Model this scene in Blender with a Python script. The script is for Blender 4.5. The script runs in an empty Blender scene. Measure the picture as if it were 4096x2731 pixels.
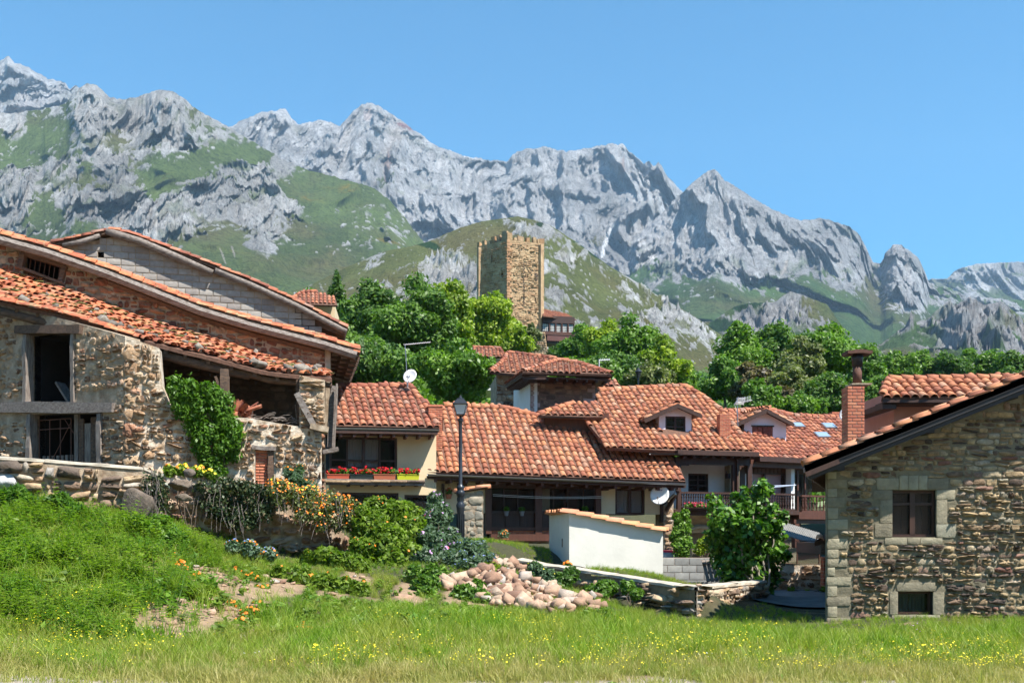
import bpy, math, random
import numpy as np
from mathutils import Vector, Matrix

R = math.radians
rng = np.random.default_rng(7)
random.seed(7)
scn = bpy.context.scene
COL = scn.collection

# ------------------------------------------------------------------ camera
F = 4100.0          # focal length in photo pixels (photo is 4096 wide)
HZ = 2150.0         # photo row of the horizon
CZ = 1.6
cam_d = bpy.data.cameras.new('camera')
cam = bpy.data.objects.new('camera', cam_d)
COL.objects.link(cam)
cam.location = (0, 0, CZ)
cam.rotation_euler = (R(90), 0, 0)
cam_d.sensor_width = 36.0
cam_d.lens = 36.0 * F / 4096.0
cam_d.shift_y = (HZ - 1365.5) / 4096.0
cam_d.clip_start = 0.1
cam_d.clip_end = 30000
scn.camera = cam

# ------------------------------------------------------------------ light
SUN_EL, SUN_AZ = R(57), R(126)      # azimuth clockwise from +Y
SUNV = Vector((math.sin(SUN_AZ) * math.cos(SUN_EL), math.cos(SUN_AZ) * math.cos(SUN_EL), math.sin(SUN_EL)))
world = bpy.data.worlds.new('World')
scn.world = world
world.use_nodes = True
wn = world.node_tree
bg = wn.nodes['Background']
sky = wn.nodes.new('ShaderNodeTexSky')
sky.sky_type = 'NISHITA'
sky.sun_disc = False
sky.sun_elevation = SUN_EL
sky.sun_rotation = SUN_AZ
sky.altitude = 600
sky.air_density = 1.0
sky.dust_density = 0.0
sky.ozone_density = 3.0
tint = wn.nodes.new('ShaderNodeMix'); tint.data_type = 'RGBA'; tint.blend_type = 'MULTIPLY'
tint.inputs[0].default_value = 1.0; tint.inputs[7].default_value = (.40, .95, 1.08, 1)
wn.links.new(sky.outputs[0], tint.inputs[6]); wn.links.new(tint.outputs[2], bg.inputs[0])
bg.inputs[1].default_value = 0.093
sun_d = bpy.data.lights.new('sun', 'SUN')
sun_d.energy = 5.0
sun_d.angle = R(0.53)
sun_d.color = (1.0, 0.95, 0.87)
sun = bpy.data.objects.new('sun', sun_d)
COL.objects.link(sun)
sun.rotation_euler = SUNV.to_track_quat('Z', 'Y').to_euler()
sun.location = (20, -10, 60)
vs = scn.view_settings
scn.display_settings.display_device = 'sRGB'
vs.view_transform = 'Standard'
vs.look = 'None'
vs.exposure = 1.12
vs.gamma = 1.0
vs.use_curve_mapping = False
cy = scn.cycles
cy.use_denoising = True
cy.max_bounces = 6
cy.diffuse_bounces = 3
cy.glossy_bounces = 2
cy.transmission_bounces = 3
cy.transparent_max_bounces = 6
cy.volume_bounces = 0
cy.sample_clamp_indirect = 6
cy.use_adaptive_sampling = True
cy.adaptive_threshold = 0.02

# ------------------------------------------------------------------ helpers
def at(u, v, Y):
    """world point seen at photo pixel (u,v) at depth Y"""
    return np.array([(u - 2048.0) / F * Y, Y, CZ - (v - HZ) / F * Y])

def interp(pts, xs, k=1):
    p = sorted(pts)
    return np.interp(xs, [q[0] for q in p], [q[k] for q in p])

M64 = np.int64(0xffffffff)
def _hash(ix, iy, iz, seed):
    h = (ix * 374761393 + iy * 668265263 + iz * 1440662683 + seed * 1274126177) & M64
    h = ((h ^ (h >> 13)) * 1274126177) & M64
    h = ((h ^ (h >> 15)) * 668265263) & M64
    return h ^ (h >> 16)

def perlin(x, y, z=0.0, seed=0):
    x, y, z = np.broadcast_arrays(np.asarray(x, float), np.asarray(y, float), np.asarray(z, float))
    fx, fy, fz = np.floor(x), np.floor(y), np.floor(z)
    ix, iy, iz = fx.astype(np.int64), fy.astype(np.int64), fz.astype(np.int64)
    x, y, z = x - fx, y - fy, z - fz
    u, v, w = [t * t * t * (t * (t * 6 - 15) + 10) for t in (x, y, z)]
    out = 0.0
    for dx in (0, 1):
        for dy in (0, 1):
            for dz in (0, 1):
                h = _hash(ix + dx, iy + dy, iz + dz, seed)
                g = ((h & 1023) / 511.5 - 1) * (x - dx) + (((h >> 10) & 1023) / 511.5 - 1) * (y - dy) + (((h >> 20) & 1023) / 511.5 - 1) * (z - dz)
                out = out + g * (u if dx else 1 - u) * (v if dy else 1 - v) * (w if dz else 1 - w)
    return out * 1.5

def fbm(x, y, z=0.0, oct=4, seed=0, gain=0.5):
    a, s, n = 1.0, 0.0, 0.0
    for i in range(oct):
        s = s + a * perlin(x, y, z, seed + i * 17)
        n += a
        a *= gain
        x, y, z = x * 2.03, y * 2.03, z * 2.03
    return s / n

def ridged(x, y, z=0.0, oct=4, seed=0, gain=0.55):
    a, s, n, w = 1.0, 0.0, 0.0, 1.0
    for i in range(oct):
        r = 1 - np.abs(perlin(x, y, z, seed + i * 17)) * 2.2
        r = np.clip(r, 0, 1) ** 2
        s = s + a * r * w
        w = np.clip(r * 1.4, 0, 1)
        n += a
        a *= gain
        x, y, z = x * 2.07, y * 2.07, z * 2.07
    return s / n

def sstep(a, b, x):
    t = np.clip((x - a) / (b - a), 0, 1)
    return t * t * (3 - 2 * t)

WL = {}     # world location of every parent
def wloc(o):
    return WL.get(o.name, Vector((0, 0, 0))) if o is not None else Vector((0, 0, 0))

def tag(o, label=None, cat=None, group=None, kind=None):
    if label: o['label'] = label
    if cat: o['category'] = cat
    if group: o['group'] = group
    if kind: o['kind'] = kind
    return o

def thing(name, loc, label, cat, group=None, kind=None):
    o = bpy.data.objects.new(name, None)
    COL.objects.link(o)
    o.empty_display_size = 0.3
    o.location = [float(c) for c in loc]
    WL[o.name] = Vector(o.location)
    return tag(o, label, cat, group, kind)

def np_mesh(name, V, Fc, mat=None, attrs=None, smooth=False, col=None):
    """V (n,3); Fc (m,k) array or list of arrays of equal-length faces"""
    me = bpy.data.meshes.new(name)
    V = np.asarray(V, np.float32)
    lists = Fc if isinstance(Fc, list) else [Fc]
    lists = [np.asarray(f, np.int32) for f in lists if len(f)]
    me.vertices.add(len(V))
    me.vertices.foreach_set('co', V.ravel())
    nl = sum(f.size for f in lists)
    nf = sum(len(f) for f in lists)
    me.loops.add(nl)
    me.loops.foreach_set('vertex_index', np.concatenate([f.ravel() for f in lists]))
    me.polygons.add(nf)
    tot = np.concatenate([np.full(len(f), f.shape[1], np.int32) for f in lists])
    st = np.concatenate([[0], np.cumsum(tot)[:-1]]).astype(np.int32)
    me.polygons.foreach_set('loop_start', st)
    me.polygons.foreach_set('loop_total', tot)
    if smooth:
        me.polygons.foreach_set('use_smooth', np.ones(nf, bool))
    for k, a in (attrs or {}).items():
        at_ = me.attributes.new(k, 'FLOAT', 'POINT')
        at_.data.foreach_set('value', np.asarray(a, np.float32))
    if col is not None:
        c4 = np.ones((len(V), 4), np.float32)
        c4[:, :3] = col
        at_ = me.attributes.new('Col', 'FLOAT_COLOR', 'POINT')
        at_.data.foreach_set('color', c4.ravel())
    me.update(calc_edges=True)
    me.validate()
    if mat: me.materials.append(mat)
    return me

def np_obj(name, V, Fc, mat, parent=None, attrs=None, smooth=False, col=None):
    V = np.asarray(V, float) - np.array(wloc(parent))
    me = np_mesh(name, V, Fc, mat, attrs, smooth, col)
    o = bpy.data.objects.new(name, me)
    COL.objects.link(o)
    if parent is not None:
        o.parent = parent
    WL[o.name] = wloc(parent)
    return o

class MB:
    """collects simple shapes in world coordinates and links them as one mesh"""
    def __init__(s):
        s.V, s.F, s.r = [], [], []
    def add(s, vs, fs, rnd=None):
        b = len(s.V)
        rnd = random.random() if rnd is None else rnd
        s.V += [tuple(float(c) for c in v) for v in vs]
        s.r += [rnd] * len(vs)
        s.F += [tuple(i + b for i in f) for f in fs]
        return s
    def hexa(s, p, rnd=None):
        """8 corners: bottom 0-3 ccw, top 4-7"""
        return s.add(p, [(3, 2, 1, 0), (4, 5, 6, 7), (0, 1, 5, 4), (1, 2, 6, 5), (2, 3, 7, 6), (3, 0, 4, 7)], rnd)
    def box(s, lo, hi, rnd=None):
        x0, y0, z0 = lo; x1, y1, z1 = hi
        return s.hexa([(x0, y0, z0), (x1, y0, z0), (x1, y1, z0), (x0, y1, z0), (x0, y0, z1), (x1, y0, z1), (x1, y1, z1), (x0, y1, z1)], rnd)
    def beam(s, a, b, w, h, up=(0, 0, 1), rnd=None, jit=0.0, seg=1):
        """rectangular bar from a to b; w sideways, h along up"""
        a, b, up = Vector(a), Vector(b), Vector(up)
        d = (b - a).normalized()
        sd = d.cross(up).normalized()
        upv = sd.cross(d).normalized()
        pts, fs = [], []
        for i in range(seg + 1):
            c = a.lerp(b, i / seg)
            if 0 < i < seg or jit:
                c = c + Vector([random.uniform(-jit, jit) for _ in range(3)])
            k = 1 + (random.uniform(-.15, .15) if jit else 0)
            for (p, q) in ((-1, -1), (1, -1), (1, 1), (-1, 1)):
                pts.append(c + sd * (p * w / 2 * k) + upv * (q * h / 2 * k))
        for i in range(seg):
            for k in range(4):
                j = (k + 1) % 4
                fs.append((i * 4 + k, i * 4 + j, i * 4 + 4 + j, i * 4 + 4 + k))
        fs += [(3, 2, 1, 0), tuple(seg * 4 + k for k in range(4))]
        return s.add(pts, fs, rnd)
    def tube(s, pts, r, n=8, cap=True, rnd=None):
        pts = [Vector(p) for p in pts]
        rs = r if isinstance(r, (list, tuple)) else [r] * len(pts)
        vs, fs = [], []
        for i, p in enumerate(pts):
            d = (pts[min(i + 1, len(pts) - 1)] - pts[max(i - 1, 0)]).normalized()
            ref = Vector((0, 0, 1)) if abs(d.z) < .9 else Vector((1, 0, 0))
            e = d.cross(ref).normalized()
            g = e.cross(d)
            for k in range(n):
                t = 2 * math.pi * k / n
                vs.append(p + (e * math.cos(t) + g * math.sin(t)) * rs[i])
        for i in range(len(pts) - 1):
            for k in range(n):
                j = (k + 1) % n
                fs.append((i * n + j, i * n + k, i * n + n + k, i * n + n + j))
        if cap:
            fs += [tuple(range(n)), tuple((len(pts) - 1) * n + n - 1 - k for k in range(n))]
        return s.add(vs, fs, rnd)
    def lathe(s, c, prof, n=12, sx=1, sy=1, rnd=None):
        """prof: [(radius, z)] about vertical axis at c"""
        return s.tube([(c[0], c[1], c[2] + z + i * 1e-5) for i, (r_, z) in enumerate(prof)], [r_ for r_, z in prof], n, True, rnd)
    def prism(s, poly, n, d, rnd=None):
        """polygon (list of 3D points) extruded by vector n*d"""
        k = len(poly)
        n = Vector(n) * d
        top = [Vector(p) + n for p in poly]
        return s.add([Vector(p) for p in poly] + top,
                     [tuple(range(k))[::-1], tuple(range(k, 2 * k))] + [(i, (i + 1) % k, k + (i + 1) % k, k + i) for i in range(k)], rnd)
    def build(s, name, mat, parent=None, smooth=False, label=None):
        off = np.array(wloc(parent))
        me = bpy.data.meshes.new(name)
        me.from_pydata([tuple(np.array(v) - off) for v in s.V], [], s.F)
        if mat: me.materials.append(mat)
        a = me.attributes.new('rnd', 'FLOAT', 'POINT')
        a.data.foreach_set('value', np.asarray(s.r, np.float32))
        if smooth:
            me.polygons.foreach_set('use_smooth', np.ones(len(me.polygons), bool))
        me.update()
        o = bpy.data.objects.new(name, me)
        COL.objects.link(o)
        if parent is not None: o.parent = parent
        WL[o.name] = wloc(parent)
        if label: o['label'] = label
        return o

class Pl:
    """a plane with its own (a,b) axes; px() takes a photo pixel to (a,b)"""
    def __init__(s, O, ea, eb):
        s.O, s.ea, s.eb = np.array(O, float), np.array(ea, float), np.array(eb, float)
        s.ea /= np.linalg.norm(s.ea); s.eb /= np.linalg.norm(s.eb)
        n = np.cross(s.ea, s.eb)
        s.n = n / np.linalg.norm(n)
    def px(s, u, v):
        d = np.array([(u - 2048.0) / F, 1.0, -(v - HZ) / F])
        c = np.array([0, 0, CZ])
        t = np.dot(s.O - c, s.n) / np.dot(d, s.n)
        p = c + d * t - s.O
        m = np.array([[1, np.dot(s.ea, s.eb)], [np.dot(s.ea, s.eb), 1]])
        return tuple(np.linalg.solve(m, [np.dot(p, s.ea), np.dot(p, s.eb)]))
    def pts(s, l):
        return [s.px(*q) for q in l]
    def P(s, a, b, h=0.0):
        return s.O + s.ea * a + s.eb * b + s.n * h
    def box(s, mb, a0, a1, b0, b1, h0, h1, rnd=None):
        P = s.P
        return mb.hexa([P(a0, b0, h0), P(a1, b0, h0), P(a1, b0, h1), P(a0, b0, h1), P(a0, b1, h0), P(a1, b1, h0), P(a1, b1, h1), P(a0, b1, h1)], rnd)
    def boxpx(s, mb, u0, v0, u1, v1, h0, h1, rnd=None):
        a0, b0 = s.px(u0, v1); a1, b1 = s.px(u1, v0)
        return s.box(mb, a0, a1, b0, b1, h0, h1, rnd)
    def prism(s, mb, poly, h0, h1, rnd=None):
        return mb.prism([s.P(a, b, h0) for a, b in poly], s.n, h1 - h0, rnd)

def inpoly(x, y, poly):
    x, y = np.asarray(x, float), np.asarray(y, float)
    r = np.zeros(x.shape, bool)
    k = len(poly)
    for i in range(k):
        x0, y0 = poly[i]; x1, y1 = poly[(i + 1) % k]
        c = ((y0 > y) != (y1 > y))
        with np.errstate(divide='ignore', invalid='ignore'):
            xi = (x1 - x0) * (y - y0) / ((y1 - y0) if y1 != y0 else 1e-9) + x0
        r ^= c & (x < xi)
    return r

# ------------------------------------------------------------------ materials
def mat(name):
    m = bpy.data.materials.new(name)
    m.use_nodes = True
    nt = m.node_tree
    b = nt.nodes['Principled BSDF']
    return m, nt, b

def nd(nt, typ, **kw):
    n = nt.nodes.new(typ)
    for k, v in kw.items():
        if k in ('operation', 'blend_type', 'data_type', 'noise_dimensions', 'feature', 'attribute_name', 'wave_type', 'bands_direction', 'distance', 'musgrave_type', 'noise_type', 'distance_metric'):
            setattr(n, k, v)
        else:
            n.inputs[k].default_value = v
    return n

def ramp(nt, fac, stops, interp_='LINEAR'):
    r = nt.nodes.new('ShaderNodeValToRGB')
    e = r.color_ramp.elements
    while len(e) < len(stops): e.new(0.5)
    for i, (p, c) in enumerate(stops):
        e[i].position = p
        e[i].color = (*c, 1)
    r.color_ramp.interpolation = interp_
    nt.links.new(fac, r.inputs[0])
    return r.outputs[0]

def rnd_out(nt):
    """a random number per piece: attribute 'rnd' + object random"""
    a = nd(nt, 'ShaderNodeAttribute', attribute_name='rnd')
    oi = nt.nodes.new('ShaderNodeObjectInfo')
    s = nd(nt, 'ShaderNodeMath', operation='ADD')
    nt.links.new(a.outputs['Fac'], s.inputs[0]); nt.links.new(oi.outputs['Random'], s.inputs[1])
    f = nd(nt, 'ShaderNodeMath', operation='FRACT')
    nt.links.new(s.outputs[0], f.inputs[0])
    return f.outputs[0]

def posn(nt, scale, detail=4, rough=.6, vec=None, stretch=None):
    """noise over world position"""
    g = nt.nodes.new('ShaderNodeNewGeometry')
    src = g.outputs['Position']
    if stretch:
        mp = nt.nodes.new('ShaderNodeMapping')
        mp.inputs['Scale'].default_value = stretch
        nt.links.new(src, mp.inputs[0]); src = mp.outputs[0]
    n = nd(nt, 'ShaderNodeTexNoise', Scale=scale, Detail=detail, Roughness=rough)
    nt.links.new(src, n.inputs['Vector'])
    return n.outputs['Fac']

def mixc(nt, fac, a, b, mode='MIX'):
    m = nt.nodes.new('ShaderNodeMix')
    m.data_type = 'RGBA'; m.blend_type = mode
    for sock, val in ((m.inputs[0], fac), (m.inputs[6], a), (m.inputs[7], b)):
        if hasattr(val, 'links'): nt.links.new(val, sock)
        elif isinstance(val, tuple): sock.default_value = (*val, 1)
        else: sock.default_value = val
    return m.outputs[2]

def bump(nt, b, height, strength=.5, dist=.02):
    n = nd(nt, 'ShaderNodeBump', Strength=strength, Distance=dist)
    nt.links.new(height, n.inputs['Height'])
    nt.links.new(n.outputs[0], b.inputs['Normal'])

def piece_mat(name, stops, nscale=6, namt=.5, rough=.85, bs=.5, bd=.01, stain=None, stretch=None):
    """pieces with a colour of their own each (ramp over rnd), mottled by noise"""
    m, nt, b = mat(name)
    c = ramp(nt, rnd_out(nt), stops)
    n1 = posn(nt, nscale, 6, .65, stretch=stretch)
    d = ramp(nt, n1, [(.3, (1 - namt,) * 3), (.7, (1 + namt * .35,) * 3)])
    c = mixc(nt, 1.0, c, d, 'MULTIPLY')
    if stain:
        n2 = posn(nt, stain[1], 5, .7)
        f = ramp(nt, n2, [(stain[2], (0, 0, 0)), (stain[3], (1, 1, 1))])
        c = mixc(nt, f, c, stain[0])
    nt.links.new(c, b.inputs['Base Color'])
    b.inputs['Roughness'].default_value = rough
    if bs: bump(nt, b, posn(nt, nscale * 2.5, 5, .7, stretch=stretch), bs, bd)
    return m

def plain(name, c, rough=.7, n=8, amt=.25, bs=.25, bd=.005, metal=0, c2=None, stretch=None, spec=None):
    m, nt, b = mat(name)
    n1 = posn(nt, n, 5, .65, stretch=stretch)
    c2 = c2 or tuple(x * (1 - amt) for x in c)
    nt.links.new(ramp(nt, n1, [(.35, c2), (.65, c)]), b.inputs['Base Color'])
    b.inputs['Roughness'].default_value = rough
    b.inputs['Metallic'].default_value = metal
    if spec is not None: b.inputs['Specular IOR Level'].default_value = spec
    if bs: bump(nt, b, posn(nt, n * 4, 5, .7, stretch=stretch), bs, bd)
    return m

def leaf_mat(name, stops, rough=.45, trans=.35, spec=.3):
    m, nt, b = mat(name)
    c = ramp(nt, rnd_out(nt), stops)
    nt.links.new(c, b.inputs['Base Color'])
    b.inputs['Roughness'].default_value = rough
    b.inputs['Specular IOR Level'].default_value = spec
    out = nt.nodes['Material Output']
    tr = nt.nodes.new('ShaderNodeBsdfTranslucent')
    c2 = mixc(nt, 1.0, c, (1.25, 1.5, .5), 'MULTIPLY')
    nt.links.new(c2, tr.inputs[0])
    mx = nt.nodes.new('ShaderNodeMixShader')
    mx.inputs[0].default_value = trans
    nt.links.new(b.outputs[0], mx.inputs[1]); nt.links.new(tr.outputs[0], mx.inputs[2])
    nt.links.new(mx.outputs[0], out.inputs[0])
    return m
# ------------------------------------------------------------------ mountains
K = 4096 / 2352.0
def mountain_mat(name, s):
    m, nt, b = mat(name)
    a = nd(nt, 'ShaderNodeAttribute', attribute_name='Col')
    n1 = posn(nt, s, 7, .72, stretch=(1, 1, .5))
    d = ramp(nt, n1, [(.30, (.5,) * 3), (.46, (.95,) * 3), (.62, (1.22,) * 3)])
    n2 = posn(nt, s * .42, 6, .68, stretch=(1, 1, .35))
    k = ramp(nt, n2, [(.465, (1, 1, 1)), (.495, (.62, .63, .66)), (.525, (1, 1, 1))])
    c = mixc(nt, 1.0, a.outputs['Color'], d, 'MULTIPLY')
    nt.links.new(mixc(nt, 1.0, c, k, 'MULTIPLY'), b.inputs['Base Color'])
    b.inputs['Roughness'].default_value = .95
    b.inputs['Specular IOR Level'].default_value = .1
    bump(nt, b, posn(nt, s * .8, 8, .8, stretch=(1, 1, .45)), 1.0, 2.2 / s)
    return m

def mountain(name, label, sky_, foot, Y0, Y1, nu, nv, amp, sc, grass, seed, rockc=(.40, .40, .41), green=(.12, .165, .05),
             jag=8, gpow=1.5, veg=.5, gorse=.25, spots=(), snow=(), rockbias=0.0, vert=1.0, dark=(), steep=1.0, cragk=.35, grad=2.0, msc=24.0, bulk=.45, cap=1.5):
    """sheet from the skyline down to the foot, with relief in depth, plus a back slope"""
    S = [(p[0] * K, p[1] * K) for p in sky_]; Ft = [(p[0] * K, p[1] * K) for p in foot]
    G = [(p[0] * K, p[1] * K) for p in grass]
    us = np.linspace(S[0][0], S[-1][0], nu)
    vt = interp(S, us) + jag * 1.0 * fbm(us / 45, us * 0, 0, 5, seed + 5, .7) * 2
    vb = interp(Ft, us)
    t = np.linspace(0, 1, nv)[:, None]
    U = np.broadcast_to(us, (nv, nu)).copy()
    V = vt[None] * (1 - t) + vb[None] * t
    Yb = Y0 + (Y1 - Y0) * t ** gpow
    Yb = Yb * (1 + .05 * fbm(us / 500, us * 0, 3.3, 3, seed)[None])
    X = (U - 2048) / F * Yb; Z = CZ - (V - HZ) / F * Yb
    w1 = fbm(X / sc * .7, Z / sc * .7, Yb / sc * .5, 3, seed + 31) * 1.3
    w2 = fbm(X / sc * .7, Z / sc * .7, Yb / sc * .5 + 9, 3, seed + 47) * 1.3
    # rock mask
    gl = interp(G, us)[None]
    rm = np.clip((gl - V) / 170.0, -grad, cap) + (fbm(X / sc * 1.1 + w1, Z / sc * 1.1 + w2, 1.7, 4, seed + 3, .65) * 4 + ridged(X / sc * 2.4 + w1, Z / sc * 1.8 + w2, 6.6, 3, seed + 55) * 1.1 - .5) * veg + rockbias
    bulge = 0 * U
    du, dv = 9 * fbm(U / 60, V / 60, 0, 4, seed + 81, .6), 9 * fbm(U / 60, V / 60, 5, 4, seed + 82, .6)
    for (ox, oy, rx, ry, s_) in spots:
        g_ = np.exp(-(((U / K - ox + du * 2) / rx) ** 2 + ((V / K - oy + dv * 2) / ry) ** 2) ** 1.3)
        rm = rm + s_ * g_
        if s_ > 1.15:
            dyy = V / K - oy + ry * .5 + dv
            bulge = np.maximum(bulge, np.exp(-((U / K - ox + du) / (rx * (1 + np.clip(dyy / ry, 0, 2) * .25))) ** 2 * 1.4 - (dyy / np.where(dyy < 0, ry * .9, ry * 2.6)) ** 2))
    rm2 = rm + fbm(X / sc * 5, Z / sc * 4, 4.2, 5, seed + 8, .75) * 3.0 + np.maximum(fbm(X / sc * 22, Z / sc * 18, 4.2, 2, seed + 88) - .22, 0) * 5 * (rm > -1.3)
    rock = sstep(-.12, .12, rm2)
    rs_ = sstep(-.5, .6, rm)
    el = np.maximum(np.abs(Z) * 0 + 1, 1)
    big = ridged(X / sc * .55 + w1 * .45, Z / sc * .16 / vert + w2 * .45, Yb / sc * .1, 3, seed + 1)
    med = ridged(X / sc * 2.1 + w1 * .8, Z / sc * .6 / vert + w2 * .8, 2.2, 4, seed + 2, .6)
    fin = ridged(X / sc * 7 + w1 * 1.5, Z / sc * 2.4 / vert + w2 * 1.5, 5.5, 4, seed + 4, .7)
    slabs = np.abs(perlin(X / sc * 4 - Z / sc * 1.4, Z / sc * 1.6, 3.3, seed + 77))
    disp = amp * bulk * bulge + amp * steep * (big * .9 + rs_ * ((med - .3) * .75 + (fin - .3) * .45 - (slabs - .25) * .25))
    edge = sstep(0, .05, t)
    Y = Yb - disp * (.35 + .65 * edge)
    XX = (U - 2048) / F * Y; ZZ = CZ - (V - HZ) / F * Y
    # relief in height: rounded turf, crags standing out of it
    crag = ridged(XX / sc * 2.6 + w1, Y / sc * 1.5 + w2, 1.1, 4, seed + 90, .62) - .3
    crag2 = ridged(XX / sc * 8, Y / sc * 4, ZZ / sc * 2, 4, seed + 95, .7) - .3
    roll = fbm(XX / sc * .7, Y / sc * .7, 0, 4, seed + 6)
    gul = -np.abs(fbm(XX / sc * 1.5 + w1 * .5, Y / sc * .35, 0, 3, seed + 66)) * .8
    ZZ = ZZ + edge * amp * cragk * ((roll + gul) * .35 + rs_ * (crag * .42 + crag2 * .26) + rock * .035 + (1 - rs_) * fbm(XX / sc * 9, Y / sc * 9, 0, 4, seed + 70) * .035)
    # colours of rock, turf, gorse, scree, snow
    rc = np.array(rockc)[None, None] * (0.86 + .5 * fbm(X / sc * 2.2, Z / sc * 1.1, 7.7, 5, seed + 11, .65))[..., None]
    st = fbm(X / sc * 9 + w1, Z / sc * 1.6, 1.1, 5, seed + 61, .7)
    strata = np.abs(perlin(X / sc * .8 + w1 * .5, Z / sc * 7 + w2 + X / sc * 2.2, 3.0, seed + 63))
    rc = rc * (1 + .5 * st[..., None]) * (.86 + .3 * np.clip(strata * 2.5, 0, 1))[..., None]
    red = sstep(.22, .5, fbm(X / sc * 1.2, Z / sc * .8, 3.9, 4, seed + 12))
    rc = rc * (1 - red[..., None] * np.array([.0, .09, .14]))
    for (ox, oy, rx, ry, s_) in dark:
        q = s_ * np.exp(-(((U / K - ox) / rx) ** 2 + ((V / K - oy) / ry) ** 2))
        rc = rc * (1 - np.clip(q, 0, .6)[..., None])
    gm = fbm(X / sc * 1.6, Z / sc * 1.6, 2.0, 5, seed + 13)
    gc = np.array(green)[None, None] * (1 + .75 * gm)[..., None]
    dry = sstep(-.1, .4, fbm(X / sc * .8, Z / sc * 1.3, 8.0, 5, seed + 14, .6))[..., None]
    gc = gc * (1 - dry) + np.array([.17, .155, .06]) * dry
    ye = sstep(.52 - gorse, .74 - gorse, fbm(X / sc * 1.5, Z / sc * 3.2, 6.0, 5, seed + 15, .7))[..., None] * .75
    gc = gc * (1 - ye) + np.array([.27, .19, .02]) * ye
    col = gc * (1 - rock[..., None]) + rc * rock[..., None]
    # a little turf on rock ledges
    led = sstep(.12, .3, fbm(X / sc * 3, Z / sc * 6, 9.1, 4, seed + 21)) * sstep(1.9, .2, rm) * .75
    col = col * (1 - led[..., None]) + gc * led[..., None]
    for sn in snow:
        ox, oy, rx, ry = sn[:4]; ang = sn[4] if len(sn) > 4 else 0
        dx, dy = U / K - ox, V / K - oy
        a_, b_ = dx * math.cos(ang) + dy * math.sin(ang), -dx * math.sin(ang) + dy * math.cos(ang)
        q = (a_ / rx) ** 2 + (b_ / ry) ** 2 + .9 * fbm(U / 22, V / 22, 0, 3, seed + 9)
        c_ = (.88, .89, .9) if len(sn) < 6 else sn[5]
        k = sstep(1.15, .75, q)[..., None]
        col = col * (1 - k) + np.array(c_) * k
    nb = 6   # back slope
    Vs = np.stack([XX, Y, ZZ], -1)
    back = []
    for i in range(nb, 0, -1):
        f = i / nb
        b_ = Vs[0].copy()
        b_[:, 1] += f * (Y0 * .16); b_[:, 2] -= (f ** 1.3) * (ZZ[0] - ZZ[-1].min()) * 1.0
        b_[:, 0] *= (b_[:, 1] / Vs[0][:, 1])
        back.append(b_)
    Vs = np.concatenate([np.stack(back), Vs], 0)
    col = np.concatenate([np.repeat(col[:1], nb, 0), col], 0)
    H, W = Vs.shape[:2]
    idx = np.arange(H * W).reshape(H, W)
    q = np.stack([idx[:-1, :-1], idx[1:, :-1], idx[1:, 1:], idx[:-1, 1:]], -1).reshape(-1, 4)
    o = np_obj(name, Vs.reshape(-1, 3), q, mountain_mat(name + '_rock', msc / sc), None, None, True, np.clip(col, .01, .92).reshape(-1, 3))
    tag(o, label, None, None, 'structure')
    return o

mountain('mountains', 'pale grey limestone massif with the highest summits',
    [(-60, 150), (0, 140), (20, 131), (35, 143), (60, 152), (85, 168), (110, 180), (130, 185), (150, 190), (160, 205), (175, 198), (205, 215), (260, 260), (350, 330), (450, 320), (527, 292), (560, 275), (600, 258),
     (655, 250), (668, 270), (685, 285), (740, 275), (780, 290), (800, 268), (830, 240), (850, 235), (880, 250), (920, 275), (960, 305), (1000, 335), (1040, 348), (1080, 362), (1110, 365), (1165, 372), (1178, 354),
     (1215, 340), (1250, 338), (1285, 345), (1300, 348), (1350, 340), (1400, 330), (1432, 332), (1448, 350), (1480, 377), (1490, 368), (1502, 384), (1512, 370), (1530, 400), (1565, 440), (1640, 520), (1800, 600), (2000, 660)],
    [(-60, 520), (600, 520), (1000, 640), (1600, 760), (2000, 760)], 4300, 3000, 640, 190, 330, 520,
    [(-60, 700), (600, 700), (1000, 640), (1300, 640), (1500, 660), (2000, 700)], 101, rockc=(.56, .555, .56), jag=11, gpow=1.0, veg=.35, gorse=-.2, vert=2.2, steep=1.1, cragk=.25,
    snow=[(590, 297, 12, 3, 0), (1395, 545, 5, 28, .5), (1385, 570, 4, 12, .2), (1150, 488, 3, 13, -.2), (1010, 333, 30, 2, .45), (1508, 492, 6, 3), (1080, 362, 18, 1.6, .2), (1140, 505, 28, 60, -.6, (.55, .54, .54)), (1500, 520, 22, 50, .75, (.6, .59, .59)),
          (930, 292, 24, 6, .35, (.36, .22, .22)), (890, 380, 7, 36, .1, (.42, .31, .28)), (1430, 390, 6, 26, 0, (.45, .36, .33)), (845, 265, 10, 16, .2, (.6, .52, .5))])
mountain('mountains', 'long pale cliff plateau at the far right end of the range',
    [(2100, 660), (2140, 640), (2175, 640), (2200, 618), (2240, 606), (2290, 603), (2352, 601), (2440, 606)], [(2100, 720), (2440, 700)], 5200, 4700, 150, 80, 260, 520,
    [(2100, 680), (2250, 670), (2440, 668)], 111, rockc=(.56, .555, .56), jag=5, gpow=1.0, veg=.1, gorse=-.2, vert=2.2)
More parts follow.
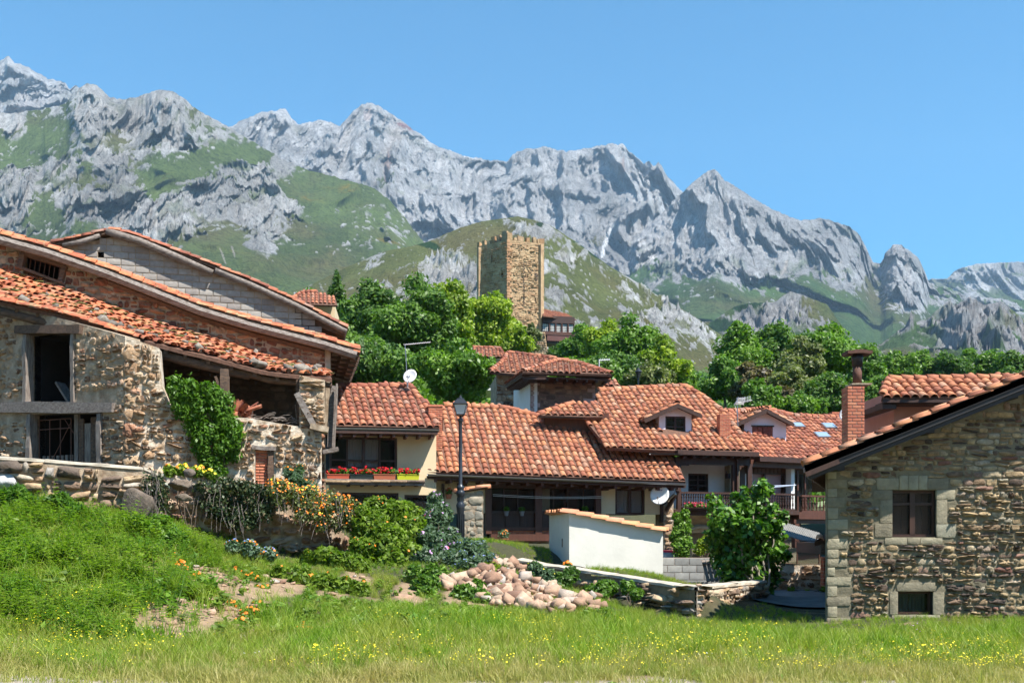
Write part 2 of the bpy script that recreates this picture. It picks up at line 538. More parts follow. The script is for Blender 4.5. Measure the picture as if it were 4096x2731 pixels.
mountain('mountains', 'grey pointed peak with green lower slopes to the right of the tower',
    [(1340, 640), (1395, 600), (1440, 560), (1480, 525), (1520, 490), (1545, 462), (1562, 448), (1590, 420), (1610, 405), (1626, 393), (1640, 387), (1650, 395), (1662, 412), (1700, 435), (1740, 462), (1790, 488), (1840, 507),
     (1862, 505), (1890, 500), (1950, 520), (1975, 540), (1990, 570), (2005, 602), (2022, 606), (2036, 580), (2050, 563), (2070, 562), (2090, 575), (2112, 597), (2125, 625), (2134, 650), (2180, 660), (2220, 680), (2352, 690), (2440, 700)],
    [(1340, 900), (1700, 900), (2440, 880)], 3500, 1700, 520, 230, 230, 400,
    [(1340, 600), (1480, 640), (1560, 632), (1640, 602), (1700, 640), (1760, 655), (1810, 668), (1860, 640), (1920, 655), (1980, 650), (2040, 680), (2120, 735), (2160, 700), (2220, 700), (2440, 680)], 123,
    rockc=(.51, .505, .51), green=(.09, .16, .045), jag=8, gpow=1.25, veg=.33, gorse=.02, vert=1.6,
    spots=[(1700, 540, 200, 90, 1.2), (1980, 600, 60, 60, .6), (2075, 640, 50, 60, 1.2), (1700, 800, 400, 120, -.8)],
    snow=[(1510, 650, 30, 4, -.9, (.48, .47, .45)), (1690, 625, 60, 4, .62, (.48, .47, .45)), (1815, 655, 30, 7, .6, (.5, .49, .47)), (1800, 610, 4, 26, .4, (.5, .46, .42))])
mountain('mountains', 'near massif of grey crags and green turf on the left',
    [(-60, 270), (0, 255), (25, 262), (60, 256), (100, 250), (150, 240), (165, 215), (180, 206), (200, 192), (215, 193), (232, 204), (250, 222), (268, 228), (290, 228), (312, 224), (340, 214), (370, 205), (395, 210), (420, 224), (440, 242),
     (462, 258), (500, 277), (540, 302), (590, 330), (650, 366), (700, 388), (750, 402), (800, 415), (850, 428), (890, 455), (930, 500), (960, 540), (1000, 590), (1060, 650)],
    [(-60, 900), (400, 880), (700, 830), (1060, 760)], 2400, 1100, 560, 310, 260, 250,
    [(-60, 300), (150, 330), (250, 345), (400, 350), (520, 330), (640, 380), (700, 400), (760, 420), (860, 430), (1060, 560)], 137,
    rockc=(.54, .53, .52), jag=8, gpow=1.15, veg=.58, gorse=.27, vert=2.4, rockbias=-.3, steep=.5, cragk=.28, grad=.12, cap=.12, bulk=.2,
    spots=[(210, 258, 42, 58, 1.6), (376, 267, 95, 52, 1.6), (262, 385, 36, 42, 1.3), (289, 468, 66, 58, 1.7), (175, 460, 40, 46, 1.4), (30, 470, 50, 75, 1.6), (394, 530, 60, 60, 1.6), (490, 451, 58, 46, 1.5), (560, 398, 66, 34, 1.3), (630, 402, 62, 40, 1.4),
           (114, 392, 60, 24, .9), (577, 503, 40, 36, 1.3), (655, 480, 60, 30, 1.2), (604, 582, 34, 34, 1.2), (875, 556, 60, 22, .9), (830, 522, 70, 12, .8), (20, 262, 40, 34, 1.3), (460, 335, 110, 16, .8), (760, 470, 40, 12, .4),
           (105, 305, 70, 42, -1.2), (411, 392, 50, 22, -1.2), (540, 345, 75, 18, -1.5), (357, 410, 22, 60, -1.2), (744, 442, 110, 60, -1.6), (700, 617, 160, 50, -1.2), (114, 480, 40, 30, -1.0), (464, 590, 40, 40, -1.0), (530, 570, 34, 60, -1.5), (60, 370, 50, 22, -.8), (760, 540, 60, 30, -.9), (350, 345, 40, 20, -.5)],
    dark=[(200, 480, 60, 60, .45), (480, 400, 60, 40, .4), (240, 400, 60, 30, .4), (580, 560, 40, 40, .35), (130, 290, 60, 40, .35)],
    snow=[(535, 590, 2.5, 22, -.25, (.36, .33, .26)), (512, 605, 2, 18, -.4, (.36, .33, .26)), (150, 560, 3, 40, -.7, (.36, .36, .3))])
mountain('hill', 'grassy hill strewn with pale rocks behind the tower',
    [(500, 700), (600, 690), (700, 660), (800, 612), (880, 578), (940, 566), (980, 556), (1060, 522), (1110, 508), (1190, 497), (1230, 506), (1262, 516), (1330, 560), (1400, 612), (1450, 640), (1500, 672), (1560, 706), (1600, 730), (1650, 765), (1700, 800), (1760, 850)],
    [(500, 900), (1100, 900), (1760, 1000)], 1150, 330, 480, 260, 60, 95,
    [(500, 560), (900, 560), (1190, 490), (1300, 520), (1760, 740)], 151, rockc=(.52, .515, .505), green=(.135, .155, .05), jag=3, gpow=1.0, veg=.8, gorse=.16, rockbias=.0, vert=1.1, steep=.1, cragk=.7, grad=.35,
    spots=[(1230, 525, 45, 20, 1.5), (1290, 590, 60, 40, .8), (1020, 600, 70, 50, 1.0), (1280, 660, 30, 60, .9), (870, 610, 40, 40, .5), (1500, 740, 80, 35, 1.6), (750, 650, 100, 60, -.9)],
    snow=[(985, 560, 26, 7, .1, (.03, .07, .02)), (1345, 575, 42, 6, .55, (.03, .07, .02)), (1240, 514, 9, 4, 0, (.03, .06, .02))])
mountain('hill', 'low dark crags and green slopes at the right foot of the range',
    [(1500, 800), (1560, 770), (1600, 745), (1640, 735), (1690, 702), (1730, 695), (1780, 694), (1815, 668), (1850, 680), (1900, 700), (1925, 735), (1970, 790), (2020, 790), (2080, 750), (2130, 730), (2180, 708), (2215, 690), (2240, 688), (2262, 700), (2300, 692), (2330, 715), (2352, 735), (2440, 760)],
    [(1500, 960), (2440, 960)], 1500, 900, 330, 140, 95, 150,
    [(1500, 760), (1620, 735), (1800, 730), (1950, 700), (2100, 740), (2200, 760), (2440, 800)], 167, rockc=(.40, .39, .39), green=(.08, .14, .045), jag=5, gpow=1.0, veg=.7, gorse=.05, vert=1.4, steep=.5, cragk=.9, grad=.6,
    spots=[(1800, 740, 90, 50, 1.0), (2230, 740, 90, 50, 1.0), (1640, 750, 60, 30, .5)], snow=[(1660, 735, 50, 9, -.35, (.025, .06, .02)), (1720, 700, 40, 6, -.2, (.025, .06, .02))])
# ------------------------------------------------------------------ ground
_gc = []
for X_ in (-3, 2, 8, 15):
    for Y_ in (4, 9, 13, 16.5):
        _gc.append((X_, Y_, 0.0))
_gc += [(-7, 4, .1), (-6, 9, .2), (-9, 12, .55), (-14, 8, .6), (-16, 16, 2.2), (-15, 22, 2.7)]
for (u, v, Y_) in [(0, 2450, 15.5), (0, 2250, 18), (0, 2050, 21), (0, 1985, 22), (350, 2550, 14.5), (350, 2350, 17), (350, 2150, 20), (350, 2040, 22), (700, 2600, 14), (700, 2480, 15.5), (700, 2350, 17.5),
                   (700, 2200, 20.5), (720, 2120, 22.3), (1050, 2550, 15), (1050, 2400, 17.5), (1050, 2270, 21), (1150, 2240, 23), (1400, 2500, 16.5), (1400, 2380, 19), (1400, 2260, 22), (1750, 2440, 18.5), (1750, 2330, 21),
                   (1750, 2240, 23.5), (2100, 2440, 19), (2100, 2340, 21.5), (2050, 2260, 24), (2400, 2450, 19.3), (2400, 2400, 21), (2780, 2460, 20.2), (3060, 2400, 25.5), (2100, 2215, 27), (2280, 2268, 27), (2650, 2328, 27),
                   (2750, 2345, 24), (3000, 2345, 26), (3200, 2380, 28), (3200, 2372, 31)]:
    p = at(u, v, Y_); _gc.append(tuple(p))
_gc += [(4.4, 20.9, .0), (5.0, 22, .0), (5.9, 24, .0), (6.8, 26, .02), (3.3, 21.8, .42), (3.9, 23.4, .42), (4.7, 25.2, .40), (6, 27.2, .06), (8, 26, .05), (8, 30, .06), (6, 31, .1), (9, 34, .15), (5.5, 35, .3), (7.5, 36, .2), (-5, 26, 1.9), (-3, 28, 1.5), (-12, 25, 2.75), (-8, 25.5, 2.7), (-12, 31, 2.8), (-6.5, 29, 2.1), (-3, 33, 1.35), (3, 33, 1.2), (-8, 36, 2.5), (3, 42, 1.3), (-10, 44, 3), (12, 20, 0), (15, 26, .1), (12, 34, .3), (14, 44, .8),
        (6.2, 21, .02), (6, 24, .03), (-20, 30, 3.2), (-20, 44, 4.5), (22, 30, .5), (22, 10, 0), (8, 45, .8)]
for (u, v, Y_, vf) in [(2150, 2258, 26, 2320), (2300, 2280, 24.5, 2350), (2450, 2302, 23.2, 2385), (2600, 2328, 21.9, 2430), (2700, 2343, 21.1, 2450), (2790, 2352, 20.4, 2475)]:
    p = at(u, v, Y_); _gc.append((p[0] + .1, Y_ + .9, p[2] - .08))
    q_ = at(u, vf, Y_ - .35); _gc.append((q_[0], Y_ - .35, q_[2] - .05)); _gc.append((q_[0] - .1, Y_ - 1.2, q_[2] - .12))
for (u, v, Y_, vf) in [(760, 1940, 23.1, 2150), (900, 1960, 23.4, 2185), (1050, 1985, 23.7, 2225), (1200, 2020, 23.9, 2245), (1330, 2085, 24.2, 2250)]:
    p = at(u, v, Y_); _gc.append((p[0], Y_ + 1.2, p[2] - .1)); q_ = at(u, vf, Y_ - .4); _gc.append((q_[0], Y_ - .4, q_[2]))
for (u, v, Y_, vf) in [(0, 1832, 22, 1990), (200, 1845, 22.1, 2020), (400, 1860, 22.4, 2060), (570, 1874, 22.6, 2085)]:
    p = at(u, v, Y_); _gc.append((p[0], Y_ + 1.1, p[2] - .7)); q_ = at(u, vf, Y_ - .3); _gc.append((q_[0], Y_ - .3, q_[2]))
_gc = [g for i, g in enumerate(_gc) if not any(abs(g[0] - h[0]) + abs(g[1] - h[1]) < .25 for h in _gc[i + 1:])]
_gc = np.array(_gc)
def _tps(r2):
    return np.where(r2 > 1e-9, r2 * np.log(np.maximum(r2, 1e-9)) * .5, 0)
def _fit(P):
    n = len(P)
    d = ((P[:, None, :2] - P[None, :, :2]) ** 2).sum(-1)
    A = np.zeros((n + 3, n + 3)); A[:n, :n] = _tps(d) + np.eye(n) * .02
    A[:n, n] = 1; A[:n, n + 1:] = P[:, :2]; A[n, :n] = 1; A[n + 1:, :n] = P[:, :2].T
    return np.linalg.solve(A, np.concatenate([P[:, 2], [0, 0, 0]]))
_gw = _fit(_gc)
def ground0(X, Y):
    X = np.asarray(X, float); Y = np.asarray(Y, float)
    Xc, Yc = np.clip(X, -20, 22), np.clip(Y, 4, 45)
    z = _gw[len(_gc)] + _gw[len(_gc) + 1] * Xc + _gw[len(_gc) + 2] * Yc
    for (px, py, _), w in zip(_gc, _gw):
        z = z + w * _tps((Xc - px) ** 2 + (Yc - py) ** 2)
    z = np.clip(z, -.15, 5)
    sl = np.interp(X, [-30, 10, 30], [.27, .21, .12])
    zh = np.where(Y < 230, (Y - 45) * sl, 0)
    hill = np.minimum((np.minimum(Y, 190) - 45) * sl, .24 * 190)
    far = np.clip(Y, 190, 1400) * .148
    k = sstep(150, 300, Y)
    z = z + np.maximum(hill, 0) * (1 - k) + (far - z) * k
    z = z + np.maximum(-15 - Y, 0) * .3      # unseen valley side behind the camera, added to darken reflections and cut sky light
    return z
def ground(X, Y):
    X = np.asarray(X, float); Y = np.asarray(Y, float)
    near = np.exp(-((Y - 18) / 14) ** 2)
    return ground0(X, Y) + (.05 * fbm(X / 1.6, Y / 1.6, 0, 3, 5) + .03 * fbm(X / .5, Y / .5, 0, 2, 6)) * near * sstep(20, -4, X * 2)
def gpt(u, v, Y):
    p = at(u, v, Y)
    return np.array([p[0], Y, float(ground(p[0], Y))])

ys = np.concatenate([[-600, -400, -250, -150, -90, -50, -30, -18, -10], np.arange(-6, 8, 1.0), np.arange(8, 30, .16), np.arange(30, 60, 1.0), np.geomspace(60, 7000, 40)])
xs = np.concatenate([-np.geomspace(5000, 16, 22), np.arange(-15, 15, .16), np.geomspace(16, 5000, 22)])
GX, GY = np.meshgrid(xs, ys)
GZ = ground(GX, GY)
idx = np.arange(GX.size).reshape(GX.shape)
q = np.stack([idx[:-1, :-1], idx[:-1, 1:], idx[1:, 1:], idx[1:, :-1]], -1).reshape(-1, 4)
# bare soil and gravel masks
def soil_mask(X, Y):
    Z = ground0(X, Y)
    u = 2048 + X / Y * F; v = HZ - (Z - CZ) / Y * F
    m = np.zeros_like(np.asarray(u, float))
    for (cu, cv, ru, rv) in [(690, 2480, 190, 100), (960, 2400, 150, 95), (1140, 2330, 120, 50), (820, 2300, 120, 40), (1650, 2370, 90, 50), (1330, 2370, 70, 30), (2000, 2380, 220, 60), (1000, 2520, 70, 40), (620, 2290, 60, 30), (1420, 2330, 80, 40), (2550, 2712, 120, 12), (1850, 2390, 100, 30)]:
        m = np.maximum(m, 1.25 - (((u - cu) / ru) ** 2 + ((v - cv) / rv) ** 2) ** .7)
    m = m + .9 * fbm(X * 1.4, Y * 1.4, 0, 4, 21)
    return sstep(.1, .5, m)
def gravel_mask(X, Y):
    return sstep(11.75, 11.35, Y + .35 * fbm(X * .5, X * 0, 0, 3, 3) + .25 * fbm(X * 2, Y * 2, 0, 3, 4) - .02 * X)
safeY = np.maximum(GY, 3)
sm = soil_mask(GX, safeY) * (GY > 9) * (GY < 27)
gm_ = gravel_mask(GX, GY)
fr = np.maximum(sstep(55, 90, GY), sstep(-10, -40, GY))
base = np.array([.05, .05, .018]) * (1 + .4 * fbm(GX / 1.2, GY / 1.2, 0, 3, 9))[..., None]
soil = np.array([.33, .225, .135]) * (1 + .35 * fbm(GX / .4, GY / .4, 0, 4, 10))[..., None]
grav = np.array([.42, .36, .28]) * (1 + .3 * fbm(GX / .3, GY / .3, 0, 4, 12))[..., None]
forest = np.array([.035, .06, .015])
c = base * (1 - sm[..., None]) + soil * sm[..., None]
c = c * (1 - gm_[..., None]) + grav * gm_[..., None]
c = c * (1 - fr[..., None]) + forest * fr[..., None]
m_, nt, b = mat('earth')
a = nd(nt, 'ShaderNodeAttribute', attribute_name='Col')
n1 = posn(nt, 9, 8, .75)
nt.links.new(mixc(nt, 1.0, a.outputs['Color'], ramp(nt, n1, [(.3, (.62,) * 3), (.65, (1.2,) * 3)]), 'MULTIPLY'), b.inputs['Base Color'])
b.inputs['Roughness'].default_value = .95
bump(nt, b, posn(nt, 22, 8, .8), .9, .05)
tag(np_obj('ground', np.stack([GX, GY, GZ], -1).reshape(-1, 3), q, m_, None, None, True, np.clip(c, .01, .8).reshape(-1, 3)), 'field, bank and village hillside under the grass', None, None, 'structure')
# asphalt lane between the fig tree and the stone house
rp = [(5.0, 26.2), (5.6, 24.4), (7.4, 24.0), (8.6, 27), (9.5, 31), (9.5, 38), (6.5, 38), (6.2, 31), (5.2, 28.6)]
xx, yy = np.meshgrid(np.arange(4.6, 10, .2), np.arange(23.6, 38.2, .2))
inm = inpoly(xx, yy, rp)
zz = ground(xx, yy) + .05
idx = np.arange(xx.size).reshape(xx.shape)
q = np.stack([idx[:-1, :-1], idx[:-1, 1:], idx[1:, 1:], idx[1:, :-1]], -1)[inm[:-1, :-1]].reshape(-1, 4)
tag(np_obj('road', np.stack([xx, yy, zz], -1).reshape(-1, 3), q, plain('asphalt', (.17, .17, .17), .9, 3, .3, .4, .01), None, None, True), 'grey asphalt lane', None, None, 'structure')
# ------------------------------------------------------------------ pieces: tiles, stones, blocks
TPL = {}
def make_tpl(key, V, Fc):
    TPL[key] = (np.asarray(V, float), [np.asarray(f, np.int32) for f in Fc])

def tile_tpl(key, seed, w0=.2, w1=.16, L=.44, hgt=.085, n=6, th=.016):
    r_ = np.random.default_rng(seed)
    vs, f4 = [], []
    for (y, w, h) in ((0, w0, hgt), (L * .5, (w0 + w1) / 2, hgt * .93), (L, w1, hgt * .82)):
        for k in range(n + 1):
            t = math.pi * k / n
            vs.append((math.cos(t) * w / 2, y, math.sin(t) * h + .0))
    m = n + 1
    for i in range(2):
        for k in range(n):
            f4.append((i * m + k, i * m + m + k, i * m + m + k + 1, i * m + k + 1))
    b = len(vs)
    for k in range(n + 1):      # inner lip at the lower end
        t = math.pi * k / n
        vs.append((math.cos(t) * (w0 / 2 - th), 0, math.sin(t) * (hgt - th)))
    for k in range(n):
        f4.append((k, k + 1, b + k + 1, b + k))
    c = len(vs)
    for k in range(n + 1):
        t = math.pi * k / n
        vs.append((math.cos(t) * (w1 / 2 - th), L * .6, math.sin(t) * (hgt * .85 - th)))
    for k in range(n):
        f4.append((b + k, b + k + 1, c + k + 1, c + k))
    V = np.array(vs) + r_.normal(0, .0035, (len(vs), 3))
    make_tpl(key, V, [f4])
for i in range(6):
    tile_tpl('tile%d' % i, i)
    tile_tpl('fat%d' % i, 20 + i, .24, .2, .46, .10)

def stone_tpl(key, seed, n=4, rough=.1, rnd=.35, flat=.75, jt=.045):
    r_ = np.random.default_rng(seed)
    g = np.linspace(-1, 1, n)
    vs = []
    corner = r_.uniform(rnd * .4, rnd, 4)
    amp = r_.uniform(.85, 1.0)
    for j, y in enumerate(g):
        for i, x in enumerate(g):
            k = (0 if x < 0 else 1) + (0 if y < 0 else 2)
            d = max(abs(x), abs(y))
            s = 1 - corner[k] * (abs(x) * abs(y)) ** 1.5 * .55
            px, py = x * s * .5, y * s * .5
            edge = (i in (0, n - 1)) or (j in (0, n - 1))
            z = (flat if edge else 1.0) + r_.normal(0, rough * (1.6 if not edge else 1.0))
            vs.append((px + r_.normal(0, jt), py + r_.normal(0, jt), z))
    ring = [j * n + i for (i, j) in [(i, 0) for i in range(n)] + [(n - 1, j) for j in range(1, n)] + [(i, n - 1) for i in range(n - 2, -1, -1)] + [(0, j) for j in range(n - 2, 0, -1)]]
    b = len(vs)
    for r in ring:
        vs.append((vs[r][0] * 1.06, vs[r][1] * 1.06, -.6))
    f = []
    for j in range(n - 1):
        for i in range(n - 1):
            f.append((j * n + i, j * n + i + 1, j * n + n + i + 1, j * n + n + i))
    m = len(ring)
    for k in range(m):
        f.append((ring[k], b + k, b + (k + 1) % m, ring[(k + 1) % m]))
    make_tpl(key, vs, [f])
for i in range(16):
    stone_tpl('stone%d' % i, 100 + i, 4, .16, .4, .8)
    stone_tpl('rough%d' % i, 200 + i, 5, .34, .45, .6)
    stone_tpl('dress%d' % i, 300 + i, 3, .03, .03, .97, .006)

def rock_tpl(key, seed):
    """free stone, closed, faceted"""
    r_ = np.random.default_rng(seed)
    import bmesh
    bm = bmesh.new()
    bmesh.ops.create_cube(bm, size=1.0)
    for v in bm.verts: v.co *= 1 + r_.uniform(-.28, .12)
    for _ in range(5):
        n = Vector(r_.normal(0, 1, 3)).normalized()
        bmesh.ops.bisect_plane(bm, geom=bm.verts[:] + bm.edges[:] + bm.faces[:], plane_co=n * r_.uniform(.30, .46), plane_no=n, clear_outer=True)
        bmesh.ops.holes_fill(bm, edges=bm.edges[:])
    bmesh.ops.triangulate(bm, faces=bm.faces[:])
    bm.verts.index_update()
    V = [tuple(v.co) for v in bm.verts]; Fc = [[v.index for v in f.verts] for f in bm.faces]
    bm.free()
    make_tpl(key, V, [Fc])
for i in range(8): rock_tpl('rock%d' % i, 400 + i)
BX = [(-.5, -.5, 0), (.5, -.5, 0), (.5, .5, 0), (-.5, .5, 0), (-.48, -.47, 1), (.48, -.47, 1), (.48, .47, 1), (-.48, .47, 1)]
make_tpl('block0', BX, [[(4, 5, 6, 7), (0, 1, 5, 4), (1, 2, 6, 5), (2, 3, 7, 6), (3, 0, 4, 7)]])

_tm = {}
def tpl_mesh(name, key, mt):
    k = (name, key, mt.name)
    if k not in _tm:
        V, Fs = TPL[key]
        _tm[k] = np_mesh(name, V, list(Fs), mt)
    return _tm[k]

def pieces(parent, name, items, mt, limit=300, stuff_name=None, label=None):
    """items: (template, 4x4 matrix, rnd). The largest in the photo become parts, the rest one 'stuff' part"""
    if not items: return
    Ms = np.array([np.array(m) for _, m, _ in items])
    P = Ms[:, :3, 3]
    Y = np.maximum(P[:, 1], .5)
    u = 2048 + P[:, 0] / Y * F; v = HZ - (P[:, 2] - CZ) / Y * F
    area = np.linalg.norm(Ms[:, :3, 0], axis=1) * np.linalg.norm(Ms[:, :3, 1], axis=1)
    inside = (u > -20) & (u < 4116) & (v > -20) & (v < 2750)
    score = np.where(inside, area / Y ** 2, -1 / (1 + np.abs(u)))
    order = np.argsort(-score)
    ind = set(order[:limit].tolist())
    pw = Vector(wloc(parent))
    rest = []
    for i, (key, Mx, r_) in enumerate(items):
        if i in ind:
            o = bpy.data.objects.new(name, tpl_mesh(name, key, mt))
            COL.objects.link(o)
            o.parent = parent
            m4 = Matrix([list(map(float, row)) for row in Ms[i]])
            m4.translation = m4.translation - pw
            o.matrix_basis = m4
        else:
            rest.append(i)
    if rest:
        Vs, F4, rr, nb = [], {}, [], 0
        for i in rest:
            V, Fs = TPL[items[i][0]]
            Vw = V @ Ms[i][:3, :3].T + Ms[i][:3, 3]
            Vs.append(Vw); rr.append(np.full(len(V), items[i][2]))
            for f in Fs:
                F4.setdefault(f.shape[1], []).append(f + nb)
            nb += len(V)
        o = np_obj(stuff_name or (name + 's'), np.concatenate(Vs), [np.concatenate(f) for f in F4.values()], mt, parent, {'rnd': np.concatenate(rr)})
        o['kind'] = 'stuff'

def basis(x, y, z, o):
    m = np.eye(4)
    m[:3, 0], m[:3, 1], m[:3, 2], m[:3, 3] = x, y, z, o
    return m

def rot_in(m, ax, ay, az):
    """small extra rotation applied in the piece's own frame"""
    e = Matrix.Rotation(az, 4, 'Z') @ Matrix.Rotation(ay, 4, 'Y') @ Matrix.Rotation(ax, 4, 'X')
    return m @ np.array(e)

def tile_items(pl, poly, sp=.24, ex=.34, kind='tile', jit=1.0, scale=1.0, h=.03, b0=None, holes=(), skip=0.0, shear=0.0):
    it = []
    A = [p[0] for p in poly]; B = [p[1] for p in poly]
    y = pl.eb; z = pl.n; x = np.cross(y, z)
    a = min(A) + sp * .5
    bs = (min(B) if b0 is None else b0)
    while a < max(A):
        dr = random.uniform(-.012, .012) * jit
        b = bs + random.uniform(-.03, .03) * jit
        while b < max(B):
            aa = a + shear * (b - bs)
            if inpoly(aa, b + .12, poly) and not any(inpoly(aa, b + .12, hp) for hp in holes) and random.random() >= skip:
                o = pl.P(aa + dr + random.uniform(-.006, .006) * jit, b, h)
                m = basis(x * scale, y * scale, z * scale * random.uniform(.9, 1.1), o)
                m = rot_in(m, -.075 + random.uniform(-.02, .02) * jit, random.uniform(-.03, .03) * jit, random.uniform(-.035, .035) * jit)
                it.append(('%s%d' % (kind, random.randrange(6)), m, random.random()))
            b += ex * random.uniform(.96, 1.04)
        a += sp * random.uniform(.97, 1.03)
    return it

def line_tiles(pts, up=(0, 0, 1), step=.36, kind='fat', jit=1.0, lift=0.0, side=0.0):
    """tiles laid end to end along a ridge or verge (points from low to high)"""
    it = []
    pts = [np.array(p, float) for p in pts]
    for p, q in zip(pts[:-1], pts[1:]):
        L = np.linalg.norm(q - p)
        d = (q - p) / L
        upv = np.array(up, float); x = np.cross(d, upv); x /= np.linalg.norm(x); z = np.cross(x, d)
        n = max(1, int(round(L / step)))
        for i in range(n):
            o = p + d * (L * i / n) + z * (lift + random.uniform(0, .012) * jit) + x * (side + random.uniform(-.012, .012) * jit)
            m = rot_in(basis(x, d * (L / n / .36), z, o), -.06, random.uniform(-.05, .05) * jit, random.uniform(-.04, .04) * jit)
            it.append(('%s%d' % (kind, random.randrange(6)), m, random.random()))
    return it

def roof(parent, pl, polypx, mt, under, ridges=(), name='roof', sp=.24, ex=.34, kind='tile', th=.10, jit=1.0, scale=1.0, holes=(), skip=0.0, limit=300, ridge_mt=None, b0=0.0, shear=0.0):
    poly = pl.pts(polypx)
    mb = MB(); pl.prism(mb, poly, -th, .012)
    r_ = mb.build(name, under, parent)
    it = tile_items(pl, poly, sp, ex, kind, jit, scale, .02, b0, [pl.pts(h) for h in holes], skip, shear)
    pieces(r_, 'roof_tile', it, mt, limit)
    rt = []
    for line in ridges:
        rt += line_tiles([pl.P(*pl.px(*p), .05) for p in line], tuple(pl.n), .36, 'fat', jit)
    if rt: pieces(r_, 'ridge_tile', rt, ridge_mt or mt, 60)
    return r_

def wall(parent, pl, top, bot, holes, th, mt, name='wall', grid=None, label=None):
    """solid wall: top and bottom polylines in (a,b), rectangular holes (a0,a1,b0,b1)"""
    mb = MB()
    xs = sorted(set([round(p[0], 5) for p in list(top) + list(bot)] + [round(h[k], 5) for h in holes for k in (0, 1)]))
    lo, hi = max(top[0][0], bot[0][0]), min(top[-1][0], bot[-1][0])
    xs = [x for x in xs if lo - 1e-6 <= x <= hi + 1e-6]
    T = lambda a: float(interp(top, a)); B = lambda a: float(interp(bot, a))
    for x0, x1 in zip(xs[:-1], xs[1:]):
        if x1 - x0 < 1e-4: continue
        mid = (x0 + x1) / 2
        hs = sorted([h for h in holes if h[0] <= mid <= h[1]], key=lambda h: h[2])
        lo0, lo1 = B(x0), B(x1)
        for h in hs + [None]:
            u0, u1 = (T(x0), T(x1)) if h is None else (h[2], h[2])
            if u0 > lo0 + 1e-3 or u1 > lo1 + 1e-3:
                P = pl.P
                mb.hexa([P(x0, lo0, -th), P(x1, lo1, -th), P(x1, lo1, 0), P(x0, lo0, 0), P(x0, u0, -th), P(x1, u1, -th), P(x1, u1, 0), P(x0, u0, 0)], .5)
            if h is not None: lo0 = lo1 = h[3]
    if grid:
        amp, cell, sd = grid
        na, nb = max(2, int((hi - lo) / cell)), max(2, int((max(p[1] for p in top) - min(p[1] for p in bot)) / cell))
        aa = np.linspace(lo, hi, na); bb = np.linspace(min(p[1] for p in bot), max(p[1] for p in top), nb)
        AA, BB = np.meshgrid(aa, bb)
        H = .01 + amp * (fbm(AA * 5, BB * 5, 0, 4, sd, .65) + .6 * ridged(AA * 2.3, BB * 3.3, 0, 3, sd + 4))
        ok = (BB < interp(top, AA) - cell * .3) & (BB > interp(bot, AA) + cell * .0)
        for h in holes:
            ok &= ~((AA > h[0] - cell * .6) & (AA < h[1] + cell * .6) & (BB > h[2] - cell * .6) & (BB < h[3] + cell * .6))
        V = pl.O + AA[..., None] * pl.ea + BB[..., None] * pl.eb + H[..., None] * pl.n
        keep = ok[:-1, :-1] & ok[1:, :-1] & ok[:-1, 1:] & ok[1:, 1:]
        idx = np.arange(AA.size).reshape(AA.shape)
        q = np.stack([idx[:-1, :-1], idx[:-1, 1:], idx[1:, 1:], idx[1:, :-1]], -1)[keep]
        b0 = len(mb.V)
        used = np.unique(q); remap = -np.ones(AA.size, int); remap[used] = np.arange(len(used)) + b0
        mb.V += [tuple(v) for v in V.reshape(-1, 3)[used]]
        mb.r += [.5] * len(used)
        mb.F += [tuple(int(i) for i in remap[f]) for f in q]
    return mb.build(name, mt, parent, label=label)

def stone_items(pl, top, bot, holes, ch=(.13, .2), cw=(.18, .5), joint=.02, proud=.03, kind='stone', tilt=.05, wob=.0, rndf=None, skip=0.0):
    it = []
    b = min(p[1] for p in bot); bmax = max(p[1] for p in top)
    x, y, z = pl.ea, pl.eb, pl.n
    a0, a1 = min(p[0] for p in top), max(p[0] for p in top)
    ph = random.uniform(0, 10)
    while b < bmax:
        h = random.uniform(*ch)
        bm_ = b + h / 2
        aa = np.arange(a0, a1, .02)
        ok = (interp(top, aa) > bm_ + h * .35) & (interp(bot, aa) < bm_ - h * .15)
        for hh in holes:
            ok &= ~((aa > hh[0]) & (aa < hh[1]) & (bm_ + h * .42 > hh[2]) & (bm_ - h * .42 < hh[3]))
        k = 0
        while k < len(aa):
            if not ok[k]: k += 1; continue
            e = k
            while e < len(aa) and ok[e]: e += 1
            s0, s1 = aa[k], aa[e - 1]
            a = s0
            while s1 - a > cw[0] * .35:
                w = random.uniform(cw[0], cw[1]) * (1 if random.random() < .8 else .55)
                if s1 - (a + w) < cw[0] * .5: w = s1 - a
                if random.random() >= skip:
                    split = 2 if (h > ch[0] * 1.35 and random.random() < .25) else 1
                    for sp_ in range(split):
                        hh_ = h / split
                        cb = b + hh_ * (sp_ + .5) + wob * math.sin(a * 1.7 + ph) + random.uniform(-.01, .01)
                        m = basis(x * (w - joint), y * (hh_ - joint) * random.uniform(.88, 1.03), z * proud * random.uniform(.5, 1.5), pl.P(a + w / 2, cb, -.004))
                        if random.random() < .5: m[:3, 0] *= 1
                        m = rot_in(m, 0, 0, random.uniform(-tilt, tilt))
                        it.append(('%s%d' % (kind, random.randrange(16)), m, random.random() if rndf is None else rndf(a, cb)))
                a += w
            k = e
        b += h
    return it

def recess(mb, pl, r, depth, h0=0.0):
    """a dark room behind an opening"""
    a0, a1, b0, b1 = r
    P = pl.P
    mb.add([P(a0, b0, h0), P(a1, b0, h0), P(a1, b1, h0), P(a0, b1, h0), P(a0, b0, -depth), P(a1, b0, -depth), P(a1, b1, -depth), P(a0, b1, -depth)],
           [(4, 7, 6, 5), (0, 4, 5, 1), (1, 5, 6, 2), (2, 6, 7, 3), (3, 7, 4, 0)])

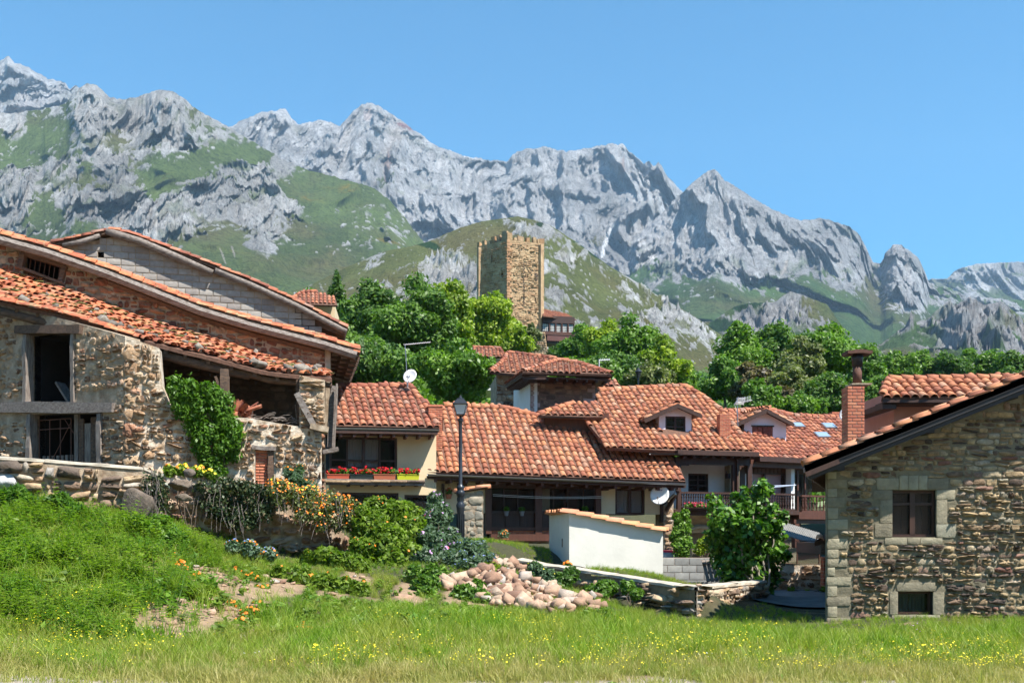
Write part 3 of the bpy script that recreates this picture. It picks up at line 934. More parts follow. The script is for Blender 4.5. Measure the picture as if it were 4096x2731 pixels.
def window(parent, pl, r, mt, glass, nx=2, ny=1, back=.12, fw=.06, th=.05, mul=.045, name='window', curtain=None, rowsplit=None, stile=None):
    """window part (frame and bars) with pane and curtain sub-parts; r=(a0,a1,b0,b1)"""
    a0, a1, b0, b1 = r
    mb = MB()
    h0, h1 = -back - th, -back
    pl.box(mb, a0, a1, b0, b0 + fw, h0, h1); pl.box(mb, a0, a1, b1 - fw, b1, h0, h1)
    pl.box(mb, a0, a0 + fw, b0 + fw, b1 - fw, h0, h1); pl.box(mb, a1 - fw, a1, b0 + fw, b1 - fw, h0, h1)
    A = np.linspace(a0 + fw / 2, a1 - fw / 2, nx + 1)
    for i, a in enumerate(A[1:-1]):
        w_ = (stile or mul * 1.6) if nx == 2 or (i + 1) * 2 == nx else mul
        pl.box(mb, a - w_ / 2, a + w_ / 2, b0 + fw, b1 - fw, h0 + .004, h1 + .006)
    Bs = np.linspace(b0 + fw / 2, b1 - fw / 2, ny + 1)[1:-1] if rowsplit is None else [b0 + (b1 - b0) * q for q in rowsplit]
    for b in Bs:
        pl.box(mb, a0 + fw, a1 - fw, b - mul / 2, b + mul / 2, h0 + .008, h1 - .004)
    w = mb.build(name, mt, parent)
    rows = [b0 + fw] + list(Bs) + [b1 - fw]
    for i in range(nx):
        for j in range(len(rows) - 1):
            g = MB(); pl.box(g, A[i] + .01, A[i + 1] - .01, rows[j] + .005, rows[j + 1] - .005, h0 + .018, h0 + .024)
            g.build('pane', glass, w)
    if curtain:
        for i in range(nx):
            if curtain[i] is None: continue
            c = MB()
            n = 14
            aa = np.linspace(A[i] + .03, A[i + 1] - .03, n * 2 + 1)
            vs, fs = [], []
            for k, a in enumerate(aa):
                hh = h0 - .05 + .014 * math.sin(k * 1.9) + random.uniform(-.004, .004)
                vs += [pl.P(a, b0 + fw, hh), pl.P(a, b1 - fw, hh)]
            for k in range(len(aa) - 1): fs.append((2 * k, 2 * k + 2, 2 * k + 3, 2 * k + 1))
            c.add(vs, fs); c.build('curtain', curtain[i], w)
    return w

# ------------------------------------------------------------------ shared materials
CLAY = [(0, (.27, .088, .046)), (.2, (.34, .115, .06)), (.42, (.41, .148, .074)), (.62, (.46, .172, .08)), (.8, (.50, .205, .09)), (.94, (.50, .27, .17)), (1, (.28, .14, .09))]
m_tile = piece_mat('clay_tile', CLAY, 9, .35, .85, .5, .006, ((0.300, 0.264, 0.192), 14, .60, .78))
m_tile_old = piece_mat('old_clay_tile', [(0, (0.204, 0.066, 0.042)), (.3, (0.324, 0.102, 0.060)), (.6, (0.408, 0.144, 0.074)), (.85, (0.468, 0.180, 0.096)), (1, (0.336, 0.192, 0.144))], 7, .4, .9, .6, .008, ((0.324, 0.288, 0.204), 9, .56, .76))
m_tile_barn = piece_mat('barn_tile', [(0, (0.264, 0.078, 0.042)), (.3, (0.420, 0.120, 0.060)), (.6, (0.540, 0.168, 0.072)), (.85, (0.576, 0.216, 0.096)), (1, (0.408, 0.192, 0.120))], 7, .4, .9, .6, .008, ((0.288, 0.276, 0.156), 5, .52, .72))
m_tile_new = piece_mat('new_clay_tile', [(0, (0.528, 0.216, 0.120)), (.4, (0.600, 0.240, 0.108)), (.7, (0.648, 0.300, 0.132)), (1, (0.552, 0.264, 0.180))], 9, .2, .8, .3, .004)
m_under = plain('tile_bedding', (.17, .085, .055), .95, 12, .5, .8, .02)
m_mortar = plain('pale_mortar', (.46, .37, .27), .95, 4, .35, .9, .02, c2=(.24, .17, .11))
m_mortar_grey = plain('grey_mortar', (.22, .19, .125), .95, 5, .3, .8, .015)
m_mortar_white = plain('lime_mortar', (.66, .59, .49), .95, 3.5, .42, 1.0, .03, c2=(.38, .27, .17))
m_stone_house = piece_mat('house_stone', [(0, (.06, .048, .042)), (.15, (.15, .10, .07)), (.35, (.27, .18, .105)), (.55, (.38, .27, .15)), (.75, (.46, .34, .19)), (.88, (.40, .35, .26)), (.95, (.24, .11, .08)), (1, (.5, .44, .31))], 9, .55, .9, 1.0, .02)
m_stone_barn = piece_mat('barn_stone', [(0, (.16, .09, .055)), (.2, (.30, .18, .10)), (.45, (.44, .28, .16)), (.7, (.52, .36, .22)), (.88, (.58, .44, .30)), (1, (.40, .20, .12))], 7, .5, .9, 1.0, .025, ((.55, .5, .42), 6, .55, .7))
m_stone_red = piece_mat('red_rubble', [(0, (.14, .06, .04)), (.3, (.26, .11, .065)), (.6, (.35, .165, .09)), (.85, (.40, .23, .13)), (1, (.45, .30, .2))], 7, .5, .9, 1.0, .02)
m_stone_wall = piece_mat('dry_wall_stone', [(0, (.12, .09, .07)), (.2, (.24, .16, .11)), (.45, (.38, .25, .15)), (.7, (.48, .34, .2)), (.88, (.46, .38, .28)), (1, (.30, .28, .26))], 6, .5, .9, 1.0, .025)
m_rubble = piece_mat('rubble_stone', [(0, (.22, .12, .08)), (.3, (.33, .20, .13)), (.6, (.42, .27, .18)), (.85, (.47, .34, .24)), (1, (.36, .33, .30))], 9, .35, .9, .8, .015)
m_dressed = piece_mat('dressed_sandstone', [(0, (.22, .19, .13)), (.4, (.31, .27, .185)), (.7, (.36, .32, .22)), (1, (.29, .28, .22))], 5, .3, .9, 1.0, .02, ((.12, .11, .09), 2.5, .66, .8))
m_block = piece_mat('concrete_block', [(0, (.27, .24, .22)), (.5, (.34, .31, .28)), (1, (.40, .37, .33))], 7, .25, .95, .5, .006)
m_block_grey = piece_mat('grey_concrete_block', [(0, (.28, .28, .27)), (.5, (.34, .34, .33)), (1, (.40, .40, .38))], 7, .25, .95, .5, .006)
m_brick = piece_mat('red_brick', [(0, (.42, .12, .07)), (.5, (.52, .17, .09)), (1, (.60, .24, .13))], 14, .25, .85, .3, .004)
m_joint = plain('brick_mortar', (.50, .38, .30), .95, 12, .2, .4, .004)
m_wood = plain('dark_brown_wood', (.062, .026, .016), .55, 3, .4, .4, .004, stretch=(6, 6, .8))
m_wood2 = plain('red_brown_wood', (.115, .042, .024), .5, 3, .4, .4, .004, stretch=(6, 6, .8))
m_woodbl = plain('black_stained_wood', (.022, .020, .022), .6, 3, .4, .5, .006, stretch=(1, 8, 8))
m_oldwood = plain('weathered_grey_wood', (.27, .235, .21), .9, 4, .55, .9, .012, c2=(.11, .085, .07), stretch=(1.2, 7, 5))
m_oldwoodv = plain('weathered_plank', (.30, .26, .225), .9, 4, .5, .9, .012, c2=(.12, .09, .075), stretch=(8, 8, .8))
m_oldbrown = plain('old_brown_beam', (.16, .095, .06), .9, 4, .55, .9, .012, c2=(.06, .04, .03), stretch=(1.2, 7, 5))
m_beige = plain('beige_render', (.66, .52, .33), .9, 2, .1, .3, .004)
m_beige2 = plain('cream_render', (.68, .58, .40), .9, 2, .1, .3, .004)
m_white = plain('white_render', (.80, .79, .76), .9, 3, .08, .35, .008)
m_shed = plain('off_white_shed_render', (.74, .72, .65), .9, 1.6, .10, .35, .012)
m_pinkwhite = plain('pinkish_white_render', (.80, .70, .74), .9, 2, .06, .3, .004)
m_salmon = plain('salmon_render', (.62, .27, .19), .9, 2, .1, .3, .006)
m_metal = plain('zinc_gutter', (.36, .36, .38), .35, 3, .2, 0, 0, .8)
m_dmetal = plain('dark_metal', (.05, .045, .045), .45, 3, .2, 0, 0, .6)
m_rust = plain('rusty_iron', (.12, .05, .03), .8, 12, .4, .4, .004)
m_lamp = plain('black_cast_iron', (.035, .04, .048), .35, 6, .3, .2, .002, .3)
m_dish = plain('light_grey_dish', (.72, .72, .74), .4, 2, .05, 0, 0)
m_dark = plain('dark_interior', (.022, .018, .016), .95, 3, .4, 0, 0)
m_fibro = piece_mat('fibre_cement', [(0, (.15, .145, .135)), (1, (.20, .195, .18))], 6, .4, .95, .6, .01)
m_curt = plain('lace_curtain', (.62, .58, .58), .9, 3, .1, .3, .003)
m_curtd = plain('dim_curtain', (.42, .40, .42), .9, 3, .1, .3, .003)
def glass_mat(name, c=(.02, .02, .02), r=.06, alpha=.45):
    m, nt, b = mat(name)
    b.inputs['Base Color'].default_value = (*c, 1)
    b.inputs['Roughness'].default_value = r
    b.inputs['Specular IOR Level'].default_value = .4
    tr = nt.nodes.new('ShaderNodeBsdfTransparent')
    mx = nt.nodes.new('ShaderNodeMixShader'); mx.inputs[0].default_value = 1 - alpha
    nt.links.new(tr.outputs[0], mx.inputs[1]); nt.links.new(b.outputs[0], mx.inputs[2])
    nt.links.new(mx.outputs[0], nt.nodes['Material Output'].inputs[0])
    return m
m_glass = glass_mat('window_glass')
m_glass_clear = glass_mat('clear_glass', alpha=.75)
m_frost = glass_mat('frosted_lamp_glass', (.65, .66, .70), .4, .1)
m_sky = glass_mat('skylight_glass', (.22, .30, .38), .04, 0)
# ================================================================== stone house on the right
W = Pl((0, 20, 0), (1, 0, 0), (0, 0, 1))
sh = thing('stone_house', (9.5, 20, 0), 'brown rubble stone house with dark bargeboard standing in the grass', 'house')
def lineW(u): return 1878 - .3885 * (u - 3309)
top = [W.px(3309, lineW(3309)), W.px(4096, lineW(4096))]
rx = 13.4
top.append((rx, top[0][1] + (rx - top[0][0]) * .3885))
top.append((16.5, top[-1][1] - 3.1 * .3885))
bot = [(top[0][0], -.3), (16.5, -.3)]
def rpx(pl, u0, v0, u1, v1):
    a0, b1 = pl.px(u0, v0); a1, b0 = pl.px(u1, v1)
    return (a0, a1, b0, b1)
wbig = rpx(W, 3568, 1960, 3746, 2147); wsm = rpx(W, 3592, 2365, 3730, 2457)
wall(sh, W, top, bot, [wbig, wsm], .12, m_mortar_grey, grid=(.012, .035, 3))
# the side wall and the rear, running back out of sight
mb = MB()
mb.hexa([(6.2, 20.11, -.3), (6.7, 20.11, -.3), (9.7, 28, -.3), (9.15, 28, -.3), (6.2, 20.11, 2.85), (6.7, 20.11, 3.05), (9.7, 28, 3.1), (9.15, 28, 2.95)])
mb.hexa([(9.15, 28, -.3), (19, 28, -.3), (19, 28.4, -.3), (9.15, 28.4, -.3), (9.15, 28, 3), (19, 28, 3), (19, 28.4, 3), (9.15, 28.4, 3)])
mb.build('side_wall', m_mortar_grey, sh)
# dressed stones: quoins, surrounds
dr = []
def dress(u0, v0, u1, v1, h=.035, pl=W):
    a0, b1 = pl.px(u0, v0); a1, b0 = pl.px(u1, v1)
    g = .008
    m = basis(pl.ea * (a1 - a0 - g), pl.eb * (b1 - b0 - g), pl.n * h, pl.P((a0 + a1) / 2, (b0 + b1) / 2, -.005))
    dr.append(('dress%d' % random.randrange(16), m, random.random()))
    return (a0 - .015, a1 + .015, b0 - .01, b1 + .01)
C7 = lambda x, y: (3096 + x / 2.351, 1900 + y / 2.351)
C6 = lambda x, y: (3096 + x / 2.351, 1400 + y / 2.351)
holes = [wbig, wsm]
q = [(1115, 1212, 585), (1215, 1298, 682)]
for y0, y1, x1 in q:
    holes.append(dress(3309, C6(0, y0)[1], C6(x1, 0)[0], C6(0, y1)[1]))
for y0, y1, x1 in [(125, 205, 592), (210, 303, 660), (305, 412, 600), (415, 510, 690), (512, 590, 600), (594, 690, 688), (695, 780, 605), (785, 860, 685), (865, 945, 570), (955, 1035, 720), (1040, 1138, 590), (1142, 1225, 715), (1230, 1333, 592), (1337, 1400, 715)]:
    holes.append(dress(3309, C7(0, y0)[1], C7(x1, 0)[0], C7(0, y1)[1]))
for x0, x1 in [(962, 1171), (1440, 1636)]:
    holes.append(dress(*C7(x0, 28), *C7(x1, 136)))
for x0, x1 in [(1173, 1254), (1256, 1353), (1355, 1438)]:
    holes.append(dress(*C7(x0, 4), *C7(x1, 136), .045))
for x0, y0, x1, y1 in [(930, 137, 1110, 230), (995, 232, 1110, 450), (945, 452, 1110, 582), (1526, 137, 1700, 228), (1526, 230, 1624, 455), (1528, 457, 1705, 585), (1038, 585, 1250, 652), (1253, 585, 1372, 648), (1374, 587, 1580, 652),
                       (1150, 1005, 1515, 1090), (1085, 1090, 1163, 1306), (1491, 1095, 1595, 1311), (1105, 1309, 1336, 1372), (1338, 1311, 1560, 1370)]:
    holes.append(dress(*C7(x0, y0), *C7(x1, y1)))
pieces(sh, 'dressed_stone', dr, m_dressed, 80)
random.seed(11)
ti, tb = top, [(p[0], p[1]) for p in bot]
it = stone_items(W, [(a, b - .05) for a, b in ti], tb, holes, (.075, .16), (.11, .38), .02, .04, 'stone', .05)
# rougher, prouder stones low down on the wall
it2 = []
for (k, m, r_) in it:
    P_ = m[:3, 3]
    low = P_[2] < 2.6 and random.random() < .85
    if low: k = 'rough' + k[5:]
    m = m.copy()
    if low: m[:3, 2] *= 1.2
    it2.append((k, m, r_))
pieces(sh, 'stone', it2, m_stone_house, 300)
mb = MB()
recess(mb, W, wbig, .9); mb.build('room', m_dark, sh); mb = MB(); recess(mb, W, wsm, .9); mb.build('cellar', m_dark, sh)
m_shut = plain('brown_shutter_wood', (.095, .045, .03), .45, 3, .4, .3, .003, stretch=(8, 8, .8))
w = window(sh, W, wbig, m_wood, m_glass_clear, 2, 1, .10, .055, .06, .05, rowsplit=[.71], stile=.10)
# inner shutters behind the glass
mb = MB()
a0, a1, b0, b1 = wbig
for i in range(2):
    x0 = a0 + .07 + i * (a1 - a0) / 2 - i * .03; x1 = x0 + (a1 - a0) / 2 - .12
    W.box(mb, x0, x1, b0 + .06, b1 - .06, -.26, -.22)
    for j in range(3):
        y0 = b0 + .1 + j * (b1 - b0 - .15) / 3
        for k in range(2):
            xx0 = x0 + .03 + k * (x1 - x0) / 2
            W.box(mb, xx0, xx0 + (x1 - x0) / 2 - .05, y0 + .02, y0 + (b1 - b0 - .2) / 3, -.22, -.205)
mb.build('inner_shutter', m_shut, w)
w = window(sh, W, wsm, m_wood, m_glass_clear, 1, 1, .10, .045, .05)
mb = MB()
a0, a1, b0, b1 = wsm
for k in range(9):
    x0 = a0 + .05 + k * (a1 - a0 - .1) / 9
    W.box(mb, x0, x0 + (a1 - a0 - .1) / 9 - .012, b0 + .05, b1 - .04, -.26 - .01 * (k % 2), -.24)
mb.build('vertical_blind', plain('green_grey_blind', (.13, .16, .14), .8, 3, .15, 0, 0), w)
# roof
def vline(u, off): return 1851 - .402 * (u - 3213) + off      # at depth 19.3
Yv = 19.25
def vp(u, off, Y=Yv): return at(u, vline(u, off), Y)
ru = 2048 + 13.4 / Yv * F
mb = MB()
D = Vector((.375, 1, 0)) * 8.2
prof = [vp(3213, 12), vp(ru, 12), vp(ru, 40), vp(3213, 40)]
mb.prism(prof, D, 1.0)
p0 = Vector(vp(ru, 12)); p1 = p0 + Vector((3.6, 0, -1.45)); p2 = p1 - Vector((0, 0, .13)); p3 = Vector(vp(ru, 40))
mb.prism([p0, p1, p2, p3], D, 1.0)
rf = mb.build('roof', m_woodbl, sh)
for k, (o0, o1, yy, dd) in enumerate([(9, 42, 19.25, .05), (43, 60, 19.28, .06), (61, 78, 19.33, .06)]):
    b_ = MB(); b_.prism([vp(3216 + k * 7, o0, yy), vp(ru, o0, yy), vp(ru, o1, yy), vp(3222 + k * 9, o1, yy)], (0, 1, 0), dd)
    b_.build('bargeboard', m_woodbl, sh)
for x, y in [(622, 1085), (1467, 735), (2251, 410)]:
    u, v = C6(x, y); mb = MB(); c = at(u, v, 19.45)
    mb.box((c[0] - .075, 19.42, c[2] - .09), (c[0] + .075, 20.1, c[2] + .12)); mb.build('purlin_end', m_woodbl, sh)
# rafters under the left eave
for k in range(14):
    s_ = k / 13 * .95
    q0 = Vector(vp(3222, 42)) + D * s_; mb = MB()
    mb.beam(q0 + Vector((0, 0, -.04)), q0 + Vector((.62, .0, .21)), .07, .09); mb.build('rafter', m_wood, rf)
sl = np.array([.928, 0, .373])
T = Pl(vp(3213, 4), -np.array(D.normalized()), sl)
random.seed(5)
L = (13.4 - vp(3213, 0)[0]) / .928
it = tile_items(T, [(-1.2, 0), (-.02, 0), (-.02, L), (-1.2, L)], .25, .37, 'tile', .7, 1.05, .0)
vt_ = line_tiles([T.P(-.10, 0, -.03), T.P(-.10, L, -.03)], tuple(T.n), .37, 'tile', .8)
vt2 = line_tiles([T.P(-.2, .1, .02), T.P(-.2, L, .02)], tuple(T.n), .37, 'tile', .8)
pieces(rf, 'verge_tile', vt_ + vt2, m_tile_new, 120)
pieces(rf, 'roof_tile', it, m_tile, 120)
# brick chimney with metal flue
def brick_stack(parent, pl, r, depth, mt=m_brick, bh=.062, bw=.21, jt=.012, name='brick_shaft', limit=150, side=True):
    """shaft of single bricks on a mortar core; r=(a0,a1,b0,b1), front face on plane pl"""
    a0, a1, b0, b1 = r
    mb = MB(); pl.box(mb, a0 + .008, a1 - .008, b0, b1 - .004, -depth + .008, -.008)
    core = mb.build(name, m_joint, parent)
    it = []
    n = int(round((b1 - b0) / (bh + jt))); s = (b1 - b0) / n
    for i in range(n):
        off = (bw + jt) / 2 * (i % 2)
        for (axis, length, O, xd, nn) in ((0, a1 - a0, pl.P(a0, 0, 0), pl.ea, pl.n), (1, depth, pl.P(a1, 0, 0), -pl.n, pl.ea)) + (((2, depth, pl.P(a0, 0, -depth), pl.n, -pl.ea),) if side else ()):
            x = -off
            while x < length - .01:
                x0, x1 = max(x, 0), min(x + bw, length)
                if x1 - x0 > .03:
                    o = O + xd * (x0 + x1) / 2 + pl.eb * (b0 + (i + .5) * s) - nn * .008
                    it.append(('block0', basis(xd * (x1 - x0 - jt * .3), pl.eb * (s - jt), nn * .012, o), random.random()))
                x += bw + jt
    pieces(core, 'brick', it, mt, limit)
    return core
CH = Pl((0, 24, 0), (1, 0, 0), (0, 0, 1))
ch = thing('chimney', at(3425, 1740, 24), 'tall red brick chimney with rusty flue and black cap behind the dark bargeboard', 'chimney')
brick_stack(ch, CH, rpx(CH, 3391, 1544, 3457, 1800), .44)
c = at(3430, 1540, 24.2)
MB().box((c[0] - .2, 24.0 - .01, c[2] - .02), (c[0] + .27, 24.46, c[2] + .02)).build('cement_cap', m_mortar, ch)
MB().tube([(c[0], 24.22, c[2]), (c[0], 24.22, c[2] + .46)], .105, 16).build('flue', m_rust, ch, True)
MB().tube([(c[0], 24.22, c[2] + .44), (c[0], 24.22, c[2] + .62), (c[0], 24.22, c[2] + .7)], [.12, .125, .14], 16).build('collar', m_dmetal, ch, True)
mb = MB()
pr = []
for k in range(9):
    t = -1 + 2 * k / 8
    pr.append((t * .29, .02 + .055 * (1 - t * t) + (.03 if abs(t) > .9 else 0)))
poly = [(c[0] + x, 24.0, c[2] + .74 + z) for x, z in pr] + [(c[0] + x, 24.0, c[2] + .69 + z * .5) for x, z in pr[::-1]]
mb.prism(poly, (0, 1, 0), .46)
mb.build('cowl', m_rust, ch)

# ================================================================== salmon house above it
sal = thing('salmon_house', at(3800, 1700, 28.6), 'salmon rendered house with large curved tiles rising behind the stone gable', 'house')
S = Pl(at(3530, 1700, 28.7), (1, .0, 0), (0, 0, 1))
r = rpx(S, 3577, 1560, 4500, 1800); mb = MB(); S.box(mb, r[0], r[1], r[2] - 2, r[3], -3, 0); mb.build('wall', m_salmon, sal)
SR = Pl(at(3527, 1592, 28), (1, 0, 0), (-.0, 1, .62))
random.seed(8)
rf = roof(sal, SR, [(3527, 1592), (4500, 1592), (4500, 1512), (3553, 1519)], m_tile, m_under, [[(3553, 1520), (4500, 1508)], [(3529, 1588), (3553, 1520)]], sp=.262, ex=.30, kind='fat', jit=1.2, scale=1.0)
mb = MB(); e0 = at(3530, 1597, 28.05); e1 = at(4500, 1597, 28.05)
mb.box((e0[0], 28.0, e0[2] - .09), (e1[0], 28.12, e0[2] - .01)); mb.build('fascia', m_wood, sal)
mb = MB(); mb.box((e0[0] + .05, 28.1, e0[2] - .12), (e1[0], 28.75, e0[2] - .06)); mb.build('soffit', m_wood, sal)
mb = MB(); mb.hexa([(e0[0] + .02, 28.1, e0[2] - .25), (e0[0] + .4, 28.1, e0[2] - .25), (e0[0] + .4, 31, e0[2] - .25), (e0[0] + .02, 31, e0[2] - .25), (e0[0] + .02, 28.1, e0[2] - .1), (e0[0] + .4, 28.1, e0[2] - .1), (e0[0] + .4, 31, e0[2] - .1), (e0[0] + .02, 31, e0[2] - .1)]); mb.build('side_eave', m_wood, sal)
for x in (1202, 1360, 1528, 1690):
    u, v = C6(x, 480); p = at(u, v, 28.15); MB().box((p[0] - .04, 28.1, p[2] - .06), (p[0] + .04, 28.7, p[2] + .06)).build('rafter_end', m_wood, sal)
# ================================================================== old barn, lower part with the shed roof (left)
barn = thing('stone_barn', (-8, 27.5, 2.7), 'ruined stone barn with sagging tiled roof, open loft and creeper on its wall', 'barn')
nw = np.array([1, .216, 0]); nw = nw / np.linalg.norm(nw)
cor = at(500, 1860, 26.0)
WR = Pl((cor[0], 26.0, 0), nw, (0, 0, 1))                       # sunlit wall
WLl = Pl((cor[0], 26.0, 0), (.90, -.435, 0), (0, 0, 1))          # wall turned away from the sun
random.seed(21)
# sunlit wall: solid up to the loft sill
topR = [WR.px(*p) for p in [(500, 1345), (636, 1392), (648, 1540), (680, 1620), (925, 1668), (1000, 1672), (1100, 1690), (1195, 1705), (1287, 1716)]]
botR = [(topR[0][0], 1.5), (topR[-1][0], 1.2)]
rb = rpx(WR, 1021, 1797, 1096, 1950)
wall(barn, WR, topR, botR, [rb], .55, m_mortar_white, grid=(.035, .045, 31))
it = stone_items(WR, [(a, b - .03) for a, b in topR], botR, [rb, rpx(WR, 1010, 1778, 1102, 1800)], (.11, .24), (.13, .42), .035, .075, 'rough', .2, .04, skip=.08)
pieces(barn, 'stone', it, m_stone_barn, 220, 'wall_stones')
# pier at the right end of the loft
PR = [WR.px(*p) for p in [(1198, 1500), (1300, 1520)]]
pa = PR[0][0]; pb = PR[1][0]
tp = [(pa, PR[0][1]), (pb, PR[1][1])]; bt = [(pa, topR[-1][1] - .02), (pb, topR[-1][1] - .02)]
wall(barn, WR, tp, bt, [], .5, m_mortar, 'pier', grid=(.02, .045, 33))
pieces(barn, 'pier_stone', stone_items(WR, tp, bt, [], (.1, .2), (.2, .6), .02, .06, 'rough', .04), m_stone_barn, 60, 'pier_stones')
# bricked-up window with its post and lintel
mb = MB(); a0, a1, b0, b1 = rb; WR.box(mb, a0, a1, b0, b1, -.22, -.12); fill = mb.build('brick_infill', m_joint, barn)
it = []
n = 13
for i in range(n):
    x = a0 - .11 * (i % 2)
    while x < a1 - .17:
        x0, x1 = max(a0, x), min(x + .22, a1 - .16)
        if x1 - x0 > .04:
            it.append(('block0', basis(WR.ea * (x1 - x0 - .012), WR.eb * ((b1 - b0) / n - .012), WR.n * .05, WR.P((x0 + x1) / 2, b0 + (i + .5) * (b1 - b0) / n, -.13)), random.random()))
        x += .22
pieces(fill, 'brick', it, m_brick, 80)
mb = MB(); mb.beam(WR.P(a1 - .08, b0, -.05), WR.P(a1 - .08, b1, -.05), .15, .14, up=tuple(WR.n), jit=.01, seg=4); mb.build('post', m_oldbrown, barn)
mb = MB(); mb.beam(WR.P(a0 - .08, b1 + .05, -.02), WR.P(a1 + .06, b1 + .02, -.02), .2, .1, jit=.01, seg=4); mb.build('lintel', m_oldwood, barn)
# shaded wall with two openings
ul = lambda u, v: WLl.px(u, v)
topL = [ul(-40, 1195), ul(0, 1207), ul(150, 1248), ul(430, 1325), ul(500, 1345)]
botL = [(topL[0][0], 1.5), (0, 1.5)]
ou = rpx(WLl, 100, 1338, 300, 1612); ol = rpx(WLl, 120, 1657, 408, 1900)
wall(barn, WLl, topL, botL, [ou, ol], .5, m_mortar, 'shaded_wall', grid=(.02, .05, 41))
it = stone_items(WLl, [(a, b - .03) for a, b in topL], botL, [ou, ol, rpx(WLl, 0, 1610, 462, 1660), rpx(WLl, 70, 1300, 335, 1340)], (.12, .25), (.15, .45), .04, .055, 'rough', .16, .03, skip=.1)
pieces(barn, 'shaded_stone', it, m_stone_barn, 200, 'shaded_wall_stones')
# corner stones
it = []
for i in range(11):
    b = 2.75 + i * .39
    if b > topR[0][1] - .3: break
    w_ = random.uniform(.28, .55)
    it.append(('rough%d' % i, basis(WR.ea * w_, WR.eb * .36, WR.n * .07, WR.P(w_ / 2 - .04, b, .0)), random.random() * .6 + .3))
pieces(barn, 'corner_stone', it, m_stone_barn, 40)
def timber(pl, u0, v0, u1, v1, w_, d_, h, mt, name='beam', parent=barn, seg=5, jit=.008):
    p0 = pl.P(*pl.px(u0, v0), h); p1 = pl.P(*pl.px(u1, v1), h)
    mb = MB(); mb.beam(p0, p1, d_, w_, up=tuple(pl.eb if abs(u1 - u0) > abs(v1 - v0) else pl.ea), jit=jit, seg=seg)
    return mb.build(name, mt, parent)
timber(WLl, -30, 1630, 462, 1632, .27, .3, -.02, m_oldwood)
timber(WLl, 72, 1320, 334, 1320, .22, .3, -.02, m_oldbrown)
timber(WLl, 108, 1338, 108, 1614, .13, .25, -.03, m_oldwoodv, 'post')
timber(WLl, 298, 1338, 298, 1612, .12, .25, -.03, m_oldwoodv, 'post')
timber(WLl, 124, 1656, 122, 1880, .14, .25, -.03, m_oldwoodv, 'post')
timber(WLl, 405, 1655, 405, 1880, .14, .25, -.03, m_oldwoodv, 'post')
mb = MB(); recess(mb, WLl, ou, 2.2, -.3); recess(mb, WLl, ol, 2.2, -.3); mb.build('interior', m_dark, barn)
# leaning slab inside the upper opening
mb = MB(); mb.beam(WLl.P(*WLl.px(165, 1520), -.6), WLl.P(*WLl.px(232, 1610), -.5), .06, .3, up=tuple(WLl.n)); mb.build('loose_board', m_oldwood, barn)
mb = MB(); mb.beam(WLl.P(*WLl.px(175, 1600), -.4), WLl.P(*WLl.px(292, 1607), -.35), .2, .04); mb.build('sill_board', m_oldwood, barn)
# lower door: planks and a rusty gate

mb = MB(); P_ = ol
hd = -.2
mb = MB(); WLl.box(mb, *[WLl.px(275, 1657)[0], WLl.px(290, 1657)[0]], ol[2], ol[3], hd - .05, hd + .03); door = mb.build('plank_door', m_oldwoodv, barn)
u = 292
for k, w_ in enumerate([20, 26, 30, 14, 24]):
    v0 = [1672, 1690, 1665, 1668, 1665][k]
    mb = MB(); a0_, b1_ = WLl.px(u, v0); a1_, _ = WLl.px(u + w_ - 2, v0)
    WLl.box(mb, a0_, a1_, ol[2], b1_, hd - .03 + random.uniform(-.01, .01), hd + random.uniform(-.01, .015)); mb.build('plank', m_oldwoodv if k % 2 else m_oldbrown, door)
    u += w_
gate = MB()
g0, g1 = WLl.px(145, 1680), WLl.px(272, 1880)
for a_ in np.linspace(g0[0], g1[0], 4):
    gate.tube([WLl.P(a_, ol[2], -.1), WLl.P(a_, g0[1], -.1)], .015, 6)
for b_ in (g0[1], g0[1] - .25, ol[2] + .3):
    gate.tube([WLl.P(g0[0], b_, -.1), WLl.P(g1[0], b_, -.1)], .015, 6)
gate.tube([WLl.P(g0[0] + .3, ol[2] + .2, -.1), WLl.P(g1[0], g0[1] - .1, -.1)], .012, 6)
gate.tube([WLl.P(g1[0] - .25, g0[1], -.1), WLl.P(g1[0] + .1, g0[1] - .4, -.1)], .012, 6)
gt = gate.build('rusty_gate', m_rust, barn)
for k in range(7):
    a_ = g0[0] + .05 + k * (g1[0] - g0[0]) / 7
    MB().hexa([tuple(WLl.P(x, y, z)) for (x, y, z) in [(a_, 2.6, -.2), (a_ + .09, 2.6, -.2), (a_ + .09, 2.6, -.16), (a_, 2.6, -.16), (a_, WLl.px(150, 1822)[1], -.2), (a_ + .09, WLl.px(150, 1822)[1], -.2), (a_ + .09, WLl.px(150, 1822)[1], -.16), (a_, WLl.px(150, 1822)[1], -.16)]]).build('gate_plank', m_oldwoodv, gt)
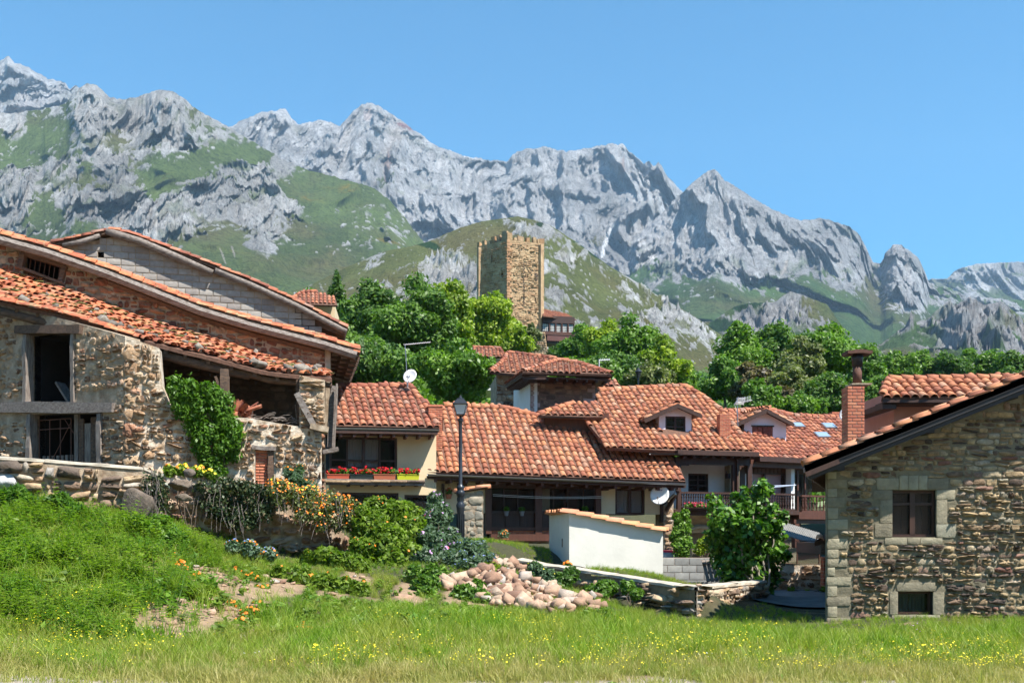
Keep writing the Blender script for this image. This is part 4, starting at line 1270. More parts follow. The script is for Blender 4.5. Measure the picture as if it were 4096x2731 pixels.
# loft: dark back wall, floor, posts, strut
mb = MB()
A0, A1 = WR.px(640, 1600)[0], pa
P = WR.P
mb.add([P(A0 - .6, 5.0, -.5), P(A1 + .6, 4.0, -.5), P(A1 + .6, 4.0, -3.0), P(A0 - .6, 5, -3.0)], [(0, 1, 2, 3)])
lf = mb.build('loft_floor', m_oldbrown, barn)
BW = Pl(WR.P(0, 0, -3.0), nw, (0, 0, 1))
tl = [(A0 - .8, 7.4), (A1 + .5, 6.3)]; bl = [(A0 - .8, 3.6), (A1 + .5, 3.6)]
m_loft_shade = plain('shade_painted_mortar', (.07, .05, .035), .95, 4, .4, .6, .02)  # mortar darkened: the deep shade of the loft is put into its colour
wall(barn, BW, tl, bl, [], .4, m_loft_shade, 'loft_back_wall', grid=(.02, .08, 51))
pieces(barn, 'loft_stone', stone_items(BW, tl, bl, [], (.16, .3), (.2, .55), .03, .04, 'stone', .1), piece_mat('shade_painted_stone', [(0, (.05, .03, .02)), (1, (.11, .075, .05))], 7, .4, .9, .8, .02), 40, 'loft_stones')  # stones darkened the same way to stand for loft shade
timber(WR, 895, 1470, 898, 1672, .2, .2, -.3, m_oldbrown, 'loft_post')
timber(WR, 858, 1500, 885, 1560, .07, .07, -.25, m_oldbrown, 'brace', seg=2)
timber(WR, 912, 1500, 902, 1560, .07, .07, -.25, m_oldbrown, 'brace', seg=2)
timber(WR, 1195, 1510, 1196, 1690, .12, .12, -.35, m_oldbrown, 'loft_post')
timber(WR, 1186, 1575, 1275, 1742, .17, .05, .12, m_oldwood, 'leaning_plank', seg=3)
timber(WR, 1240, 1706, 1312, 1722, .14, .5, .0, m_stone_barn if False else m_mortar, 'corbel', seg=2)
# ---------------- shed roof over the loft, sagging
def rA(s, t):
    """s along 0..1 left to right, t 0 upper edge .. 1 lower edge"""
    ut, vt_ = np.interp(s, [0, .15, .38, .62, .82, 1], [-60, 160, 470, 800, 1080, 1315]), np.interp(s, [0, .15, .38, .62, .82, 1], [1035, 1115, 1235, 1345, 1428, 1496])
    ub, vb = np.interp(s, [0, .15, .38, .62, .82, 1], [-60, 150, 430, 740, 1060, 1328]), np.interp(s, [0, .15, .38, .62, .82, 1], [1185, 1232, 1310, 1405, 1478, 1515])
    Yt = 29.3 + 1.6 * s; Ybt = 27.3 - .9 * math.sin(s * math.pi) * .4 + .3 * s
    p = at(ut, vt_, Yt); q_ = at(ub, vb, Ybt)
    r_ = p * (1 - t) + q_ * t
    r_[2] -= .10 * math.sin(t * math.pi) * (1 - s) + .03 * math.sin(s * 17)
    return r_
mb = MB()
NS, NT = 26, 5
vs = [rA(i / NS, j / NT) - np.array([0, 0, .02]) for i in range(NS + 1) for j in range(NT + 1)]
vs += [rA(i / NS, j / NT) - np.array([0, 0, .12]) for i in range(NS + 1) for j in range(NT + 1)]
nn_ = (NS + 1) * (NT + 1)
fs = []
for i in range(NS):
    for j in range(NT):
        a_ = i * (NT + 1) + j
        fs.append((a_, a_ + 1, a_ + NT + 2, a_ + NT + 1)); fs.append((nn_ + a_, nn_ + a_ + NT + 1, nn_ + a_ + NT + 2, nn_ + a_ + 1))
    for j in (0, NT):
        a_ = i * (NT + 1) + j; fs.append((a_, a_ + NT + 1, nn_ + a_ + NT + 1, nn_ + a_) if j else (a_, nn_ + a_, nn_ + a_ + NT + 1, a_ + NT + 1))
mb.add(vs, fs); rfA = mb.build('roof', m_under, barn)
random.seed(33)
it = []
LA = 9.6
SL = 2.7
shear = np.interp
for col in np.arange(-3.2, LA + .2, .235):
    s0 = col / LA
    t = 0.02 + random.uniform(-.02, .02)
    while t < 1.0:
        k = .30 - .12 * max(0, min(1, s0))       # how far a tile row runs to the right on its way down
        s = s0 + k * t * 1.0
        if 0 <= s <= 1:
            p = rA(s, t); p2 = rA(min(1, s0 + k * (t - .04)) if s0 + k * (t - .04) > 0 else 0, max(0, t - .04)); p3 = rA(min(1, s + .01), t)
            y = p2 - p; y /= np.linalg.norm(y)
            x0 = p3 - p; z = np.cross(x0, y); z /= np.linalg.norm(z)
            x = np.cross(y, z)
            m = basis(x * 1.08, y, z, p + z * (.035 + random.uniform(0, .03)))
            m = rot_in(m, -.1 + random.uniform(-.07, .05), random.uniform(-.12, .12), random.uniform(-.16, .16))
            if random.random() > .025: it.append(('tile%d' % random.randrange(6), m, random.random()))
        t += .105 * random.uniform(.85, 1.15)
# loose verge and eave tiles
for i in range(46):
    s = (i + random.uniform(.2, .8)) / 46
    p = rA(s, 1.0); p2 = rA(max(0, s - .03), 1.0)
    y = p2 - p; y /= np.linalg.norm(y); x = np.cross(y, np.array([0, 0, 1.])); x /= np.linalg.norm(x); z = np.cross(x, y)
    if s < .5: it.append(('fat%d' % random.randrange(6), rot_in(basis(x, y, z, p + np.array([0, -.03, .03])), -.05 + random.uniform(-.06, .06), random.uniform(-.15, .15), random.uniform(-.15, .15)), random.random()))
pieces(rfA, 'roof_tile', it, m_tile_barn, 300)
# weathered stones laid on the tiles
st = []
for i in range(44):
    s, t = random.random(), random.random() ** .6 * .95
    if i % 3 == 0: t = .93
    p = rA(s, t); k = random.uniform(.10, .26) * (1.3 if i % 3 == 0 else .8)
    m = rot_in(basis(np.array([k, 0, 0]), np.array([0, k, 0]), np.array([0, 0, k * .6]), p + np.array([0, 0, .12])), random.uniform(-1, 1), random.uniform(-1, 1), random.uniform(-3, 3))
    st.append(('rock%d' % random.randrange(8), m, .6 + random.random() * .4))
m_lich = piece_mat('lichened_stone', [(0, (.14, .12, .10)), (.6, (.23, .20, .17)), (1, (.30, .27, .22))], 9, .5, .95, .8, .015)
pieces(rfA, 'weight_stone', st, m_lich, 60)
# moss cushions on the tiles
mo = []
for i in range(150):
    s, t = random.random() ** 1.4, random.random() * .9
    p = rA(s, t); k = random.uniform(.10, .3)
    mo.append(('rock%d' % random.randrange(8), rot_in(basis(np.array([k, 0, 0]), np.array([0, k * .7, 0]), np.array([0, 0, k * .16]), p + np.array([0, 0, .105])), 0, 0, random.uniform(-3, 3)), random.random()))
pieces(rfA, 'moss', mo, piece_mat('moss', [(0, (.10, .11, .03)), (.5, (.17, .17, .05)), (1, (.24, .2, .08))], 20, .5, 1, 1, .01), 0, 'moss_cushions')
# beams under the eave
for (sa, sb, off, w_, mt) in [(.0, .3, .16, .12, m_oldwood), (.02, .48, .34, .2, m_oldbrown), (.26, .6, .30, .22, m_oldbrown), (.45, .78, .28, .22, m_oldbrown), (.66, 1.0, .22, .16, m_oldbrown)]:
    mb = MB(); a_ = rA(sa, .93) - np.array([0, 0, off]); b_ = rA(sb, .93) - np.array([0, 0, off])
    mid = rA((sa + sb) / 2, .93) - np.array([0, 0, off + .03])
    mb.tube([a_, a_ * .5 + mid * .5, mid, mid * .5 + b_ * .5, b_], [w_ * .55, w_ * .6, w_ * .62, w_ * .55, w_ * .45], 7); mb.build('eave_beam', mt, barn, True)
for i in range(17):
    s = (i + .5) / 17
    a_ = rA(s, 1.0) - np.array([0, -.05, .17]); b_ = rA(s, .2) - np.array([0, 0, .17]); mb = MB(); mb.beam(a_, b_, .09, .1, jit=.01, seg=2); mb.build('rafter', m_oldbrown, rfA)
# rubbish in the loft: broken tiles and sticks
it = []
for i in range(36):
    p = WR.P(*WR.px(935 + random.uniform(-20, 50), 1640 + random.uniform(-22, 15)), -.4 - random.random() * .4)
    it.append(('tile%d' % random.randrange(6), rot_in(basis(np.array([1., 0, 0]), np.array([0, 1., 0]), np.array([0, 0, 1.]), p - np.array([0, 0, .12])), random.uniform(-1.5, 1.5), random.uniform(-1.5, 1.5), random.uniform(-3, 3)), random.random()))
heap = thing('tile_heap', WR.P(*WR.px(945, 1655), -.5), 'heap of broken dark red tiles lying on the open loft sill', 'heap')
pieces(heap, 'tile', it, m_tile_old, 40)
mb = MB()
for i in range(40):
    p = WR.P(*WR.px(random.uniform(960, 1190), random.uniform(1662, 1690)), -.25 - random.random() * .2); d = Vector((random.uniform(-1, 1), random.uniform(-.4, .4), random.uniform(-.15, .25))).normalized() * random.uniform(.15, .5)
    mb.tube([p, Vector(p) + d * .5 + Vector((0, 0, .03)), Vector(p) + d], .008, 4)
tag(mb.build('dry_twigs', m_oldwood), 'dry grey twigs scattered along the loft sill of the barn', None, None, 'stuff')

# ================================================================== upper barn
ub = thing('upper_barn', (-9, 30.5, 3), 'taller barn of reddish rubble with a barred opening behind the sagging roof', 'barn')
O31 = at(1303, 1500, 31.0)
WB = Pl((O31[0], 31.0, 0), nw, (0, 0, 1))
random.seed(44)
def roofB_v(u): return np.interp(u, [-60, 0, 190, 430, 800, 1000, 1300, 1440], [900, 925, 978, 1062, 1208, 1268, 1345, 1390])
tB = [WB.px(u, roofB_v(u) + 45) for u in (-40, 0, 190, 430, 800, 1000, 1303)]
bB = [(tB[0][0], 5.5), (WB.px(1150, 1500)[0], 5.5), (WB.px(1151, 1500)[0], 1.5), (tB[-1][0], 1.5)]
bo = rpx(WB, 92, 1010, 258, 1130)
wall(ub, WB, tB, bB, [bo], .5, m_mortar, grid=(.03, .05, 61))
it = stone_items(WB, [(a, b - .03) for a, b in tB], bB, [bo], (.13, .27), (.15, .48), .04, .07, 'stone', .25, .05)
it = [(k if i % 3 else 'rough' + k[5:], m, r_) for i, (k, m, r_) in enumerate(it)]
pieces(ub, 'stone', it, m_stone_red, 300, 'wall_stones')
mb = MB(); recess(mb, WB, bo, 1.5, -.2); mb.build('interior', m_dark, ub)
for k in range(8):
    a_ = bo[0] + .1 + k * (bo[1] - bo[0] - .15) / 7.2
    mb = MB(); mb.tube([WB.P(a_, bo[2], -.1), WB.P(a_ + .12, bo[3] + .1, -.1)], .014, 5); mb.build('iron_bar', m_rust, ub)
for (x0, y0, x1, y1, w_) in [(84, 1075, 96, 1015, .14), (246, 1130, 262, 1068, .14), (88, 1012, 262, 1068, .12), (70, 1068, 262, 1140, .08)]:
    p0 = WB.P(*WB.px(x0, y0), .02); p1 = WB.P(*WB.px(x1, y1), .02); mb = MB(); mb.beam(p0, p1, .2, w_, up=(0, 0, 1) if abs(x1 - x0) > 60 else (1, 0, 0), jit=.006, seg=3); mb.build('window_post' if abs(x1 - x0) < 60 else 'window_beam', m_oldbrown, ub)
# white-washed corner post and long plank
timber(WB, 1311, 1372, 1309, 1725, .15, .2, .03, m_mortar, 'corner_post', ub, 6, .006)
timber(WB, 1346, 1540, 1335, 1800, .05, .1, .3, m_oldwoodv, 'long_plank', ub, 3, .003)
timber(WB, 1338, 1545, 1322, 1790, .22, .08, .1, m_oldwood, 'side_plank', ub, 3, .003)
timber(WB, 1290, 1812, 1352, 1798, .12, .4, .2, m_oldwood, 'corbel_beam', ub, 3, .008)
# roof slab, verge tiles, verge beam, right eave
dB = Vector((-.216, 1, 0)).normalized()
VB = Pl(WB.P(0, 0, .34), nw, (0, 0, 1))
def vB(u, off=0): return VB.P(*VB.px(u, roofB_v(u) + off))
us_ = [-60, 0, 190, 430, 800, 1000, 1300, 1440]
mb = MB()
for u0, u1 in zip(us_[:-1], us_[1:]):
    p = [vB(u0, 12), vB(u1, 12), vB(u1, 24), vB(u0, 24)]
    mb.prism(p, dB, 6.5)
rfB = mb.build('roof', m_oldbrown, ub)
it = []
for off in (0, .24, .48):
    pts_ = [Vector(vB(u, 10)) + dB * (off + .08) for u in us_[::-1]]
    it += line_tiles([tuple(p) for p in pts_], (0, 0, 1), .33, 'fat', 1.6, random.uniform(0, .01))
pts_ = [Vector(vB(u, 4)) + dB * .2 + Vector((0, 0, .05)) for u in us_[::-1]]
it += line_tiles([tuple(p) for p in pts_], (0, 0, 1), .33, 'tile', 2.2)
pieces(rfB, 'verge_tile', it, m_tile_barn, 200)
mb = MB(); q_ = [Vector(vB(u, 37)) for u in us_[:-1]] + [Vector(vB(1425, 37))]
mb.tube(q_, [.13] * len(q_), 6); mb.build('verge_beam', m_oldwood, ub)
mb = MB(); q_ = [Vector(vB(u, 56)) + dB * .3 for u in (430, 800, 1000, 1300)]
mb.tube(q_, [.11] * len(q_), 6); mb.build('wall_plate', m_oldbrown, ub)
e0 = Vector(vB(1440, 30))
it = []
for k in range(22):
    p = e0 + dB * (k * .26 + .05) + Vector((.0, 0, .1))
    for j in range(2):
        y = np.array([-.93, 0, .36]); y /= np.linalg.norm(y); x = np.array(dB); z = np.cross(y, x) ; z = z if z[2] > 0 else -z; x = np.cross(y, z)
        it.append(('tile%d' % random.randrange(6), rot_in(basis(x, y, z, np.array(p) + y * (.34 * j) - np.array([0, 0, .02 + random.random() * .02])), -.06, random.uniform(-.1, .1), random.uniform(-.1, .1)), random.random()))
pieces(rfB, 'eave_tile', it, m_tile_barn, 50)
for k in range(6):
    mb = MB(); p = e0 + dB * (k * .85 + .25) - Vector((0, 0, .08)); mb.beam(p, p + Vector((-1.2, 0, .38)), .14, .16, jit=.01, seg=2); mb.build('rafter', m_oldbrown, rfB)
for k in range(4):
    mb = MB(); p = e0 + Vector((-.15 - k * .28, 0, -.02 + k * .09)); mb.beam(p, p + dB * 5.2, .2, .03); mb.build('soffit_board', m_oldwood, rfB)

# ================================================================== concrete block gable behind
cb = thing('block_barn', (-9, 33, 3), 'grey concrete block gable with a crooked log under its tiled verge', 'barn')
O33 = at(900, 1200, 33.0)
WC = Pl((O33[0], 33.0, 0), nw, (0, 0, 1))
random.seed(55)
def roofC_v(u): return np.interp(u, [150, 175, 260, 330, 445, 520, 760, 1000, 1180, 1390, 1400], [975, 968, 950, 935, 908, 922, 1012, 1108, 1190, 1300, 1304])
tC = [WC.px(u, roofC_v(u) + 40) for u in (175, 260, 445, 560, 760, 1000, 1180, 1270)]
bC = [(tC[0][0], 7.2), (tC[-1][0], 5.5)]
ho = rpx(WC, 391, 1008, 415, 1031)
wall(cb, WC, tC, bC, [ho], .2, m_mortar)
it = []
bh = .207; bw = .43
a_lo, a_hi = tC[0][0], tC[-1][0]
bref = WC.px(415, 1031)[1]
i = -12
while bref + i * bh < 12:
    b0_ = bref + i * bh
    a = a_lo - (bw / 2 if i % 2 else 0) + .12
    while a < a_hi:
        w_ = bw if random.random() < .85 else bw / 2
        x0, x1 = a, a + w_
        if x0 < ho[1] and x1 > ho[0] and b0_ + bh * .5 > ho[2] and b0_ + bh * .5 < ho[3]:
            if ho[0] - x0 > .08: x1 = ho[0]
            elif x1 - ho[1] > .08: x0 = ho[1]
        mid = (x0 + x1) / 2
        if interp(tC, mid) > b0_ + bh * .45 and mid > a_lo and mid < a_hi and interp(bC, mid) < b0_:
            it.append(('block0', basis(WC.ea * (x1 - x0 - .02), WC.eb * (bh - .022), WC.n * .022, WC.P(mid, b0_ + bh / 2, 0)), random.random()))
        a += w_
    i += 1
pieces(cb, 'block', it, m_block, 300)
mb = MB(); recess(mb, WC, ho, .19, 0); mb.build('vent_hole', m_dark, cb)
VC = Pl(WC.P(0, 0, .2), nw, (0, 0, 1))
def vC(u, off=0): return VC.P(*VC.px(u, roofC_v(u) + off))
usl, usr = [150, 260, 330, 445], [445, 520, 760, 1000, 1180, 1390]
mb = MB()
for L_ in (usl, usr):
    for u0, u1 in zip(L_[:-1], L_[1:]):
        mb.prism([vC(u0, 12), vC(u1, 12), vC(u1, 22), vC(u0, 22)], dB, 5.5)
rfC = mb.build('roof', m_oldbrown, cb)
it = []
for off in (0, .25):
    it += line_tiles([tuple(Vector(vC(u, 10)) + dB * (off + .05)) for u in usr[::-1]], (0, 0, 1), .34, 'fat', 1.8)
    it += line_tiles([tuple(Vector(vC(u, 10)) + dB * (off + .05)) for u in usl], (0, 0, 1), .34, 'fat', 1.8)
it += line_tiles([tuple(Vector(vC(u, 4)) + dB * .2) for u in usr[::-1]], (0, 0, 1), .34, 'tile', 2.5)
pieces(rfC, 'verge_tile', it, m_tile_old, 150)
mb = MB(); q_ = [Vector(vC(u, o_)) for u, o_ in ((425, 12), (470, 26), (560, 28), (700, 36), (851, 42))]
mb.tube(q_, [.10, .13, .12, .13, .10], 7); mb.build('verge_log', m_oldwood, cb, True)
mb = MB(); q_ = [Vector(vC(u, 30)) for u in (860, 1000, 1180, 1330, 1385)]
mb.tube(q_, [.10] * 5, 7); mb.build('verge_log', m_oldwood, cb, True)
mb = MB(); q_ = [Vector(vC(u, o_)) for u, o_ in ((250, 30), (330, 32), (400, 22))]
mb.tube(q_, [.06, .09, .07], 7); mb.build('verge_log', m_oldwood, cb, True)
e0 = Vector(vC(1385, 26))
for k in range(5):
    mb = MB(); p = e0 + dB * (k * .9 + .1) - Vector((0, 0, .08)); mb.beam(p, p + Vector((-1.3, 0, .5)), .16, .18, jit=.01, seg=2); mb.build('rafter', m_oldbrown, rfC)
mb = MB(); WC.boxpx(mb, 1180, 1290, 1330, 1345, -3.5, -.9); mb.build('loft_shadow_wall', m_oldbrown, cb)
# ================================================================== helpers for house details
def gutter(parent, p0, p1, r=.065, mt=m_metal, brackets=0):
    p0, p1 = Vector(p0), Vector(p1)
    d = (p1 - p0).normalized(); s = d.cross(Vector((0, 0, 1))).normalized()
    n = 8; vs = []; fs = []
    for p in (p0, p1):
        for k in range(n + 1):
            t = math.pi * k / n
            vs.append(p + s * math.cos(t) * r - Vector((0, 0, 1)) * math.sin(t) * r * 1.05)
        for k in range(n + 1):
            t = math.pi * k / n
            vs.append(p + s * math.cos(t) * (r - .008) - Vector((0, 0, 1)) * math.sin(t) * (r - .008))
    m = 2 * (n + 1)
    for k in range(n):
        fs.append((k, k + 1, m + k + 1, m + k)); fs.append((n + 1 + k, m + n + 1 + k, m + n + 2 + k, n + 2 + k))
        fs.append((k, n + 1 + k, n + 2 + k, k + 1)); fs.append((m + k, m + k + 1, m + n + 2 + k, m + n + 1 + k))
    fs.append((0, m, m + n + 1, n + 1)); fs.append((n, 2 * n + 1, m + 2 * n + 1, m + n))
    o = MB().add(vs, fs).build('gutter', mt, parent)
    for k in range(brackets):
        p = p0.lerp(p1, (k + .5) / brackets); b = MB()
        pts = [p + s * math.cos(math.pi * j / 6) * (r + .004) - Vector((0, 0, 1)) * math.sin(math.pi * j / 6) * (r + .008) for j in range(7)]
        b.tube(pts, .006, 4); b.build('gutter_bracket', mt, o)
    return o
def part_box(pl, u0, v0, u1, v1, h0, h1, name, mt, parent):
    mb = MB(); pl.boxpx(mb, u0, v0, u1, v1, h0, h1); return mb.build(name, mt, parent)
def dish(parent_loc, name, label, c, r, aim, mast, mt=m_dish, logo=False, arm=True):
    """satellite dish: bowl, feed arm, receiver, mast"""
    t = thing(name, c, label, 'satellite dish')
    c = Vector(c); aim = Vector(aim).normalized()
    e = aim.cross(Vector((0, 0, 1))).normalized(); g = e.cross(aim)
    vs, fs = [c - aim * r * .22], []
    n = 24; rings = 5
    for i in range(1, rings + 1):
        q_ = i / rings
        for k in range(n):
            a = 2 * math.pi * k / n
            vs.append(c + (e * math.cos(a) + g * math.sin(a) * 1.08) * r * q_ - aim * r * .22 * (1 - q_ * q_))
    for k in range(n): fs.append((0, 1 + k, 1 + (k + 1) % n))
    for i in range(rings - 1):
        for k in range(n):
            a, b = 1 + i * n + k, 1 + i * n + (k + 1) % n
            fs.append((a, a + n, b + n, b))
    base = len(vs)
    vs2 = [v - aim * .012 for v in vs]
    fs2 = [tuple(i + base for i in f[::-1]) for f in fs]
    rim = [(1 + (rings - 1) * n + k, base + 1 + (rings - 1) * n + k, base + 1 + (rings - 1) * n + (k + 1) % n, 1 + (rings - 1) * n + (k + 1) % n) for k in range(n)]
    MB().add(vs + vs2, fs + fs2 + rim).build('bowl', mt, t, True)
    f = c + aim * r * .95 - g * r * .75
    MB().tube([c - g * r * .98, f], .014, 6).build('feed_arm', m_metal, t)
    MB().tube([f - aim * .03 + g * .02, f + (c - f).normalized() * .12], [.035, .03], 8).build('receiver', m_metal, t)
    for ml in mast: MB().tube(ml, .02, 6).build('mast', m_metal, t)
    if logo:
        for k, w_ in enumerate([.035, .02, .03, .028, .022]):
            x = -.08 + k * .038
            p = c + e * x + g * (r * .55) - aim * r * .22 * (1 - .35)
            MB().beam(p + aim * .012, p + e * w_ + aim * .012, .006, .028, up=tuple(g)).build('logo_letter', plain('logo_blue%d' % k, (.04, .06, .2), .5, 1, 0, 0, 0) if k == 0 else bpy.data.materials['logo_blue0'], t)
    return t
def turned(p0, p1, r, prof=((0, .9), (.08, .9), (.12, .5), (.3, 1.0), (.45, .75), (.55, .5), (.6, .9), (.64, .5), (.78, .95), (.92, .6), (1, .9)), n=6):
    p0, p1 = Vector(p0), Vector(p1)
    return MB().tube([p0.lerp(p1, t) for t, _ in prof], [r * k for _, k in prof], n)
def railing(parent, pl, u0, v0, u1, v1, h, n, mt, nm='railing'):
    mb = MB(); a0, b1 = pl.px(u0, v0); a1, b0 = pl.px(u1, v1)
    pl.box(mb, a0, a1, b1 - .07, b1, h - .05, h + .05); pl.box(mb, a0, a1, b0, b0 + .06, h - .05, h + .05)
    o = mb.build(nm, mt, parent)
    t = turned(pl.P(a0, b0 + .06, h), pl.P(a0, b1 - .07, h), .036)
    me = None
    for k in range(n):
        a = a0 + (k + .5) * (a1 - a0) / n
        t = turned(pl.P(a, b0 + .05, h), pl.P(a, b1 - .06, h), .036)
        t.build('baluster', mt, o)
    return o
C3 = lambda x, y: (900 + x / 2.351, 1350 + y / 2.351)
C4 = lambda x, y: (1800 + x / 2.351, 1350 + y / 2.351)
C5 = lambda x, y: (2500 + x / 2.351, 1450 + y / 2.351)
C8 = lambda x, y: (2100 + x / 2.351, 1850 + y / 2.351)

# ================================================================== flower house (beige, geraniums)
fh = thing('beige_house', (-3.5, 33, 1.3), 'beige rendered house with a wide brown window above a ledge of red geraniums', 'house')
random.seed(61)
dA = np.array([-.30, 1, 0]); 
EA0, EA1 = at(1325, 1706, 32.0), at(1757, 1716, 33.0)
ea = EA1 - EA0; ea[2] *= .4
RA = Pl(EA0 + np.array([0, 0, .05]), ea, (-.30, 1, .66))
hipB = (1757, 1712)
rfh = roof(fh, RA, [(1322, 1704), (1757, 1712), (1738, 1640), (1640, 1545), (1322, 1545)], m_tile_old, m_under, [[(1338, 1547), (1640, 1547)], [(1752, 1706), (1700, 1622), (1640, 1547)]], sp=.235, ex=.33, b0=0)
# the hidden slopes of the hip
mb = MB(); p = lambda u, v: RA.P(*RA.px(u, v), -.02)
r0, r1, ee = Vector(p(1322, 1547)), Vector(p(1640, 1547)), Vector(p(1757, 1712))
mb.prism([r1, ee, ee + Vector((-1.5, 6.5, 0)) ], (0, 0, -1), .1); mb.prism([r0, r1, r1 + Vector((-.9, 3, -2)), r0 + Vector((-.9, 3, -2))], (0, 0, -1), .1); mb.build('rear_roof', m_under, rfh)
FA = Pl(at(1500, 1800, 33.0), ea / np.linalg.norm(ea) * np.array([1, 1, 0]), (0, 0, 1))
topA = [FA.px(1285, 1745), FA.px(1745, 1745)]
botA = [FA.px(1285, 2080), FA.px(1745, 2080)]
win = rpx(FA, 1319, 1743, 1589, 1877)
wlo1 = rpx(FA, 1368, 1968, 1595, 2040); wlo2 = rpx(FA, 1618, 1978, 1722, 2060)
wall(fh, FA, [(topA[0][0], topA[0][1] + .3), (topA[1][0], topA[1][1] + .3)], [(botA[0][0], botA[0][1] - .5), (botA[1][0], botA[1][1] - .5)], [win, wlo1, wlo2], .3, m_beige)
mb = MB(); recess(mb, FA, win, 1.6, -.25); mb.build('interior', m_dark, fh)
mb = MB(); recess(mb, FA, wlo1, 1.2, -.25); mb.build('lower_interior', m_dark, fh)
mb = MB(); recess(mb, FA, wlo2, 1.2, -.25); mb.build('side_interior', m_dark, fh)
window(fh, FA, win, m_wood, m_glass_clear, 4, 2, .06, .07, .07, .05, curtain=[None, m_curt, m_curt, None], rowsplit=[.27])
window(fh, FA, wlo1, m_wood, m_glass, 2, 1, .06, .07, .07, .05)
window(fh, FA, wlo2, m_wood, m_glass, 1, 1, .06, .07, .07, .05)
# side wall right
e1 = FA.P(topA[1][0], 0); mb = MB()
mb.hexa([(e1[0], e1[1], 1), (e1[0] - .3, e1[1] + .1, 1), (e1[0] - 1.5, e1[1] + 5, 1), (e1[0] - 1.2, e1[1] + 5, 1), (e1[0], e1[1], topA[1][1] + .3), (e1[0] - .3, e1[1] + .1, topA[1][1] + .3), (e1[0] - 1.5, e1[1] + 5, topA[1][1] + .3), (e1[0] - 1.2, e1[1] + 5, topA[1][1] + .3)]); mb.build('side_wall', m_beige, fh)
gutter(fh, RA.P(*RA.px(1330, 1709), .0) + np.array([0, -.07, -.02]), RA.P(*RA.px(1757, 1716), .0) + np.array([0, -.07, -.02]), brackets=8)
mb = MB(); g0, g1 = Vector(RA.P(*RA.px(1330, 1716), 0)), Vector(RA.P(*RA.px(1750, 1722), 0)); mb.beam(g0 + Vector((0, .03, -.04)), g1 + Vector((0, .03, -.04)), .04, .15); mb.build('fascia', m_wood, fh)
mb = MB(); mb.hexa([tuple(g0 + Vector(q_)) for q_ in ((0, .06, -.12),)] + [tuple(g1 + Vector((0, .06, -.12))), tuple(g1 + Vector((-.2, 1.0, -.12))), tuple(g0 + Vector((-.2, 1.0, -.12))), tuple(g0 + Vector((0, .06, -.06))), tuple(g1 + Vector((0, .06, -.06))), tuple(g1 + Vector((-.2, 1.0, -.06))), tuple(g0 + Vector((-.2, 1.0, -.06)))]); mb.build('soffit', m_wood2, fh)
for k in range(8):
    p = g0.lerp(g1, (k + .6) / 8); MB().beam(p + Vector((0, .06, -.17)), p + Vector((-.2, 1.0, -.17)), .09, .1).build('rafter', m_wood2, fh)
# ledge with stone slabs
mb = MB(); FA.boxpx(mb, 1287, 1922, 1688, 1938, -.1, .42); led = mb.build('ledge', m_oldwood, fh)
u = 1287
it = []
for w_ in (104, 84, 76, 68, 70):
    a0, b0 = FA.px(u, 1925); a1, b1 = FA.px(u + w_, 1925)
    it.append(('dress%d' % random.randrange(16), basis(FA.ea * (a1 - a0 - .02), np.array([0, 0, .075]), FA.n * .05, FA.P((a0 + a1) / 2, FA.px(u, 1927)[1], .42)), random.random())); u += w_
pieces(led, 'ledge_slab', it, m_stone_wall, 10)
for u in (1390, 1445, 1500, 1555, 1608, 1660):
    mb = MB(); FA.boxpx(mb, u - 4, 1938, u + 4, 1946, -.05, .38); mb.build('joist_end', m_wood, fh)

# ---------------- chimney between the houses
cl = Pl(at(1714, 1800, 33.6), (1, .1, 0), (0, 0, 1))
c2 = thing('chimney', cl.P(.2, 0), 'squat red brick chimney between the beige house roof and the large tiled roof', 'chimney')
random.seed(62)
brick_stack(c2, cl, rpx(cl, 1714, 1624, 1769, 1802), .45, bh=.055, bw=.22)
mb = MB(); cl.boxpx(mb, 1712, 1618, 1771, 1625, -.47, .02); mb.build('capping_course', m_brick, c2)

# ================================================================== gallery house with the big roof
gh = thing('gallery_house', (1.5, 36, 1.3), 'long low house with the largest tiled roof and a dark brown glazed gallery', 'house')
random.seed(63)
EB0, EB1 = at(1700, 1893, 33.5), at(2742, 1930, 35.6)
eb_ = EB1 - EB0
RB = Pl(EB0 + np.array([0, 0, .05]), eb_, (-.20, 1, .70))
rgh = roof(gh, RB, [(1703, 1888), (2742, 1926), (2712, 1850), (2686, 1803), (2560, 1768), (2380, 1722), (2120, 1655), (2030, 1633), (1772, 1622), (1772, 1795), (1750, 1802), (1745, 1842), (1698, 1858)], m_tile, m_under,
           [[(1772, 1624), (2030, 1634)], [(2690, 1806), (2560, 1771), (2380, 1724), (2120, 1658), (2032, 1636)]], sp=.24, ex=.335)
mb = MB(); pp = lambda u, v: Vector(RB.P(*RB.px(u, v), -.04))
mb.prism([pp(1760, 1625), pp(2030, 1634), pp(2030, 1634) + Vector((-.8, 4, -2.6)), pp(1760, 1625) + Vector((-.8, 4, -2.6))], (0, 0, -1), .1)
mb.prism([pp(2030, 1634), pp(2686, 1804), pp(2740, 1924) + Vector((-1.2, 6, 0)), pp(2030, 1634) + Vector((-.8, 4, -2.6))], (0, 0, -1), .1); mb.build('rear_roof', m_under, rgh)
g0, g1 = Vector(RB.P(*RB.px(1710, 1893), 0)) + Vector((0, -.08, -.02)), Vector(RB.P(*RB.px(2742, 1931), 0)) + Vector((0, -.08, -.02))
gutter(gh, g0, g1, .07, brackets=18)
MB().beam(g0 + Vector((0, .12, -.07)), g1 + Vector((0, .12, -.07)), .05, .16).build('fascia', m_wood, gh)
eh = np.array([eb_[0], eb_[1], 0]); eh /= np.linalg.norm(eh)
FB = Pl(at(2160, 2100, 35.2), eh, (0, 0, 1))
ndir = Vector(FB.n)
